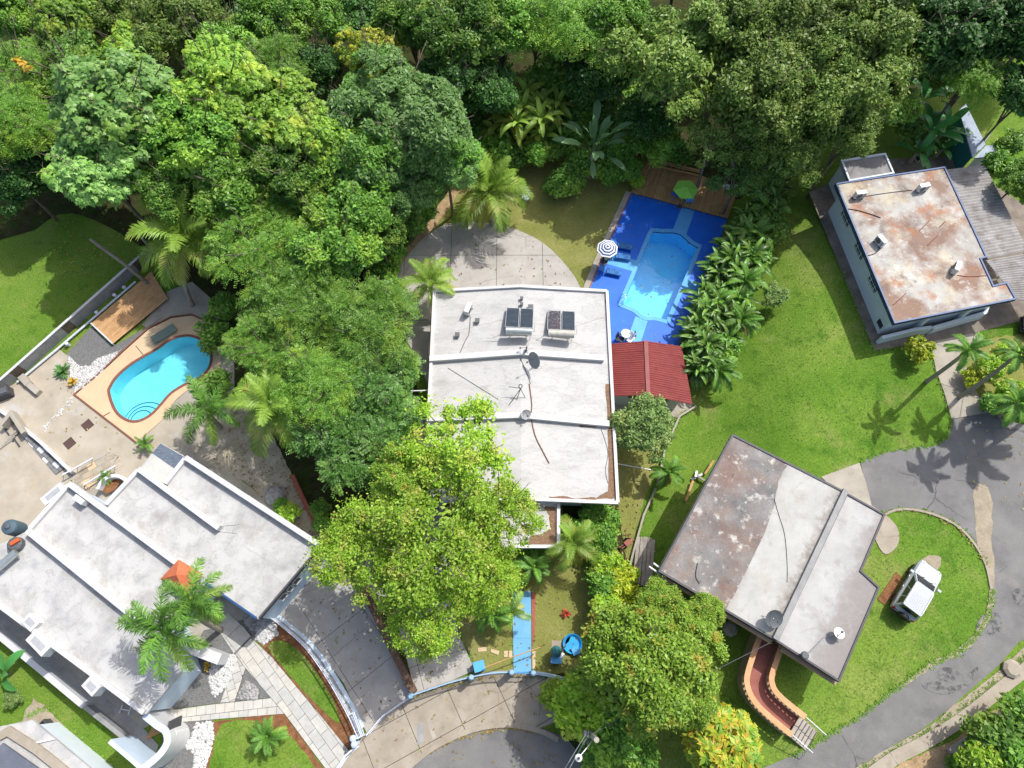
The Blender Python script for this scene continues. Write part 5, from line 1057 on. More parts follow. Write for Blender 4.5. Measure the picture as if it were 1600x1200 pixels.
# ---------------- palms
def frond_mesh(name, seed, Lf, e0, curl, nl, ll, lw, mat, vee=.35, plume=False):
    rg = random.Random(seed); pts = []; p = Vector((0, 0, 0)); n = 14
    for i in range(n+1):
        pts.append(p.copy()); e = e0-curl*(i/n)**1.3; p = p+Vector((cos(e), 0, sin(e)))*(Lf/n)
    V = []; Fs = []
    def quad(a, b, c, d): k = len(V); V.extend([a, b, c, d]); Fs.append((k, k+1, k+2, k+3))
    for i in range(n):
        w0, w1 = .05*(1-i/n)+.012, .05*(1-(i+1)/n)+.012
        quad(pts[i]+Vector((0, w0, 0)), pts[i]-Vector((0, w0, 0)), pts[i+1]-Vector((0, w1, 0)), pts[i+1]+Vector((0, w1, 0)))
    for k in range(nl):
        t = .12+.88*(k+.5)/nl; f = t*n; i = min(n-1, int(f)); c = pts[i].lerp(pts[i+1], f-i); d = (pts[i+1]-pts[i]).normalized()
        l = ll*(sin(pi*min(1, .12+t*.85))**.7)*rg.uniform(.85, 1.12)
        for s in (-1, 1):
            up_ = Vector((-d.z, 0, d.x)); el = vee+rg.uniform(-.15, .15)
            if plume: el = rg.uniform(-1.0, 1.1)
            a = (Vector((0, s*cos(el), 0))+up_*sin(el)+d*(.55+.5*t)).normalized()
            m = c+a*l*.55; m.z -= l*.06; e = c+a*l; e.z -= l*rg.uniform(.28, .42)
            wd = d*lw*.5
            quad(c-wd*.6, c+wd*.6, m+wd, m-wd); quad(m-wd, m+wd, e+wd*.12, e-wd*.12)
    return np_mesh(name, [tuple(v) for v in V], Fs, mat)
FR = {}
for key, mat, mats in (('coco', m_frond, m_frondy), ('royal', m_frondd, m_frond)):
    FR[key] = [frond_mesh('frond', 40+i, *a) for i, a in enumerate([
        (3.0, R(78), R(70), 32, .85, .10, mat), (3.4, R(52), R(95), 34, .95, .10, mat), (3.5, R(30), R(105), 34, 1.0, .10, mat), (3.3, R(8), R(90), 34, .9, .095, mat), (3.0, R(-15), R(60), 32, .8, .09, mats)])]
FR['royal'] = [frond_mesh('frond', 80+i, *a) for i, a in enumerate([(2.6, R(72), R(80), 26, .62, .14, m_frondd), (2.9, R(45), R(100), 28, .68, .14, m_frondd), (2.9, R(20), R(95), 28, .68, .14, m_frondd), (2.7, R(0), R(75), 26, .6, .13, m_frondd)])]
FR['plume'] = [frond_mesh('frond', 60+i, *a, plume=True) for i, a in enumerate([(2.4, R(70), R(90), 60, .55, .06, m_frondd), (2.7, R(45), R(105), 66, .6, .06, m_frondd), (2.7, R(20), R(95), 66, .6, .06, m_frondd), (2.5, R(-5), R(70), 60, .55, .06, m_frond)])]
FR['dead'] = [frond_mesh('dead_frond', 95, 2.5, R(-35), R(40), 26, .5, .06, m_deadfrond)]
FR['cycad'] = [frond_mesh('frond', 70+i, *a) for i, a in enumerate([(1.2, R(65), R(70), 22, .28, .05, m_frondd), (1.3, R(35), R(80), 22, .3, .05, m_frondd), (1.2, R(10), R(60), 22, .28, .05, m_frond)])]
def palm(px, py, h, rpx, key, nf, label, base=None, group='palm trees', name='coconut_palm', tr=.16, cat='palm', wind=None):
    g = G(px, py, h); p = P(px, py, g.z+h); b = G(*base) if base else Vector((p.x, p.y, ground_z(p.x, p.y)))
    t = thing(name, label, cat, b, 0, group); c = p-b; s = rpx/ppm(px, py, p.z)/3.0 if key != 'cycad' else rpx/ppm(px, py, p.z)/1.15
    if key == 'plume': s = rpx/ppm(px, py, p.z)/2.4
    rg = random.Random(int(px*3+py))
    if h > .8:
        tb = MB(); tb.tube(cr([(0, 0, -.2), (c.x*.25, c.y*.25, c.z*.45), (c.x*.65, c.y*.65, c.z*.8), tuple(c)], 4), tr*1.25, tr*.8, 8); tb.make('trunk', m_palmbark, t, True, smooth=True)
        tb = MB(); tb.lathe([(tr*.9, -.7), (tr*1.2, -.3), (tr*.9, .1), (tr*.2, .35)], c, 8); tb.make('crown_shaft', m_frond, t, True, smooth=True)
    else: MB().lathe([(.14, 0), (.18, .2), (.08, max(.3, h))], (0, 0, -.05), 8).make('trunk', m_palmbark, t, True)
    ms = FR[key]; k = len(ms)
    for i in range(nf):
        f = i/(nf-1); mi = min(k-1, int(f*k*.999)); az = i*2.39996+rg.uniform(-.25, .25)
        if wind is not None and 0 < mi: az = az+.35*sin(wind-az)
        sc = s*rg.uniform(.85, 1.12)
        link('frond', ms[mi], t, c, (rg.uniform(-.25, .25), rg.uniform(-.12, .12), az), (sc, sc, sc))
    if key in ('coco', 'royal') and rpx > 32:
        for i in range(2): link('dead_frond', FR['dead'][0], t, c, (rg.uniform(-.3, .3), 0, rg.uniform(0, 6.28)), (s*rg.uniform(.75, 1),)*3)
    return t
CP = 'coconut palms'
palm(292, 372, 6.2, 86, 'coco', 18, 'tall coconut palm beside the left wooden deck', (300, 478), CP)
palm(765, 298, 3.6, 72, 'coco', 18, 'coconut palm casting its shadow on the back driveway', (770, 352), CP)
palm(672, 443, 3.6, 52, 'coco', 14, 'small coconut palm at the upper left corner of the main roof', (682, 500), CP)
palm(428, 632, 6.5, 76, 'coco', 17, 'yellow coconut palm over the side passage right of the kidney pool', None, CP)
palm(893, 846, 3.2, 48, 'coco', 13, 'coconut palm in the corner between porch and side hedge', None, CP)
palm(835, 885, 2.2, 38, 'royal', 11, 'dark low palm below the porch roof', None, CP, 'low_palm')
palm(768, 958, 2.4, 44, 'royal', 14, 'dark spiky palm left of the blue path', None, CP, 'low_palm')
palm(800, 955, 2.0, 30, 'coco', 10, 'small yellow palm whose fronds touch the blue path', None, CP, 'low_palm')
palm(1045, 738, 2.0, 36, 'royal', 10, 'little dark palm over the boundary between the lots', None, CP, 'low_palm')
palm(905, 1068, 2.4, 34, 'coco', 10, 'small palm poking out left of the large orange tinted tree', None, CP, 'low_palm')
palm(325, 640, 4.4, 62, 'plume', 12, 'dark plumed palm leaning over the kidney pool deck', (345, 668), 'plumed palms', 'plumed_palm')
palm(300, 936, 8.0, 62, 'plume', 11, 'upper of the two plumed palms beside the terracotta turret', (345, 985), 'plumed palms', 'plumed_palm', wind=.3)
palm(256, 985, 7.4, 80, 'plume', 13, 'lower of the two plumed palms over the stepped roof', (318, 1010), 'plumed palms', 'plumed_palm', wind=.3)
palm(1512, 548, 6.3, 42, 'royal', 11, 'left royal palm of the bed by the stained roof house', (1447, 597), 'royal palms by the right road', 'royal_palm', .13)
palm(1592, 552, 6.3, 42, 'royal', 11, 'right royal palm of the bed by the stained roof house', (1497, 622), 'royal palms by the right road', 'royal_palm', .13)
palm(1588, 628, 6.0, 46, 'royal', 13, 'royal palm on the right edge above the road', (1560, 650), 'royal palms by the right road', 'royal_palm', .13)
palm(1690, 590, 6.6, 66, 'royal', 16, 'royal palm beyond the right edge whose shadow falls on the road', (1620, 640), 'royal palms by the right road', 'royal_palm', .15)
palm(1650, 575, 6.4, 56, 'royal', 13, 'another royal palm beyond the right edge with its shadow on the road', (1590, 640), 'royal palms by the right road', 'royal_palm', .15)
palm(418, 1150, .9, 30, 'cycad', 22, 'spiky cycad on the lower left lawn', None, 'cycads', 'cycad', cat='plant')
palm(226, 692, .7, 17, 'cycad', 14, 'small cycad beside the blue black roof membrane', None, 'cycads', 'cycad', cat='plant')
palm(166, 746, .6, 14, 'cycad', 12, 'small cycad in the little courtyard of the stepped roof house', None, 'cycads', 'cycad', cat='plant')
palm(264, 1181, .4, 8, 'cycad', 10, 'tiny bright cycad at the foot of the curved front wall', None, 'cycads', 'cycad', cat='plant')
# ---------------- banana-like plants: every large leaf is a part
def blade_mesh(name, L, Wd, e0, curl, mat, stalk=.25, fold=.25):
    n = 8; V = []; Fs = []; p = Vector((0, 0, 0)); pts = []
    for i in range(n+1):
        pts.append(p.copy()); e = e0-curl*(i/n)**1.4; p = p+Vector((cos(e), 0, sin(e)))*(L*(1+stalk)/n)
    for i in range(n+1):
        t = i/n; u = max(0, (t*(1+stalk)-stalk)); w_ = .02+Wd*.5*(sin(pi*min(1, u*.93+.05))**.6 if u > 0 else 0)
        if i == n: w_ = .01
        V += [pts[i]+Vector((0, w_, w_*fold)), pts[i], pts[i]+Vector((0, -w_, w_*fold))]
    for i in range(n):
        a = 3*i; Fs += [(a, a+1, a+4, a+3), (a+1, a+2, a+5, a+4)]
    return np_mesh(name, [tuple(v) for v in V], Fs, mat)
BL_ = {'banana': [blade_mesh('leaf', 2.0, .6, R(75), R(70), m_banana), blade_mesh('leaf', 2.1, .62, R(50), R(90), m_banana), blade_mesh('leaf', 1.9, .55, R(25), R(80), m_banana)],
       'trav': [blade_mesh('leaf', 1.7, .55, R(85), R(40), m_trav, 1.2), blade_mesh('leaf', 1.8, .55, R(62), R(55), m_trav, 1.2), blade_mesh('leaf', 1.7, .5, R(35), R(65), m_trav, 1.2)],
       'drac': [blade_mesh('leaf', 1.0, .13, R(70), R(90), m_drac, .05, .4), blade_mesh('leaf', 1.15, .14, R(45), R(110), m_drac, .05, .4), blade_mesh('leaf', 1.1, .13, R(20), R(100), m_drac, .05, .4)],
       'arch': [blade_mesh('leaf', 1.0, .16, R(75), R(100), m_frond, .05, .4), blade_mesh('leaf', 1.2, .17, R(50), R(120), m_frond, .05, .4), blade_mesh('leaf', 1.1, .16, R(20), R(100), m_frondy, .05, .4)],
       'agave': [blade_mesh('leaf', .75, .14, R(70), R(25), m_agave, 0, .5), blade_mesh('leaf', .8, .14, R(40), R(25), m_agave, 0, .5), blade_mesh('leaf', .75, .13, R(15), R(15), m_agave, 0, .5)],
       'brom': [blade_mesh('leaf', .5, .12, R(75), R(50), m_orangeleaf, 0, .4), blade_mesh('leaf', .55, .12, R(40), R(50), m_orangeleaf, 0, .4)],
       'red': [blade_mesh('leaf', .45, .07, R(70), R(50), m_redleaf, 0, .4), blade_mesh('leaf', .5, .07, R(30), R(50), m_redleaf, 0, .4)]}
def rosette(px, py, h, s, key, nl, name, label, group=None, cat='plant', stem=.07, rz=0.):
    g = G(px, py, h); p = P(px, py, g.z+h); gz = ground_z(p.x, p.y); t = thing(name, label, cat, (p.x, p.y, gz), rz, group); rg = random.Random(int(px*5+py*3))
    if h > .3: MB().tube([(0, 0, -.2), (0, 0, h*.6), (0, 0, h)], stem*1.2, stem, 7).make('stem', m_palmbark, t, True)
    ms = BL_[key]
    for i in range(nl):
        mi = min(len(ms)-1, int(i/nl*len(ms))); sc = s*rg.uniform(.8, 1.15)
        link('leaf', ms[mi], t, (0, 0, h-(.25*h*i/nl if key == 'drac' else 0)), (rg.uniform(-.2, .2), 0, i*2.39996+rg.uniform(-.3, .3)), (sc,)*3)
    return t
for k, (x, y, h, s, nl, l) in enumerate([(1452, 210, 1.6, 1.15, 9, 'banana plant with the broadest leaves in front of the shed'), (1432, 240, 1.2, .9, 8, 'banana plant lowest in the clump behind the stained roof house'), (1475, 205, 1.3, .95, 7, 'banana plant nearest the shed wall'), (1442, 158, 2.2, 1.0, 8, 'banana plant at the back of the clump under the bright green tree'), (1470, 235, .8, .8, 6, 'short banana plant beside the corrugated patio roof')]):
    rosette(x, y, h, s, 'banana', nl, 'banana_plant', l, 'banana plants by the shed', stem=.13, rz=k)
t = rosette(926, 240, 3.2, 1.02, 'trav', 20, 'travellers_palm', 'travellers palm with broad paddle leaves on the back lawn', None, 'palm', .14)
HD_ = []
hx = cr([(1205, 300), (1180, 345), (1155, 395), (1132, 440), (1122, 490), (1110, 530), (1100, 575)], 5)
for i, (x, y) in enumerate(hx):
    HD_ += [(x+random.uniform(-9, 9), y+random.uniform(-8, 8), random.uniform(1.7, 2.6))]
    wd = 32 if 400 < y < 540 else 18
    HD_ += [(x+random.uniform(wd*.5, wd), y+random.uniform(-10, 14), random.uniform(1.3, 2.2))]
    HD_ += [(x+random.uniform(-wd, wd), y+random.uniform(-14, 14), random.uniform(2.2, 3.2))]
    if y > 330: HD_ += [(x-random.uniform(8, wd), y+random.uniform(-10, 10), random.uniform(1.8, 2.8))]
    if y > 380: HD_ += [(x-random.uniform(14, wd), y+random.uniform(-8, 10), random.uniform(1.2, 2.0))]
for k, (x, y, h, l) in enumerate([(1200, 325, 2.6, 'feathery palm at the shaded top end of the pool hedge'), (1178, 365, 2.8, 'feathery palm near the top of the pool hedge beside the lawn'), (1140, 405, 2.6, 'feathery palm of the pool hedge leaning over the deck corner'), (1165, 440, 3.0, 'tallest feathery palm in the middle of the pool hedge'), (1118, 470, 2.5, 'feathery palm of the pool hedge nearest the pool'), (1160, 500, 2.7, 'feathery palm of the pool hedge bulging onto the lawn'), (1100, 540, 2.6, 'feathery palm of the pool hedge beside the hut roof'), (1125, 580, 2.4, 'feathery palm at the bottom end of the pool hedge')]):
    palm(x, y, h, 40, 'royal', 11, l, None, 'feathery palms in the pool hedge', 'hedge_palm', .1)
for k, (x, y, r_, l) in enumerate([(1150, 470, 24, 'dark shrub buried in the middle of the pool hedge'), (1110, 505, 22, 'dark shrub at the pool side of the hedge'), (1185, 400, 24, 'dark shrub on the lawn side near the top of the pool hedge'), (1135, 545, 22, 'dark shrub on the lawn side near the bottom of the pool hedge'), (1205, 350, 26, 'dark shrub at the top end of the pool hedge')]): tree(x, y, r_, 2.2, 'bush', l, cat='shrub')
for k, (x, y, r_) in enumerate([(850, 130, 34), (880, 150, 34), (915, 170, 32), (945, 180, 30), (870, 112, 30), (1040, 215, 26), (1000, 160, 34), (760, 100, 36), (600, 130, 30)]): tree(x, y, r_, 3.0, 'bush', 'low dark shrub in the shade under the forest edge', group='shrubs under the forest edge', cat='shrub')
for k, (x, y, h) in enumerate(HD_):
    rosette(x, y, h, random.choice((.9, 1.05, 1.25, 1.5, 1.75)), 'drac', random.randint(10, 14), 'hedge_plant', 'strap leaved plant of the tall hedge between blue pool and bright lawn', 'strap leaved hedge plants beside the pool', rz=k)
for k, (x, y, h) in enumerate([(790, 190, 3.6), (815, 175, 4.2), (842, 172, 4), (862, 190, 3.4), (830, 205, 3), (800, 212, 2.6), (775, 205, 2.8), (850, 218, 2.4), (822, 150, 4.4), (795, 160, 4), (870, 165, 4), (845, 190, 4.6), (808, 195, 4.4)]):
    rosette(x, y, h, 2.0, 'arch', 13, 'arching_plant', 'arching strap leaved plant in the thicket behind the coconut palm', 'arching plants behind the back lawn', rz=k)
for k, (x, y) in enumerate([(1478, 545), (1535, 545)]): pass
rosette(100, 581, .15, 1.0, 'agave', 26, 'agave', 'dark green agave on the pale terrace by the gravel')
rosette(115, 596, .2, .9, 'brom', 24, 'orange_bromeliad', 'orange leaved bromeliad beside the agave')
rosette(884, 959, .1, .8, 'red', 22, 'red_leaved_plant', 'red leaved plant alone on the front lawn')
rosette(8, 1053, .5, .8, 'banana', 8, 'young_banana', 'bright young banana plant at the left edge of the lower grass')
rosette(285, 1050, .3, .9, 'brom', 12, 'orange_bromeliad', 'orange bromeliad at the foot of the white planter wall')
rosette(325, 1040, .3, .8, 'brom', 12, 'orange_bromeliad', 'orange bromeliad under the end of the white planter wall')
# ================================================================ walls, fences, furniture, vehicles
def fence(t, pts, z0, zt, sp, mat, rails=(1.0,), lw=None, bal=.02, th=.06, bname='baluster'):
    o = origin_of(t); pts = [Vector((p[0], p[1], 0)) for p in pts]
    if lw: MB().wall(pts, .22, z0-.1, z0+lw[0]).make('low_wall', lw[1], t)
    for f in rails: MB().wall(pts, th, z0+(zt-z0)*f-.04, z0+(zt-z0)*f+.03).make('rail', mat, t)
    zb = z0+(lw[0] if lw else .05); me = MB().tube([(0, 0, 0), (0, 0, zt-zb-.05)], bal, n=5).mesh(bname, mat); acc = sp/2
    for a, c in zip(pts, pts[1:]):
        d = (c-a).length; s = acc
        while s < d:
            v = a+(c-a)*(s/d)-o; link(bname, me, t, (v.x, v.y, zb-o.z)); s += sp
        acc = s-d
# ---- left garden wall with grey and brown panels
t = thing('garden_wall', 'long grey boundary wall with brown panels between left lawn and terrace', 'wall', G(130, 505))
a, c = P(-40, 652, 0), P(240, 402, 0); n = 22
for k in range(n):
    p0, p1 = lerp(a, c, k/n), lerp(a, c, (k+.985)/n)
    MB().wall([p0, p1], .16, -.1, 1.15).make('panel', m_brownpanel if k in (5, 11, 20) else m_greywall, t)
MB().wall([a, c], .2, 1.152, 1.21).make('coping', m_white, t)
t = thing('white_pipe_rail', 'white pipe running along the foot of the grey garden wall', 'pipe', G(120, 520))
MB().tube([P(27, 597, .25), P(90, 545, .25), P(152, 492, .25), P(212, 440, .25)], .09, n=8).make('pipe', m_railwhite, t)
for x, y in ((108, 540), (154, 491), (182, 464), (197, 452)): MB().lathe([(.13, 0), (.13, .35), (.16, .38), (.1, .46)], P(x, y, .05), 10).make('post', m_railwhite, t)
# ---- wooden decks
t = thing('wooden_deck', 'narrow wooden deck with white edge in the shade of the left coconut palm', 'deck', G(200, 480))
dp = q([(142, 505), (176, 537), (262, 466), (236, 424)], .35)
d = dp[3]-dp[0]
pieces(t, 'plank', [v for v in dp], 0, 1, 1, 0, 0, m_wood2) if False else None
o = origin_of(t)
def planks(t, poly, ang, w, L, z0, z1, mats):
    off = origin_of(t)
    for cpl in cells([(p[0], p[1]) for p in poly], ang, L, w, .018, .5): MB().prism(cpl, z0, z1+random.uniform(0, .006)).make('plank', random.choice(mats), t)
planks(t, dp, atan2(d.y, d.x), .19, 3.2, .29, .33, m_wood2)
MB().bar(up(dp[0], -.15), up(dp[1], -.15), .1, .36).make('edge_board', m_railwhite, t); MB().prism(inset(dp, .15), .0, .285).make('frame', m_trimdark, t)
t = thing('wooden_deck', 'brown plank deck with railing at the top end of the blue pool', 'deck', G(1070, 290))
dp = q([(1011, 252), (1094, 273), (1152, 300), (1137, 341), (986, 300), (1002, 266)], .25); d = dp[4]-dp[5]
d = P(1002, 262)-P(988, 298)
planks(t, dp, atan2(d.y, d.x), .21, 4.0, .19, .23, m_wood); MB().prism(inset(dp, .1), .0, .18).make('frame', m_trimdark, t)
MB().bar(P(1011, 246, 1.2), P(1094, 267, 1.2), .16, .07).make('top_rail', m_wood[1], t); MB().bar(P(1012, 250, .7), P(1094, 270, .7), .05, .09).make('rail', m_wood[1], t); MB().bar(P(1013, 256, .3), P(1094, 275, .3), .12, .1).make('rail', m_wood[1], t)
for f in (0, .33, .66, 1): p = lerp(P(1012, 254, 0), P(1094, 274, 0), f); MB().box((p.x, p.y, .6), (.12, .12, 1.2)).make('post', m_wood[2], t)
for k in range(2): MB().bar(P(1107+11*k, 292+3*k, .26), P(1099+11*k, 333+2*k, .26), .08, .05).make('joint_board', m_wood[2], t)
# ---- parasols
def parasol(px, py, h, r, sides, mats, label, rz=0., bands=1, p0=None):
    p = P(px, py, h); t = thing('parasol', label, 'parasol', (p.x, p.y, ground_z(p.x, p.y)+.15), rz); hh = h-.15
    for k in range(bands):
        f0, f1 = k/bands, (k+1)/bands; b = MB()
        for s_ in range(sides):
            A = [Vector((r*f*cos(2*pi*(s_+j)/sides), r*f*sin(2*pi*(s_+j)/sides), hh+.42*(1-f))) for f, j in ((f0, 0), (f1, 0), (f1, 1), (f0, 1))]
            b.add([v for v in A]+[v-Vector((0, 0, .015)) for v in A], [(0, 1, 2, 3), (7, 6, 5, 4)])
        b.make('canopy_band' if bands > 1 else 'canopy', mats[k % len(mats)], t, True)
    if bands == 1:
        for s_ in range(sides): MB().bar((0, 0, hh+.425), (r*cos(2*pi*s_/sides), r*sin(2*pi*s_/sides), hh+.005), .025, .02).make('rib', mats[-1], t, True)
    MB().tube([(0, 0, 0), (0, 0, hh+.5)], .025, n=8).make('pole', m_metal, t, True); MB().lathe([(.28, 0), (.28, .06), (.06, .1)], n=16).make('base', m_trimdark, t, True)
    MB().lathe([(.05, hh+.4), (.06, hh+.46), (.02, hh+.52)], n=8).make('finial', mats[-1], t, True)
parasol(1071.5, 296, 2.4, 1.08, 6, (m_lime, plain('dark_lime', (.18, .45, .06))), 'lime green six sided parasol on the wooden pool deck', R(2))
parasol(949, 388.5, 2.3, .88, 8, (m_navy, m_cloth), 'navy and white striped parasol at the left edge of the blue pool deck', R(12), 8)
def chair(px, py, rz, mat, label, z=.23, group='pool chairs'):
    p = P(px, py, z); t = thing('chair', label, 'chair', p, rz, group)
    M = Matrix.Rotation(R(-12), 3, 'X')
    for k in range(4): MB().box((0, -.18+.13*k, .40), (.5, .11, .03)).make('seat_slat', mat, t, True)
    for k in range(4): MB().box((-.2+.133*k, .32, .72), (.11, .03, .6), 0, M).make('back_slat', mat, t, True)
    for x in (-.28, .28):
        MB().box((x, .02, .6), (.1, .62, .03)).make('armrest', mat, t, True)
        for y in (-.24, .26): MB().box((x, y, .3), (.05, .05, .6)).make('leg', mat, t, True)
    return t
chair(1054.5, 308, R(205), m_blue2, 'dark blue chair on the deck at the left of the lime parasol')
chair(1076, 316, R(172), m_pathblue, 'light blue chair on the deck in front of the lime parasol')
t = thing('table', 'round table under the lime parasol', 'table', P(1071, 303, .23)); MB().lathe([(.42, .68), (.45, .7), (.42, .73)], n=18).make('tabletop', m_pathblue, t, True)
for k in range(3): MB().tube([(.3*cos(k*2.1), .3*sin(k*2.1), 0), (.12*cos(k*2.1), .12*sin(k*2.1), .68)], .02).make('leg', m_pathblue, t, True)
def lounger(px, py, rz, label, mat):
    t = thing('sun_lounger', label, 'sun lounger', P(px, py, ZR), rz, 'sun loungers by the blue pool'); M = Matrix.Rotation(R(-28), 3, 'Y')
    for k in range(8): MB().box((-.38+.155*k, 0, .3), (.13, .56, .03)).make('slat', mat, t, True)
    for k in range(5): MB().box(Vector((-.5, 0, .32))+M.transposed() @ Vector((-.07-.14*k, 0, 0)) , (.12, .56, .03), 0, M.transposed()).make('back_slat', mat, t, True)
    for y in (-.27, .27): MB().bar((-.55, y, .27), (.85, y, .27), .04, .05).make('side_rail', mat, t, True)
    for x in (-.4, .75):
        for y in (-.26, .26): MB().box((x, y, .13), (.05, .05, .26)).make('leg', mat, t, True)
    MB().box((.2, 0, .34), (1.25, .5, .05)).make('cushion', pm('lounger_cushion_'+label[:4], [(.4, (.015, .07, .32)), (.6, (.06, .22, .42))], scale=6, rough=.8), t, True)
lounger(972, 387, R(-14), 'first sun lounger, right of the striped parasol', m_blue2); lounger(969, 403, R(-10), 'middle sun lounger below the striped parasol on the pale path', m_blue2); lounger(955, 427, R(-14), 'patterned sun lounger on the deck nearest the main house', m_blue2)
t = thing('plant_pot', 'dark patterned pot under the striped parasol', 'plant pot', P(947, 405, ZR)); MB().lathe([(.2, 0), (.32, .3), (.34, .5), (.28, .5)], n=12).make('pot', m_black, t, True)
for k in range(7): link('leaf', BL_['agave'][k % 3], t, (0, 0, .45), (0, 0, k*.9), (.6,)*3)
t = thing('bistro_table', 'small round white table by the edge of the pool hut roof', 'table', P(976, 527, ZR)); MB().lathe([(.38, .68), (.4, .71), (.38, .73)], n=16).make('tabletop', m_cloth, t, True); MB().lathe([(.25, 0), (.25, .04), (.04, .08), (.04, .68)], n=10).make('pedestal', m_trimdark, t, True)
chair(968, 533, R(60), m_black, 'black chair left of the small white table by the hut', ZR); chair(982, 533, R(-40), m_cloth, 'white chair right of the small white table by the hut', ZR)
MB().prism(q([(988, 523), (993, 516), (994.5, 526), (989, 531)], ZR), ZR+.02, ZR+.05).make('floor_mat', m_navy, label='dark blue mat on the pale path in front of the hut', cat='mat')
t = thing('pool_ladder', 'steel grab rails at the lower left corner of the blue pool', 'pool ladder', P(978, 463, ZR))
for k in (0, 1): MB().tube(cr([tuple(P(972, 460+4*k, ZR)), tuple(P(973, 460+4*k, .8)), tuple(P(980, 461+4*k, .85)), tuple(P(987, 463+4*k, -.2))], 4), .025).make('rail', m_metal, t)
t = thing('lattice_bench', 'white lattice bench in the shade beside the wooden deck', 'bench', G(1139, 297))
for k in range(6): MB().box((0, -.25+.1*k, .45), (1.3, .05, .03)).make('slat', m_cloth, t, True)
for k in range(6): MB().box((-.6+.24*k, 0, .485), (.05, .55, .03)).make('cross_slat', m_cloth, t, True)
for x in (-.58, .58): MB().box((x, 0, .22), (.06, .5, .43)).make('leg', m_cloth, t, True)
t = thing('birdbath', 'pale round birdbath on the back lawn right of the coconut palm', 'birdbath', G(822, 314)); MB().lathe([(.2, 0), (.1, .1), (.09, .55), (.4, .65), (.42, .72), (.36, .72), (.1, .66)], n=16).make('bowl', m_wallblue, t, True)
# pool steps under water
cR = P(976, 475, 0); MB().lathe([(1.3, -1.0), (1.3, -.55), (.8, -.55), (.8, -.3)], (cR.x, cR.y, 0), 20).make('pool_step', m_poolin, pr)
cL = P(218, 655, 0)
for k in range(3): MB().lathe([(1.75-.45*k, -1.3), (1.75-.45*k, -.95+.3*k)], (cL.x, cL.y, 0), 24).make('pool_step', m_poolin2, pl)
for k in range(3): r_ = 1.75-.45*k; MB().tube([(cL.x+r_*cos(a*pi/12), cL.y+r_*sin(a*pi/12), -.94+.3*k) for a in range(25)], .035, n=5).make('step_edge', m_line, pl)
# ---- terrace bits on the left
for k, (x, y) in enumerate(((137, 664), (109, 692.5))):
    p = P(x, y, .06); MB().box((p.x, p.y, .075), (.72, .72, .05), R(47)).make('floor_hatch', m_cop if False else pm('brown_hatch', (.085, .05, .045), rough=.8), label=('upper', 'lower')[k]+' of two square brown hatches on the pale terrace', cat='hatch', group='brown hatches on the terrace')
t = thing('concrete_bench', 'pale L shaped concrete bench by the garden wall', 'bench', G(44, 600))
MB().prism(q([(27, 590), (36, 583), (47, 596), (39, 603)], .5), .05, .5).make('seat', m_conc, t); MB().prism(q([(39, 602), (46, 596), (62, 609), (55, 616)], .5), .05, .47).make('seat', m_conc, t)
t = thing('covered_grill', 'dark covered grill at the left edge of the terrace', 'grill', G(12, 618)); MB().box((0, 0, .45), (1.1, .7, .75), R(25)).make('cover', m_trimdark, t, True); MB().box((0, 0, .86), (.9, .5, .08), R(25)).make('lid', m_dishdark, t, True)
for x in (-.4, .4): MB().box((x, .1*x, .06), (.08, .5, .12), R(25)).make('foot', m_black, t, True)
t = thing('pool_bench', 'grey green padded bench on the shaded rim of the kidney pool', 'bench', P(259, 524, ZL)); MB().box((0, 0, .33), (2.0, .75, .1), R(38)).make('pad', pm('grey_green_pad', (.12, .17, .155), rough=.8), t, True); MB().box((0, 0, .14), (1.7, .55, .28), R(38)).make('frame', m_conc, t, True)
MB().wall(q([(-20, 628), (20, 655), (62, 690), (112, 738)], .5), .22, .0, .5).make('terrace_wall', m_white, label='low white wall between upper terrace and lower patio', cat='wall')
MB().wall(q([(0, 664), (16, 645), (36, 676)], .9), .3, .0, .9).make('grey_wall', m_conc, label='short angled grey wall at the left edge of the terrace', cat='wall')
t = thing('slatted_steps', 'flight of slatted grey steps at the left edge below the terrace', 'steps', G(20, 682))
for k in range(5): p = P(9+5*k, 694-5*k, .1); MB().box((p.x, p.y, .12+.05*k), (1.1, .16, .06), R(43)).make('step', m_conc, t)
for s_ in (-.4, .4): p = P(19+s_*12, 684+s_*10, .1); MB().box((p.x, p.y, .09), (.08, 1.4, .1), R(43)).make('stringer', m_trimdark, t)
ck = sheet('tiled_strip', [(34, 680), (44, 673), (108, 727), (88, 742)], .06, m_joint)
d = P(98, 733)-P(39, 677)
for k, cpl in enumerate(cells([(p[0], p[1]) for p in q([(34, 680), (44, 673), (108, 727), (88, 742)])], atan2(d.y, d.x), .62, .34, .03, .5)): MB().prism(cpl, .06, .11).make('tile', (m_tileg, m_white, m_tileg)[k % 3], ck)
fl = sheet('flagstone_path', [(108, 752), (135, 722), (165, 702), (188, 712), (196, 730), (170, 742), (140, 768)], .07, m_terr)
for cpl in cells([(p[0], p[1]) for p in q([(110, 752), (136, 723), (165, 704), (187, 713), (194, 729), (169, 740), (140, 766)])], R(31), .7, .5, .0, .4):
    cc = [(x+random.uniform(-.06, .06), y+random.uniform(-.06, .06)) for x, y in inset(cpl, .03)]
    MB().prism(cc, .07, .10).make('flagstone', random.choice((m_walk, m_terr, m_peach)), fl)
t = thing('courtyard_rail', 'pair of thin white handrails beside the flagstone path', 'handrail', G(145, 745))
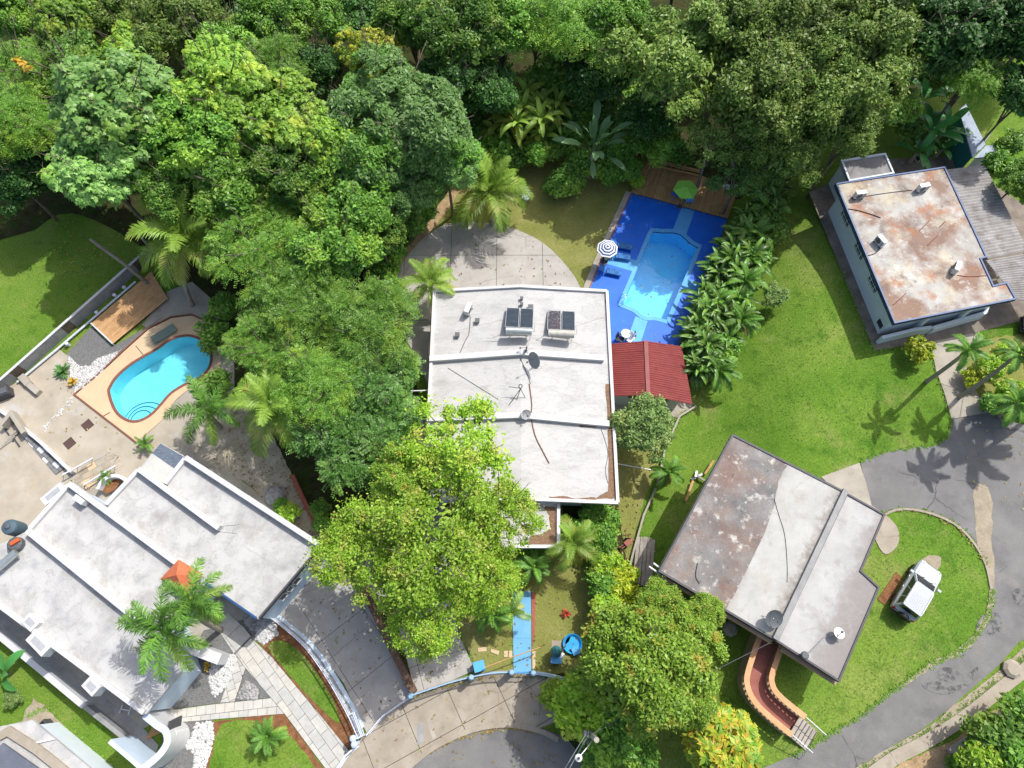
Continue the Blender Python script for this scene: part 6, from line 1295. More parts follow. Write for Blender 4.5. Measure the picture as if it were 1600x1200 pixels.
for a, c in (((98, 742), (145, 716)), ((132, 757), (180, 728))): MB().bar(P(*a, .75), P(*c, .75), .1, .07).make('rail', m_railwhite, t); [MB().tube([P(a[0]+(c[0]-a[0])*f, a[1]+(c[1]-a[1])*f, .05), P(a[0]+(c[0]-a[0])*f, a[1]+(c[1]-a[1])*f, .75)], .025).make('post', m_railwhite, t) for f in (.02, .5, .98)]
t = thing('curved_planter', 'small curved white planter in the courtyard of the stepped roof house', 'planter', G(172, 756))
MB().wall(q(cr([(152, 764), (159, 752), (172, 744), (186, 744), (196, 750)], 4), .9), .25, 0, .9).make('planter_wall', m_white, t); MB().fillpoly([[tuple(v) for v in q([(156, 764), (162, 753), (173, 747), (190, 750), (180, 765), (166, 772)], .4)]]).make('planter_soil', m_mulch, t)
def snag(a, b_, h, r, label): MB().tube([tuple(up(G(*b_), -.2)), tuple(lerp(G(*b_), P(*a, h), .5)+Vector((.05, .08, 0))), tuple(P(*a, h))], r*1.25, r, 8).make('dead_trunk', m_palmbark, label=label, cat='dead trunk', group='leaning dead trunks', smooth=True)
snag((140, 373), (240, 450), 4.2, .12, 'leftmost leaning dead trunk over the garden wall'); snag((215, 364), (283, 447), 4.0, .11, 'leaning dead trunk crossing the coconut palm fronds')
b = MB(); b.lathe([(.1, 0), (.75, .05), (.8, .3), (.55, .6), (.15, .75)], n=9); o = b.make('boulder', m_gstone, label='dark boulder in the shaded side passage', cat='boulder'); o.location = G(432, 775)
# ---- edging, brown wall between the driveways
MB().wall(q([(456, 742), (478, 790), (512, 852)], .4), .3, 0, .4).make('brick_edging', m_brick, label='longer red brick edging along the side passage', cat='edging')
MB().wall(q([(517, 800), (528, 815), (546, 840)], .4), .34, 0, .4).make('brick_edging', m_brick, label='shorter red brick edging beside the small lawn patch', cat='edging')
MB().wall(q([(560, 905), (605, 1000), (646, 1082)], .8), .42, 0, .8).make('dividing_wall', m_brownwall, label='dark brown wall dividing the two front driveways', cat='wall')
MB().wall([tuple(v) for v in q([(1088, 634), (1062, 650), (1040, 700), (1027, 758), (1006, 805), (990, 862), (983, 890)], .35)], .14, -.2, lambda v: ground_z(v[0], v[1])+.35).make('boundary_kerb', m_conc, label='thin concrete boundary strip between main lot and bright lawn', cat='wall')
MB().tube([P(962, 724, 1.5), P(1022, 735, 1.2)], .04).make('pipe', m_pipe, label='thin white pipe from the main house to the boundary strip', cat='pipe')
t = thing('hand_cart', 'small rusty cart on the side yard by the boundary strip', 'cart', G(978, 850))
MB().bar((-.5, -.3, .2), (.5, .45, .25), .06, .06).bar((-.4, -.4, .2), (.6, .3, .25), .06, .06).make('handle', m_terra, t, True)
for a in ((-.55, -.35), (.1, .35)): MB().lathe([(.2, -.04), (.22, 0), (.2, .04)], (a[0], a[1], .22), 12, Matrix.Rotation(R(90), 3, 'X')).make('wheel', m_black, t, True)
MB().box((.1, .05, .3), (.5, .4, .12), R(40)).make('tray', m_terra, t, True)
# ---- curved white fence and gate of the left house
t = thing('curved_fence', 'curved white baluster fence along the shaded driveway of the stepped roof house', 'fence', G(500, 1040))
fp = q(cr([(428, 964), (452, 983), (482, 1010), (507, 1043), (532, 1083), (552, 1120), (566, 1152)], 4), .0)
fence(t, fp, 0, 1.25, .24, m_railwhite, (1.0, .62, .3), (.2, m_greywall), .02, .055)
MB().wall([(v.x+.28, v.y+.05) for v in fp[:-2]], .26, 0, .16).make('plinth', m_wallblue, t)
t = thing('white_gate', 'white barred gate with two ball topped posts at the lower left sidewalk', 'gate', G(560, 1140))
fence(t, q([(550, 1116), (557, 1112), (570, 1148), (562, 1152)]), 0, 1.2, .2, m_railwhite, (1.0, .6, .15), None, .02)
for x, y in ((558, 1151), (560, 1160)): MB().lathe([(.14, 0), (.14, 1.15), (.2, 1.2), (.22, 1.32), (.17, 1.46), (.05, 1.52)], P(x, y, 0), 12).make('post', m_wallblue, t)
t = thing('white_fence', 'short straight white fence at the bottom edge beside the garden path', 'fence', G(545, 1180)); fence(t, q([(561, 1164), (545, 1178), (520, 1215)]), 0, 1.1, .22, m_railwhite, (1.0, .75), (.3, m_white), .02, .1)
# ---- front fence of the main house
t = thing('front_fence', 'pale blue barred fence curving along the sidewalk of the main house', 'fence', G(720, 1065))
fp = q(cr([(646, 1086), (672, 1077), (702, 1067), (738, 1057.5), (770, 1051.5), (800, 1050.5)], 4)); fence(t, fp, 0, 1.45, .17, m_railblue, (1.0, .1), (.12, m_greywall), .022, .075)
fp2 = q(cr([(831, 1051), (848, 1053), (872, 1058), (890, 1066)], 4)); fence(t, fp2, 0, 1.45, .17, m_railblue, (1.0, .1), (.5, m_wallblue), .022, .09)
for x, y in ((646, 1086), (738, 1058), (799, 1050.5), (832, 1051.5)): p = P(x, y, 0); MB().box((p.x, p.y, .8), (.28, .28, 1.6)).lathe([(.16, 1.6), (.19, 1.7), (.1, 1.82)], (p.x, p.y, 0), 10).make('post', m_railblue, t)
t = thing('path_gate', 'barred blue gate at the street end of the light blue path', 'gate', G(815, 1051)); fence(t, q([(801, 1051), (830, 1051.5)]), 0, 1.35, .14, m_pathblue, (1.0, .55, .12), None, .018, .05)
t = thing('driveway_gate', 'low white sliding gate across the shaded driveway', 'gate', G(608, 1115)); fence(t, q([(577, 1147), (602, 1117), (644, 1088)]), 0, 1.1, .35, m_railwhite, (1.0, .1), None, .015, .07)
# ---- front garden of the main house
st = sheet('blue_path', [(800, 924), (830, 924), (830.5, 1051), (802, 1051)], .05, m_joint); k = q([(800.5, 924), (829.5, 924), (830, 1050), (802.5, 1050)])
pieces(st, 'slab', k, R(0), 5, 3.1, .05, .09, [m_bluepath], .012)
sheet('brick_border', [(830.5, 925), (837, 925), (836, 990), (832, 1012)], .07, m_brick)
for k, pts in enumerate(([(746, 1012), (760, 1010), (761, 1018), (747, 1019)], [(767, 1013), (781, 1017), (779, 1024), (766, 1019)], [(787, 1017), (794, 1016), (794, 1027), (787, 1027)], [(795, 1016), (801, 1016), (801, 1028), (794.5, 1027)], [(731, 1012), (735, 1010), (735, 1016), (731, 1017)], [(831, 1017), (837, 1017), (837, 1040), (832, 1050)], [(861, 1000), (880, 1001), (878, 1015), (861, 1016)], [(881, 993), (893, 993), (889, 1003), (881, 1010)])):
    MB().prism(inset(q(pts), .02), .0, .08).make('stepping_stone', m_peach if k < 6 else m_walk, label=('widest stepping stone left of the blue path', 'tilted stepping stone in the middle of the row', 'first of two stones touching the left side of the blue path', 'second of two stones touching the left side of the blue path', 'tiny stepping stone at the driveway edge', 'narrow slab along the right side of the blue path', 'pale pad under the teal covered barbecue', 'pinkish pad beside the blue tub')[k], cat='stepping stone', group='stepping stones of the front lawn')
t = thing('blue_bin', 'square bright blue bin by the fence post', 'bin', G(749.5, 1041)); MB().box((0, 0, .42), (.66, .58, .84), R(15)).make('body', m_gateblue, t, True); MB().box((0, 0, .87), (.74, .66, .07), R(15)).make('lid', m_pathblue, t, True)
MB().tube([P(757, 1043, 1.3), P(800, 1027, 1.35), P(845, 1011, 1.2)], .035).make('bamboo_pole', m_wood2[0], label='long thin brown pole slung across the blue path', cat='pole')
t = thing('barbecue', 'teal covered round barbecue on the pale pad of the front lawn', 'barbecue', G(868, 1022))
MB().lathe([(.34, .75), (.38, .95), (.34, 1.15), (.2, 1.34), (.05, 1.42)], (0, .15, 0), 14).make('cover', m_teal, t, True); MB().box((0, -.4, .7), (.75, .4, .06)).make('side_shelf', m_pathblue, t, True)
for x, y in ((-.25, .3), (.25, .3), (-.25, -.5), (.25, -.5)): MB().tube([(x, y, 0), (x*.9, y*.9, .78)], .025).make('leg', m_trimdark, t, True)
MB().lathe([(.16, .4), (.18, .75), (.12, .78)], (.42, -.1, 0), 12).make('side_tank', m_cloth, t, True); MB().box((0, -.4, .45), (.6, .35, .4)).make('cabinet', m_black, t, True)
t = thing('blue_tub', 'bright blue plastic play tub half hidden by the orange tinted tree', 'tub', G(894, 1006))
MB().lathe([(.5, 0), (.62, .3), (.66, .34), (.6, .3), (.48, .08)], n=18).make('tub', m_gateblue, t, True); MB().box((.2, -.45, .3), (.5, .5, .2), R(20)).make('seat', m_pathblue, t, True); MB().tube([(-.45, -.1, .2), (-.8, -.5, .9)], .04).make('handle', m_trimdark, t, True)
# ---- street light and wires
tp = P(932, 1156, 8.3); t = thing('street_light', 'grey street light pole with curved arm among the shrubs at the bottom edge', 'street light', (tp.x, tp.y, 0))
MB().tube([(0, 0, -.2), (0, 0, 8.3)], .2, .14, 14).make('pole', m_dish, t, True); MB().lathe([(.15, 8.28), (.15, 8.33), (.08, 8.34)], n=12).make('pole_cap', m_conc, t, True)
ae = P(904, 1184, 7.6)-Vector((tp.x, tp.y, 0)); MB().tube(cr([(0, 0, 6.9), (ae.x*.3, ae.y*.3, 7.4), tuple(ae)], 4), .035).make('arm', m_metal, t, True)
MB().lathe([(.1, -.05), (.2, 0), (.2, .08), (.1, .16)], ae, 14).make('lamp_head', m_cloth, t, True); MB().box((ae.x, ae.y, ae.z+.2), (.12, .12, .12)).make('photocell', m_black, t, True)
MB().bar((-.5, -.35, 6.4), (.15, .1, 6.4), .1, .12).box((-.35, .15, 6.0), (.3, .3, .5)).make('bracket', m_trimdark, t, True)
for k, (a, c, h0, h1, l) in enumerate([((916, 1146), (850, 1260), 6.6, 7.2, 'left of two overhead wires running down from the street light'), ((919, 1149), (858, 1262), 6.6, 7.0, 'right of two overhead wires running down from the street light'), ((926, 1146), (1206, 1003), 7.2, 5.6, 'overhead wire from the street light to the weathered roof house')]):
    A, B_ = P(*a, h0), P(*c, h1); M_ = lerp(A, B_, .5)-Vector((0, 0, .35)); MB().tube(cr([tuple(A), tuple(M_), tuple(B_)], 6), .022, n=5).make('overhead_wire', m_trimdark if k == 2 else m_metal, label=l, cat='wire', group='overhead wires')
p = G(697, 1122); MB().lathe([(.3, 0), (.3, .03), (.1, .04)], p, 14).make('utility_cover', m_greywall, label='grey round cover in the sidewalk paving', cat='cover')
MB().prism(q([(665, 1122), (672, 1120), (682, 1152), (676, 1156)], .13), .1, .14).make('drain_cover', m_conc, label='narrow drain slab in the sidewalk by the kerb', cat='drain cover')
MB().prism(q([(652, 1133), (660, 1128), (663, 1158), (652, 1164)], .13), .1, .135).make('drain_cover', m_greywall, label='dark triangular patch slab in the sidewalk', cat='drain cover')
# ---- lower left walkway and neighbours
MB().wall(q([(-40, 965), (0, 995), (64, 1048), (130, 1103)], 1.2), .36, 0, 1.2).make('boundary_wall', m_white, label='straight white boundary wall below the shaded walkway', cat='wall')
MB().wall(q([(131, 1104), (172, 1136), (214, 1170)], .9), .26, 0, .9).make('boundary_wall', m_greywall, label='lower grey end of the boundary wall by the curved wall', cat='wall')
t = thing('plastic_frame', 'white H shaped plastic frame lying on the shaded walkway', 'frame', P(197, 1109, .07))
for a, c in (((-.35, -.2), (-.25, .3)), ((.25, -.3), (.35, .2)), ((-.3, .05), (.3, -.05))): MB().bar((*a, .1), (*c, .1), .06, .06).make('bar', m_pipe, t, True)
t = thing('black_cabinet', 'black glass topped cabinet on the bare ground in the lower left corner', 'cabinet', G(80, 1140)); MB().box((0, 0, .4), (1.15, .8, .8), R(-38)).make('body', m_trimdark, t, True); MB().box((0, 0, .825), (1.0, .66, .03), R(-38)).make('glass_top', m_glass, t, True)
for x in (-.3, .3): MB().box((x, -.25*x, .86), (.04, .6, .03), R(-38)).make('hinge', m_metal, t, True)
t = thing('firewood_heap', 'small heap of pale sticks at the end of the shaded walkway', 'firewood', G(240, 1150))
for k in range(7): MB().bar((-.4+.1*k, -.2+.05*k, .1+.03*(k % 3)), (-.1+.1*k, .5-.04*k, .12), .06, .06).make('stick', m_wood2[k % 2], t, True)
# ---- the silver white car
def car(px, py, rz, z, label, paint, small=False):
    t = thing('parked_car', label, 'car', P(px, py, z), rz); b = MB()
    st = [(-1.98, .70, .48, .92), (-1.9, .80, .32, .98), (-1.2, .855, .27, 1.0), (0, .86, .26, 1.0), (1.0, .86, .27, 1.0), (1.55, .84, .28, .97), (1.88, .77, .34, .88), (2.0, .60, .46, .76)]
    for x, hw, z0, z1 in st: b.v += [(x, s*y, zz) for y, zz, s in ((hw*.9, z0, -1), (hw*.9, z0, 1), (hw, z0+.16, 1), (hw, z1-.14, 1), (hw*.9, z1, 1), (hw*.9, z1, -1), (hw, z1-.14, -1), (hw, z0+.16, -1))]
    for i in range(len(st)-1): b.f += [(8*i+k, 8*i+(k+1) % 8, 8*i+8+(k+1) % 8, 8*i+8+k) for k in range(8)]
    b.f += [tuple(range(7, -1, -1)), tuple(range(8*len(st)-8, 8*len(st)))]
    b.f = [f[::-1] for f in b.f]; b.make('body', paint, t, True, smooth=False)
    lo = [(-1.86, -.77), (.88, -.77), (.88, .77), (-1.86, .77)]; hi = [(-1.66, -.62), (.12, -.60), (.12, .60), (-1.66, .62)]; zl, zh = 1.0, 1.60
    b = MB().add([(x, y, zl) for x, y in lo]+[(x, y, zh) for x, y in hi], [(0, 1, 5, 4), (1, 2, 6, 5), (2, 3, 7, 6), (3, 0, 4, 7)])
    b.make('pillars', paint, t, True)
    MB().prism([(-1.72, -.6), (-1.6, -.655), (.02, -.64), (.17, -.55), (.17, .55), (.02, .64), (-1.6, .655), (-1.72, .6)], 1.585, 1.65).make('roof', paint, t, True)
    for k in range(7): MB().box((-1.05, -.39+.13*k, 1.655), (1.0, .03, .018)).make('roof_rib', paint, t, True)
    for s in (-1, 1): MB().bar((-1.5, s*.6, 1.69), (-.1, s*.58, 1.69), .04, .04).make('roof_rail', m_metal, t, True)
    def face(A, B_, C, D, u0, u1, v0, v1, e=.012):
        A, B_, C, D = map(Vector, (A, B_, C, D)); f = lambda u, v: (A*(1-u)+B_*u)*(1-v)+(D*(1-u)+C*u)*v
        nn = (B_-A).cross(D-A).normalized()*e; qv = [f(u0, v0)+nn, f(u1, v0)+nn, f(u1, v1)+nn, f(u0, v1)+nn]
        return MB().add(qv+[v-nn*.8 for v in qv], [(0, 1, 2, 3), (7, 6, 5, 4), (0, 4, 5, 1), (1, 5, 6, 2), (2, 6, 7, 3), (3, 7, 4, 0)])
    L3 = [(*p, zl) for p in lo]; H3 = [(*p, zh) for p in hi]
    face(L3[1], L3[2], H3[2], H3[1], .05, .95, .08, .95).make('windscreen', m_glass, t, True); face(L3[3], L3[0], H3[0], H3[3], .08, .92, .25, .92).make('rear_window', m_glass, t, True)
    for i, j in ((0, 1), (2, 3)):
        for u0, u1 in ((.05, .28), (.31, .58), (.61, .92)) if i == 0 else ((.08, .39), (.42, .69), (.72, .95)): face(L3[i], L3[j], H3[j], H3[i], u0, u1, .12, .88).make('side_window', m_glass, t, True)
    for x in (-1.2, 1.2):
        for s in (-1, 1):
            wh_ = MB().lathe([(.2, -.1), (.33, -.11), (.345, 0), (.33, .11), (.2, .1)], (x, s*.76, .34), 18, Matrix.Rotation(R(90), 3, 'X')).make('wheel', m_black, t, True)
            MB().lathe([(.2, -.02), (.19, .02), (.05, .04)], (x, s*.87, .34), 14, Matrix.Rotation(R(-90*s), 3, 'X')).make('rim', m_metal, wh_)
    sw = MB().lathe([(.12, -.1), (.34, -.1), (.36, 0), (.34, .1)], (-2.1, -.05, .82), 18, Matrix.Rotation(R(-90), 3, 'Y')).make('spare_wheel', m_black, t, True); MB().lathe([(.33, .1), (.32, .13), (.1, .15)], (-2.1, -.05, .82), 18, Matrix.Rotation(R(-90), 3, 'Y')).make('spare_cover', paint, sw)
    for s in (-1, 1):
        MB().box((.72, s*.98, 1.08), (.16, .22, .15)).make('mirror', paint, t, True); MB().box((1.9, s*.58, .72), (.14, .26, .16), s*R(20)).make('headlight', m_lamp, t, True); MB().box((-1.96, s*.66, .78), (.08, .16, .3)).make('tail_lamp', m_redlamp, t, True)
        MB().bar((-1.5, s*.87, .55), (1.4, s*.87, .55), .03, .1).make('side_trim', m_trimdark, t, True)
        for x in (-.35, .5): MB().box((x, s*.872, .8), (.16, .03, .04)).make('door_handle', m_metal, t, True)
    for s in (-1, 1):
        for x in (-.62, .22, .95): MB().bar((x, s*.864, .42), (x+.02, s*.866, .86), .016, .016).make('door_seam', m_black, t, True)
        MB().bar((.98, s*.62, 1.004), (1.9, s*.56, .9), .016, .016).make('bonnet_seam', m_black, t, True)
    MB().box((2.0, 0, .42), (.12, 1.3, .16)).make('bumper', m_trimdark, t, True); MB().box((-2.0, 0, .42), (.12, 1.4, .18)).make('bumper', m_trimdark, t, True); MB().box((2.005, 0, .66), (.05, .7, .16)).make('grille', m_black, t, True)
    for s in (-1, 1): MB().bar((.92, s*.3-.2, 1.03), (.72, s*.3+.2, 1.12), .02, .02).make('wiper', m_black, t, True)
    return t
d = P(1449, 889, PL)-P(1409, 955, PL); car(1424, 924, atan2(d.y, d.x), PL+.04, 'silver white off road car with spare wheel parked on the lawn loop', m_carpaint)
car(1632, 520, R(165), PL+.04, 'dark car with red tail lamp cut off by the right edge', plain('dark_purple_paint', (.045, .03, .06), rough=.25))
# ---- bits behind the stained roof house
t = thing('old_window_frame', 'grey framed window leaning on the grass behind the stained roof house', 'window frame', G(1434, 249)); MB().box((0, 0, .2), (.9, .5, .06), R(40), Matrix.Rotation(R(20), 3, 'X')).make('frame', m_conc, t, True)
for s in (-.2, .2): MB().box((s*.8, s*.64, .24), (.32, .36, .05), R(40), Matrix.Rotation(R(20), 3, 'X')).make('pane', m_glass, t, True)
for k, (a, c, l) in enumerate([((1462, 240), (1478, 241), 'short white pole on the ground beside the banana plants'), ((1476, 222), (1492, 246), 'thin white pole leaning behind the patio roof'), ((1538, 222), (1560, 182), 'pale bent pole standing against the shed')]): MB().tube([tuple(up(G(*a), .1)), tuple(up(lerp(G(*a), G(*c), .5), .5+.4*k)), tuple(up(G(*c), .15+.9*(k == 2)))], .04).make('pole', m_pipe, label=l, cat='pole', group='loose poles by the shed')
MB().prism(q([(1480, 1010), (1482, 1006), (1484, 1010)], PL), PL, PL+.1) 
MB().lathe([(.1, 0), (.55, .02), (.6, .25), (.4, .4)], G(1578, 1045), 8).make('boulder', m_walk, label='pale boulder on the verge of the right road', cat='boulder')
MB().lathe([(.1, 0), (.5, .02), (.5, .3), (.3, .45)], G(1140, 983), 8).make('boulder', m_conc, label='boulder in the shade below the weathered roof house', cat='boulder')
# ---- stones
def stones(name, px_poly, n, size, mat, z, seed):
    rg = random.Random(seed); xs = [p[0] for p in px_poly]; ys = [p[1] for p in px_poly]; b = MB(); k = 0
    def inside(x, y):
        c = False
        for i in range(len(px_poly)):
            (x0, y0), (x1, y1) = px_poly[i-1], px_poly[i]
            if (y0 > y) != (y1 > y) and x < (x1-x0)*(y-y0)/(y1-y0)+x0: c = not c
        return c
    while k < n:
        x, y = rg.uniform(min(xs), max(xs)), rg.uniform(min(ys), max(ys))
        if not inside(x, y): continue
        k += 1; p = P(x, y, z); s = size*rg.uniform(.6, 1.5); a = rg.uniform(0, 6.28)
        vs = [(p.x+s*cos(a+i*pi/2.5)*rg.uniform(.7, 1.1), p.y+s*sin(a+i*pi/2.5)*rg.uniform(.6, 1), z+s*.25) for i in range(5)]+[(p.x, p.y, z+s*rg.uniform(.6, .95)), (p.x, p.y, z-.01)]
        b.add(vs, [(i, (i+1) % 5, 5) for i in range(5)]+[((i+1) % 5, i, 6) for i in range(5)])
    b.make(name, mat, kind='stuff', label=None)
stones('white_stones', [(345, 1020), (366, 1024), (370, 1032), (352, 1075), (335, 1090), (325, 1060), (332, 1035)], 420, .11, m_stone, .05, 1)
stones('white_stones', [(402, 985), (428, 972), (436, 990), (412, 1006), (399, 998)], 260, .10, m_stone, .05, 2)
stones('white_stones', [(308, 1130), (333, 1127), (333, 1150), (322, 1200), (300, 1220), (305, 1180), (290, 1165), (300, 1150)], 430, .13, m_stone, .05, 3)
stones('grey_stones', [(384, 1062), (404, 1078), (400, 1092), (370, 1094)], 160, .12, m_gstone, .05, 4)
stones('grey_gravel', [(106, 556), (124, 573), (141, 572), (150, 561), (186, 549), (155, 586), (118, 615), (111, 597)], 900, .085, m_stone, .075, 5)
stones('grey_stones', [(378, 962), (404, 955), (430, 972), (400, 985), (392, 985)], 220, .12, m_gstone, .05, 6)
stones('grey_gravel', [(112, 620), (118, 624), (70, 676), (64, 672)], 90, .07, m_stone, .06, 7)

# ---- grass tufts and fallen leaves
def in_poly(x, y, pp):
    c = False
    for i in range(len(pp)):
        (x0, y0), (x1, y1) = pp[i-1], pp[i]
        if (y0 > y) != (y1 > y) and x < (x1-x0)*(y-y0)/(y1-y0)+x0: c = not c
    return c
def tufts(polys, n, seed, s0, s1, mat, name='grass_tufts'):
    rg = random.Random(seed); V = []; Fs = []
    for pp in polys:
        xs = [p[0] for p in pp]; ys = [p[1] for p in pp]; k = 0; m = int(n*(max(xs)-min(xs))*(max(ys)-min(ys))/1e4)
        for _ in range(m):
            x, y = rg.uniform(min(xs), max(xs)), rg.uniform(min(ys), max(ys))
            if not in_poly(x, y, pp): continue
            p = G(x, y); s = rg.uniform(s0, s1)
            for j in range(5):
                a = rg.uniform(0, 6.28); d = Vector((cos(a), sin(a), 0)); r = Vector((-d.y, d.x, 0))*s*.22; b = p+d*s*.1; k = len(V)
                V += [tuple(b+r), tuple(b-r), tuple(b+d*s*.7+Vector((0, 0, s*rg.uniform(.35, .8))))]; Fs.append((k, k+1, k+2))
    o = link(name, np_mesh(name, V, Fs, mat)); o['kind'] = 'stuff'
m_tuft = leafmat('tuft_blades', [(0, (.04, .10, .010)), (.5, (.085, .15, .02)), (1, (.16, .20, .045))], trans=.2)
LAWN_R = [(1205, 320), (1260, 320), (1330, 560), (1450, 560), (1480, 640), (1440, 695), (1345, 720), (1150, 660), (1070, 640), (1110, 560), (1190, 420)]
LOOP = [(1380, 815), (1440, 802), (1500, 832), (1540, 890), (1535, 960), (1490, 1012), (1400, 1060), (1300, 1130), (1250, 1130), (1330, 1060), (1370, 960), (1350, 890)]
LAWN_L = [(0, 400), (90, 360), (230, 390), (130, 480), (0, 590)]
tufts([LAWN_R, LOOP, LAWN_L, [(1060, 660), (1140, 660), (1040, 840), (1015, 840)], [(1110, 1040), (1165, 1120), (1230, 1175), (1180, 1190), (1130, 1110)], [(0, 1010), (120, 1110), (230, 1190), (130, 1160), (60, 1080), (0, 1090)]], 200, 3, .05, .11, m_tuft)
tufts([[(715, 330), (905, 260), (960, 300), (915, 440), (850, 370), (780, 345)], [(740, 900), (930, 910), (930, 1040), (840, 1040), (840, 930), (795, 930), (795, 1000), (740, 1000)]], 200, 4, .05, .1, leafmat('dry_blades', [(0, (.10, .12, .03)), (1, (.22, .20, .08))], trans=.2), 'dry_grass_tufts')
# rough grass along road, path and wall edges
def edge_tufts(line, n, seed, d=3.0):
    rg = random.Random(seed); V = []; Fs = []
    for _ in range(n):
        i = rg.randrange(len(line)-1); t = rg.random(); x = line[i][0]+(line[i+1][0]-line[i][0])*t+rg.gauss(0, d); y = line[i][1]+(line[i+1][1]-line[i][1])*t+rg.gauss(0, d); p = G(x, y); s = rg.uniform(.06, .17)
        p.z += .03
        for j in range(6):
            a = rg.uniform(0, 6.28); dd = Vector((cos(a), sin(a), 0)); r = Vector((-dd.y, dd.x, 0))*s*.2; k = len(V)
            V += [tuple(p+r), tuple(p-r), tuple(p+dd*s*.8+Vector((0, 0, s*rg.uniform(.2, .7))))]; Fs.append((k, k+1, k+2))
    o = link('edge_grass', np_mesh('edge_grass', V, Fs, m_tuft)); o['kind'] = 'stuff'
for k, (ln, n, d) in enumerate([([(1345, 722), (1390, 704), (1460, 695), (1480, 684), (1487, 655), (1475, 615), (1462, 580), (1453, 540), (1366, 548), (1330, 460), (1264, 300)], 700, 1.6),
    ([(1552, 920), (1544, 962), (1520, 1000), (1492, 1022), (1450, 1040), (1398, 1076), (1345, 1118), (1290, 1152), (1235, 1182)], 800, 2.6), ([(1378, 803), (1405, 794), (1445, 798), (1490, 816), (1520, 843), (1541, 882)], 260, 1.6),
    ([(1640, 1000), (1575, 1045), (1500, 1112), (1440, 1150), (1380, 1185), (1320, 1220)], 700, 4), ([(1088, 634), (1062, 650), (1040, 700), (1027, 758), (1006, 805), (985, 880)], 400, 2.2), ([(597, 482), (622, 422), (678, 360), (713, 348), (800, 357), (880, 410), (910, 455)], 260, 1.6),
    ([(985, 303), (957, 360), (912, 460)], 130, 1.6), ([(800, 930), (801, 1048)], 60, 1.2), ([(742, 1046), (717, 992), (700, 930)], 120, 1.8), ([(0, 598), (140, 484), (235, 398)], 260, 2), ([(40, 1120), (75, 1105), (140, 1165), (200, 1220)], 160, 3), ([(592, 930), (612, 985), (645, 1075)], 160, 2.5)]): edge_tufts(ln, n, 50+k, d)
def litter(name, poly, z, n, seed, mat, s0=.05, s1=.13):
    rg = random.Random(seed); xs = [p[0] for p in poly]; ys = [p[1] for p in poly]; V = []; Fs = []; k = 0; n = int(n*.6)
    while k < n:
        x, y = rg.uniform(min(xs), max(xs)), rg.uniform(min(ys), max(ys))
        if not in_poly(x, y, poly): continue
        k += 1; p = P(x, y, z) if z is not None else G(x, y)+Vector((0, 0, .09)); s = rg.uniform(s0, s1); a = rg.uniform(0, 6.28); d = Vector((cos(a), sin(a), rg.uniform(-.2, .2)))*s; r = Vector((-sin(a), cos(a), rg.uniform(-.3, .3)))*s*.5; q_ = p+Vector((0, 0, s*.4)); i = len(V)
        V += [tuple(q_-d), tuple(q_+r), tuple(q_+d), tuple(q_-r)]; Fs.append((i, i+1, i+2, i+3))
    o = link(name, np_mesh(name, V, Fs, mat)); o['kind'] = 'stuff'
m_fall = leafmat('fallen_leaf', [(0, (.10, .055, .025)), (.5, (.17, .11, .045)), (.85, (.22, .17, .05)), (1, (.13, .16, .05))], trans=.1, rough=.8)
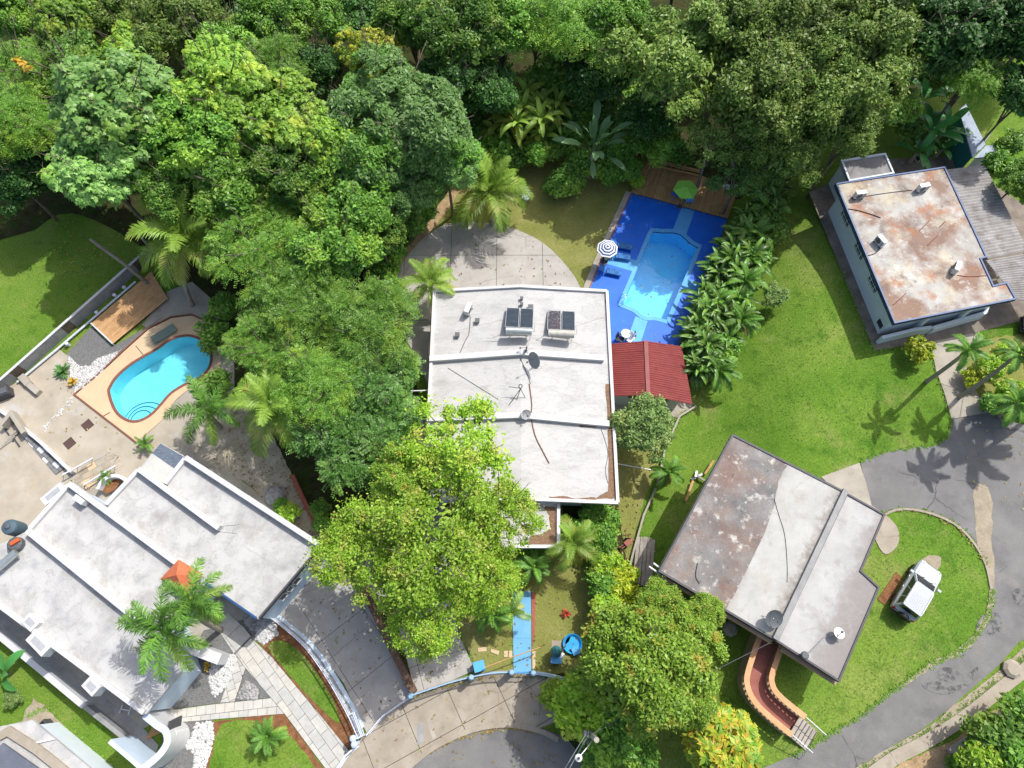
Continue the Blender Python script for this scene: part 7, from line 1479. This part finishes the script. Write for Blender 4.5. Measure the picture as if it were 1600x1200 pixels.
for k, (pp, z, n) in enumerate([([(470, 930), (560, 930), (640, 1080), (580, 1140), (530, 1040)], .08, 110), ([(640, 950), (715, 990), (738, 1040), (650, 1080), (625, 1000)], .08, 90), ([(600, 1120), (740, 1065), (855, 1060), (850, 1120), (720, 1140), (640, 1190), (570, 1190)], .12, 90),
    ([(320, 650), (400, 640), (470, 770), (500, 850), (440, 800), (330, 715)], .06, 420), ([(610, 480), (650, 390), (720, 352), (800, 360), (880, 412), (905, 450), (680, 455)], .08, 160), ([(985, 305), (1130, 345), (1060, 545), (960, 530), (920, 460)], .15, 90), ([(1000, 262), (1092, 275), (1145, 300), (1132, 338), (990, 300)], .24, 260),
    ([(30, 650), (90, 560), (120, 620), (210, 690), (150, 730)], .06, 60), ([(930, 700), (1050, 650), (1000, 790), (970, 920)], None, 420), ([(735, 885), (935, 900), (930, 1045), (740, 1045)], None, 260), ([(1480, 650), (1600, 640), (1600, 800), (1500, 760)], PL+.03, 60), ([(660, 1190), (750, 1146), (850, 1150), (890, 1200)], .03, 60),
    ([(60, 340), (200, 350), (230, 400), (100, 440)], None, 240), ([(720, 260), (960, 240), (960, 300), (740, 330)], None, 300)]): litter('fallen_leaves', pp, z, n, 80+k, m_fall)
litter('fallen_leaves', [(1010, 370), (1085, 385), (1045, 490), (980, 475)], -.045, 16, 120, m_fall, .04, .08)

def litter_line(line, z, n, seed, d=1.6):
    rg = random.Random(seed); V = []; Fs = []
    for _ in range(n):
        i = rg.randrange(len(line)-1); t = rg.random()**1.4; x = line[i][0]+(line[i+1][0]-line[i][0])*t+rg.gauss(0, d); y = line[i][1]+(line[i+1][1]-line[i][1])*t+rg.gauss(0, d); p = P(x, y, z); s = rg.uniform(.04, .12)
        a = rg.uniform(0, 6.28); dd = Vector((cos(a), sin(a), rg.uniform(-.2, .2)))*s; r = Vector((-sin(a), cos(a), rg.uniform(-.3, .3)))*s*.5; q_ = p+Vector((0, 0, s*.4)); k = len(V)
        V += [tuple(q_-dd), tuple(q_+r), tuple(q_+dd), tuple(q_-r)]; Fs.append((k, k+1, k+2, k+3))
    o = link('leaf_litter', np_mesh('leaf_litter', V, Fs, m_fall)); o['kind'] = 'stuff'
for k, (ln, z, n) in enumerate([([(590, 945), (612, 1000), (642, 1078)], .09, 200), ([(642, 1090), (700, 1072), (750, 1060), (800, 1055), (858, 1058)], .13, 160), ([(640, 1195), (675, 1172), (712, 1155), (760, 1143), (800, 1138), (850, 1146)], .04, 200), ([(452, 978), (485, 1006), (520, 1052), (552, 1110)], .09, 120), ([(985, 305), (1040, 318), (1133, 343)], .16, 60), ([(920, 455), (945, 400), (980, 325)], .16, 60),
    ([(1096, 452), (1078, 500), (1060, 545)], .16, 120), ([(675, 462), (669, 640), (664, 775)], 3.72, 60), ([(455, 745), (480, 795), (510, 850)], .06, 200), ([(1400, 798), (1445, 800), (1500, 828), (1545, 885)], PL+.05, 60)]): litter_line(ln, z, n, 200+k)
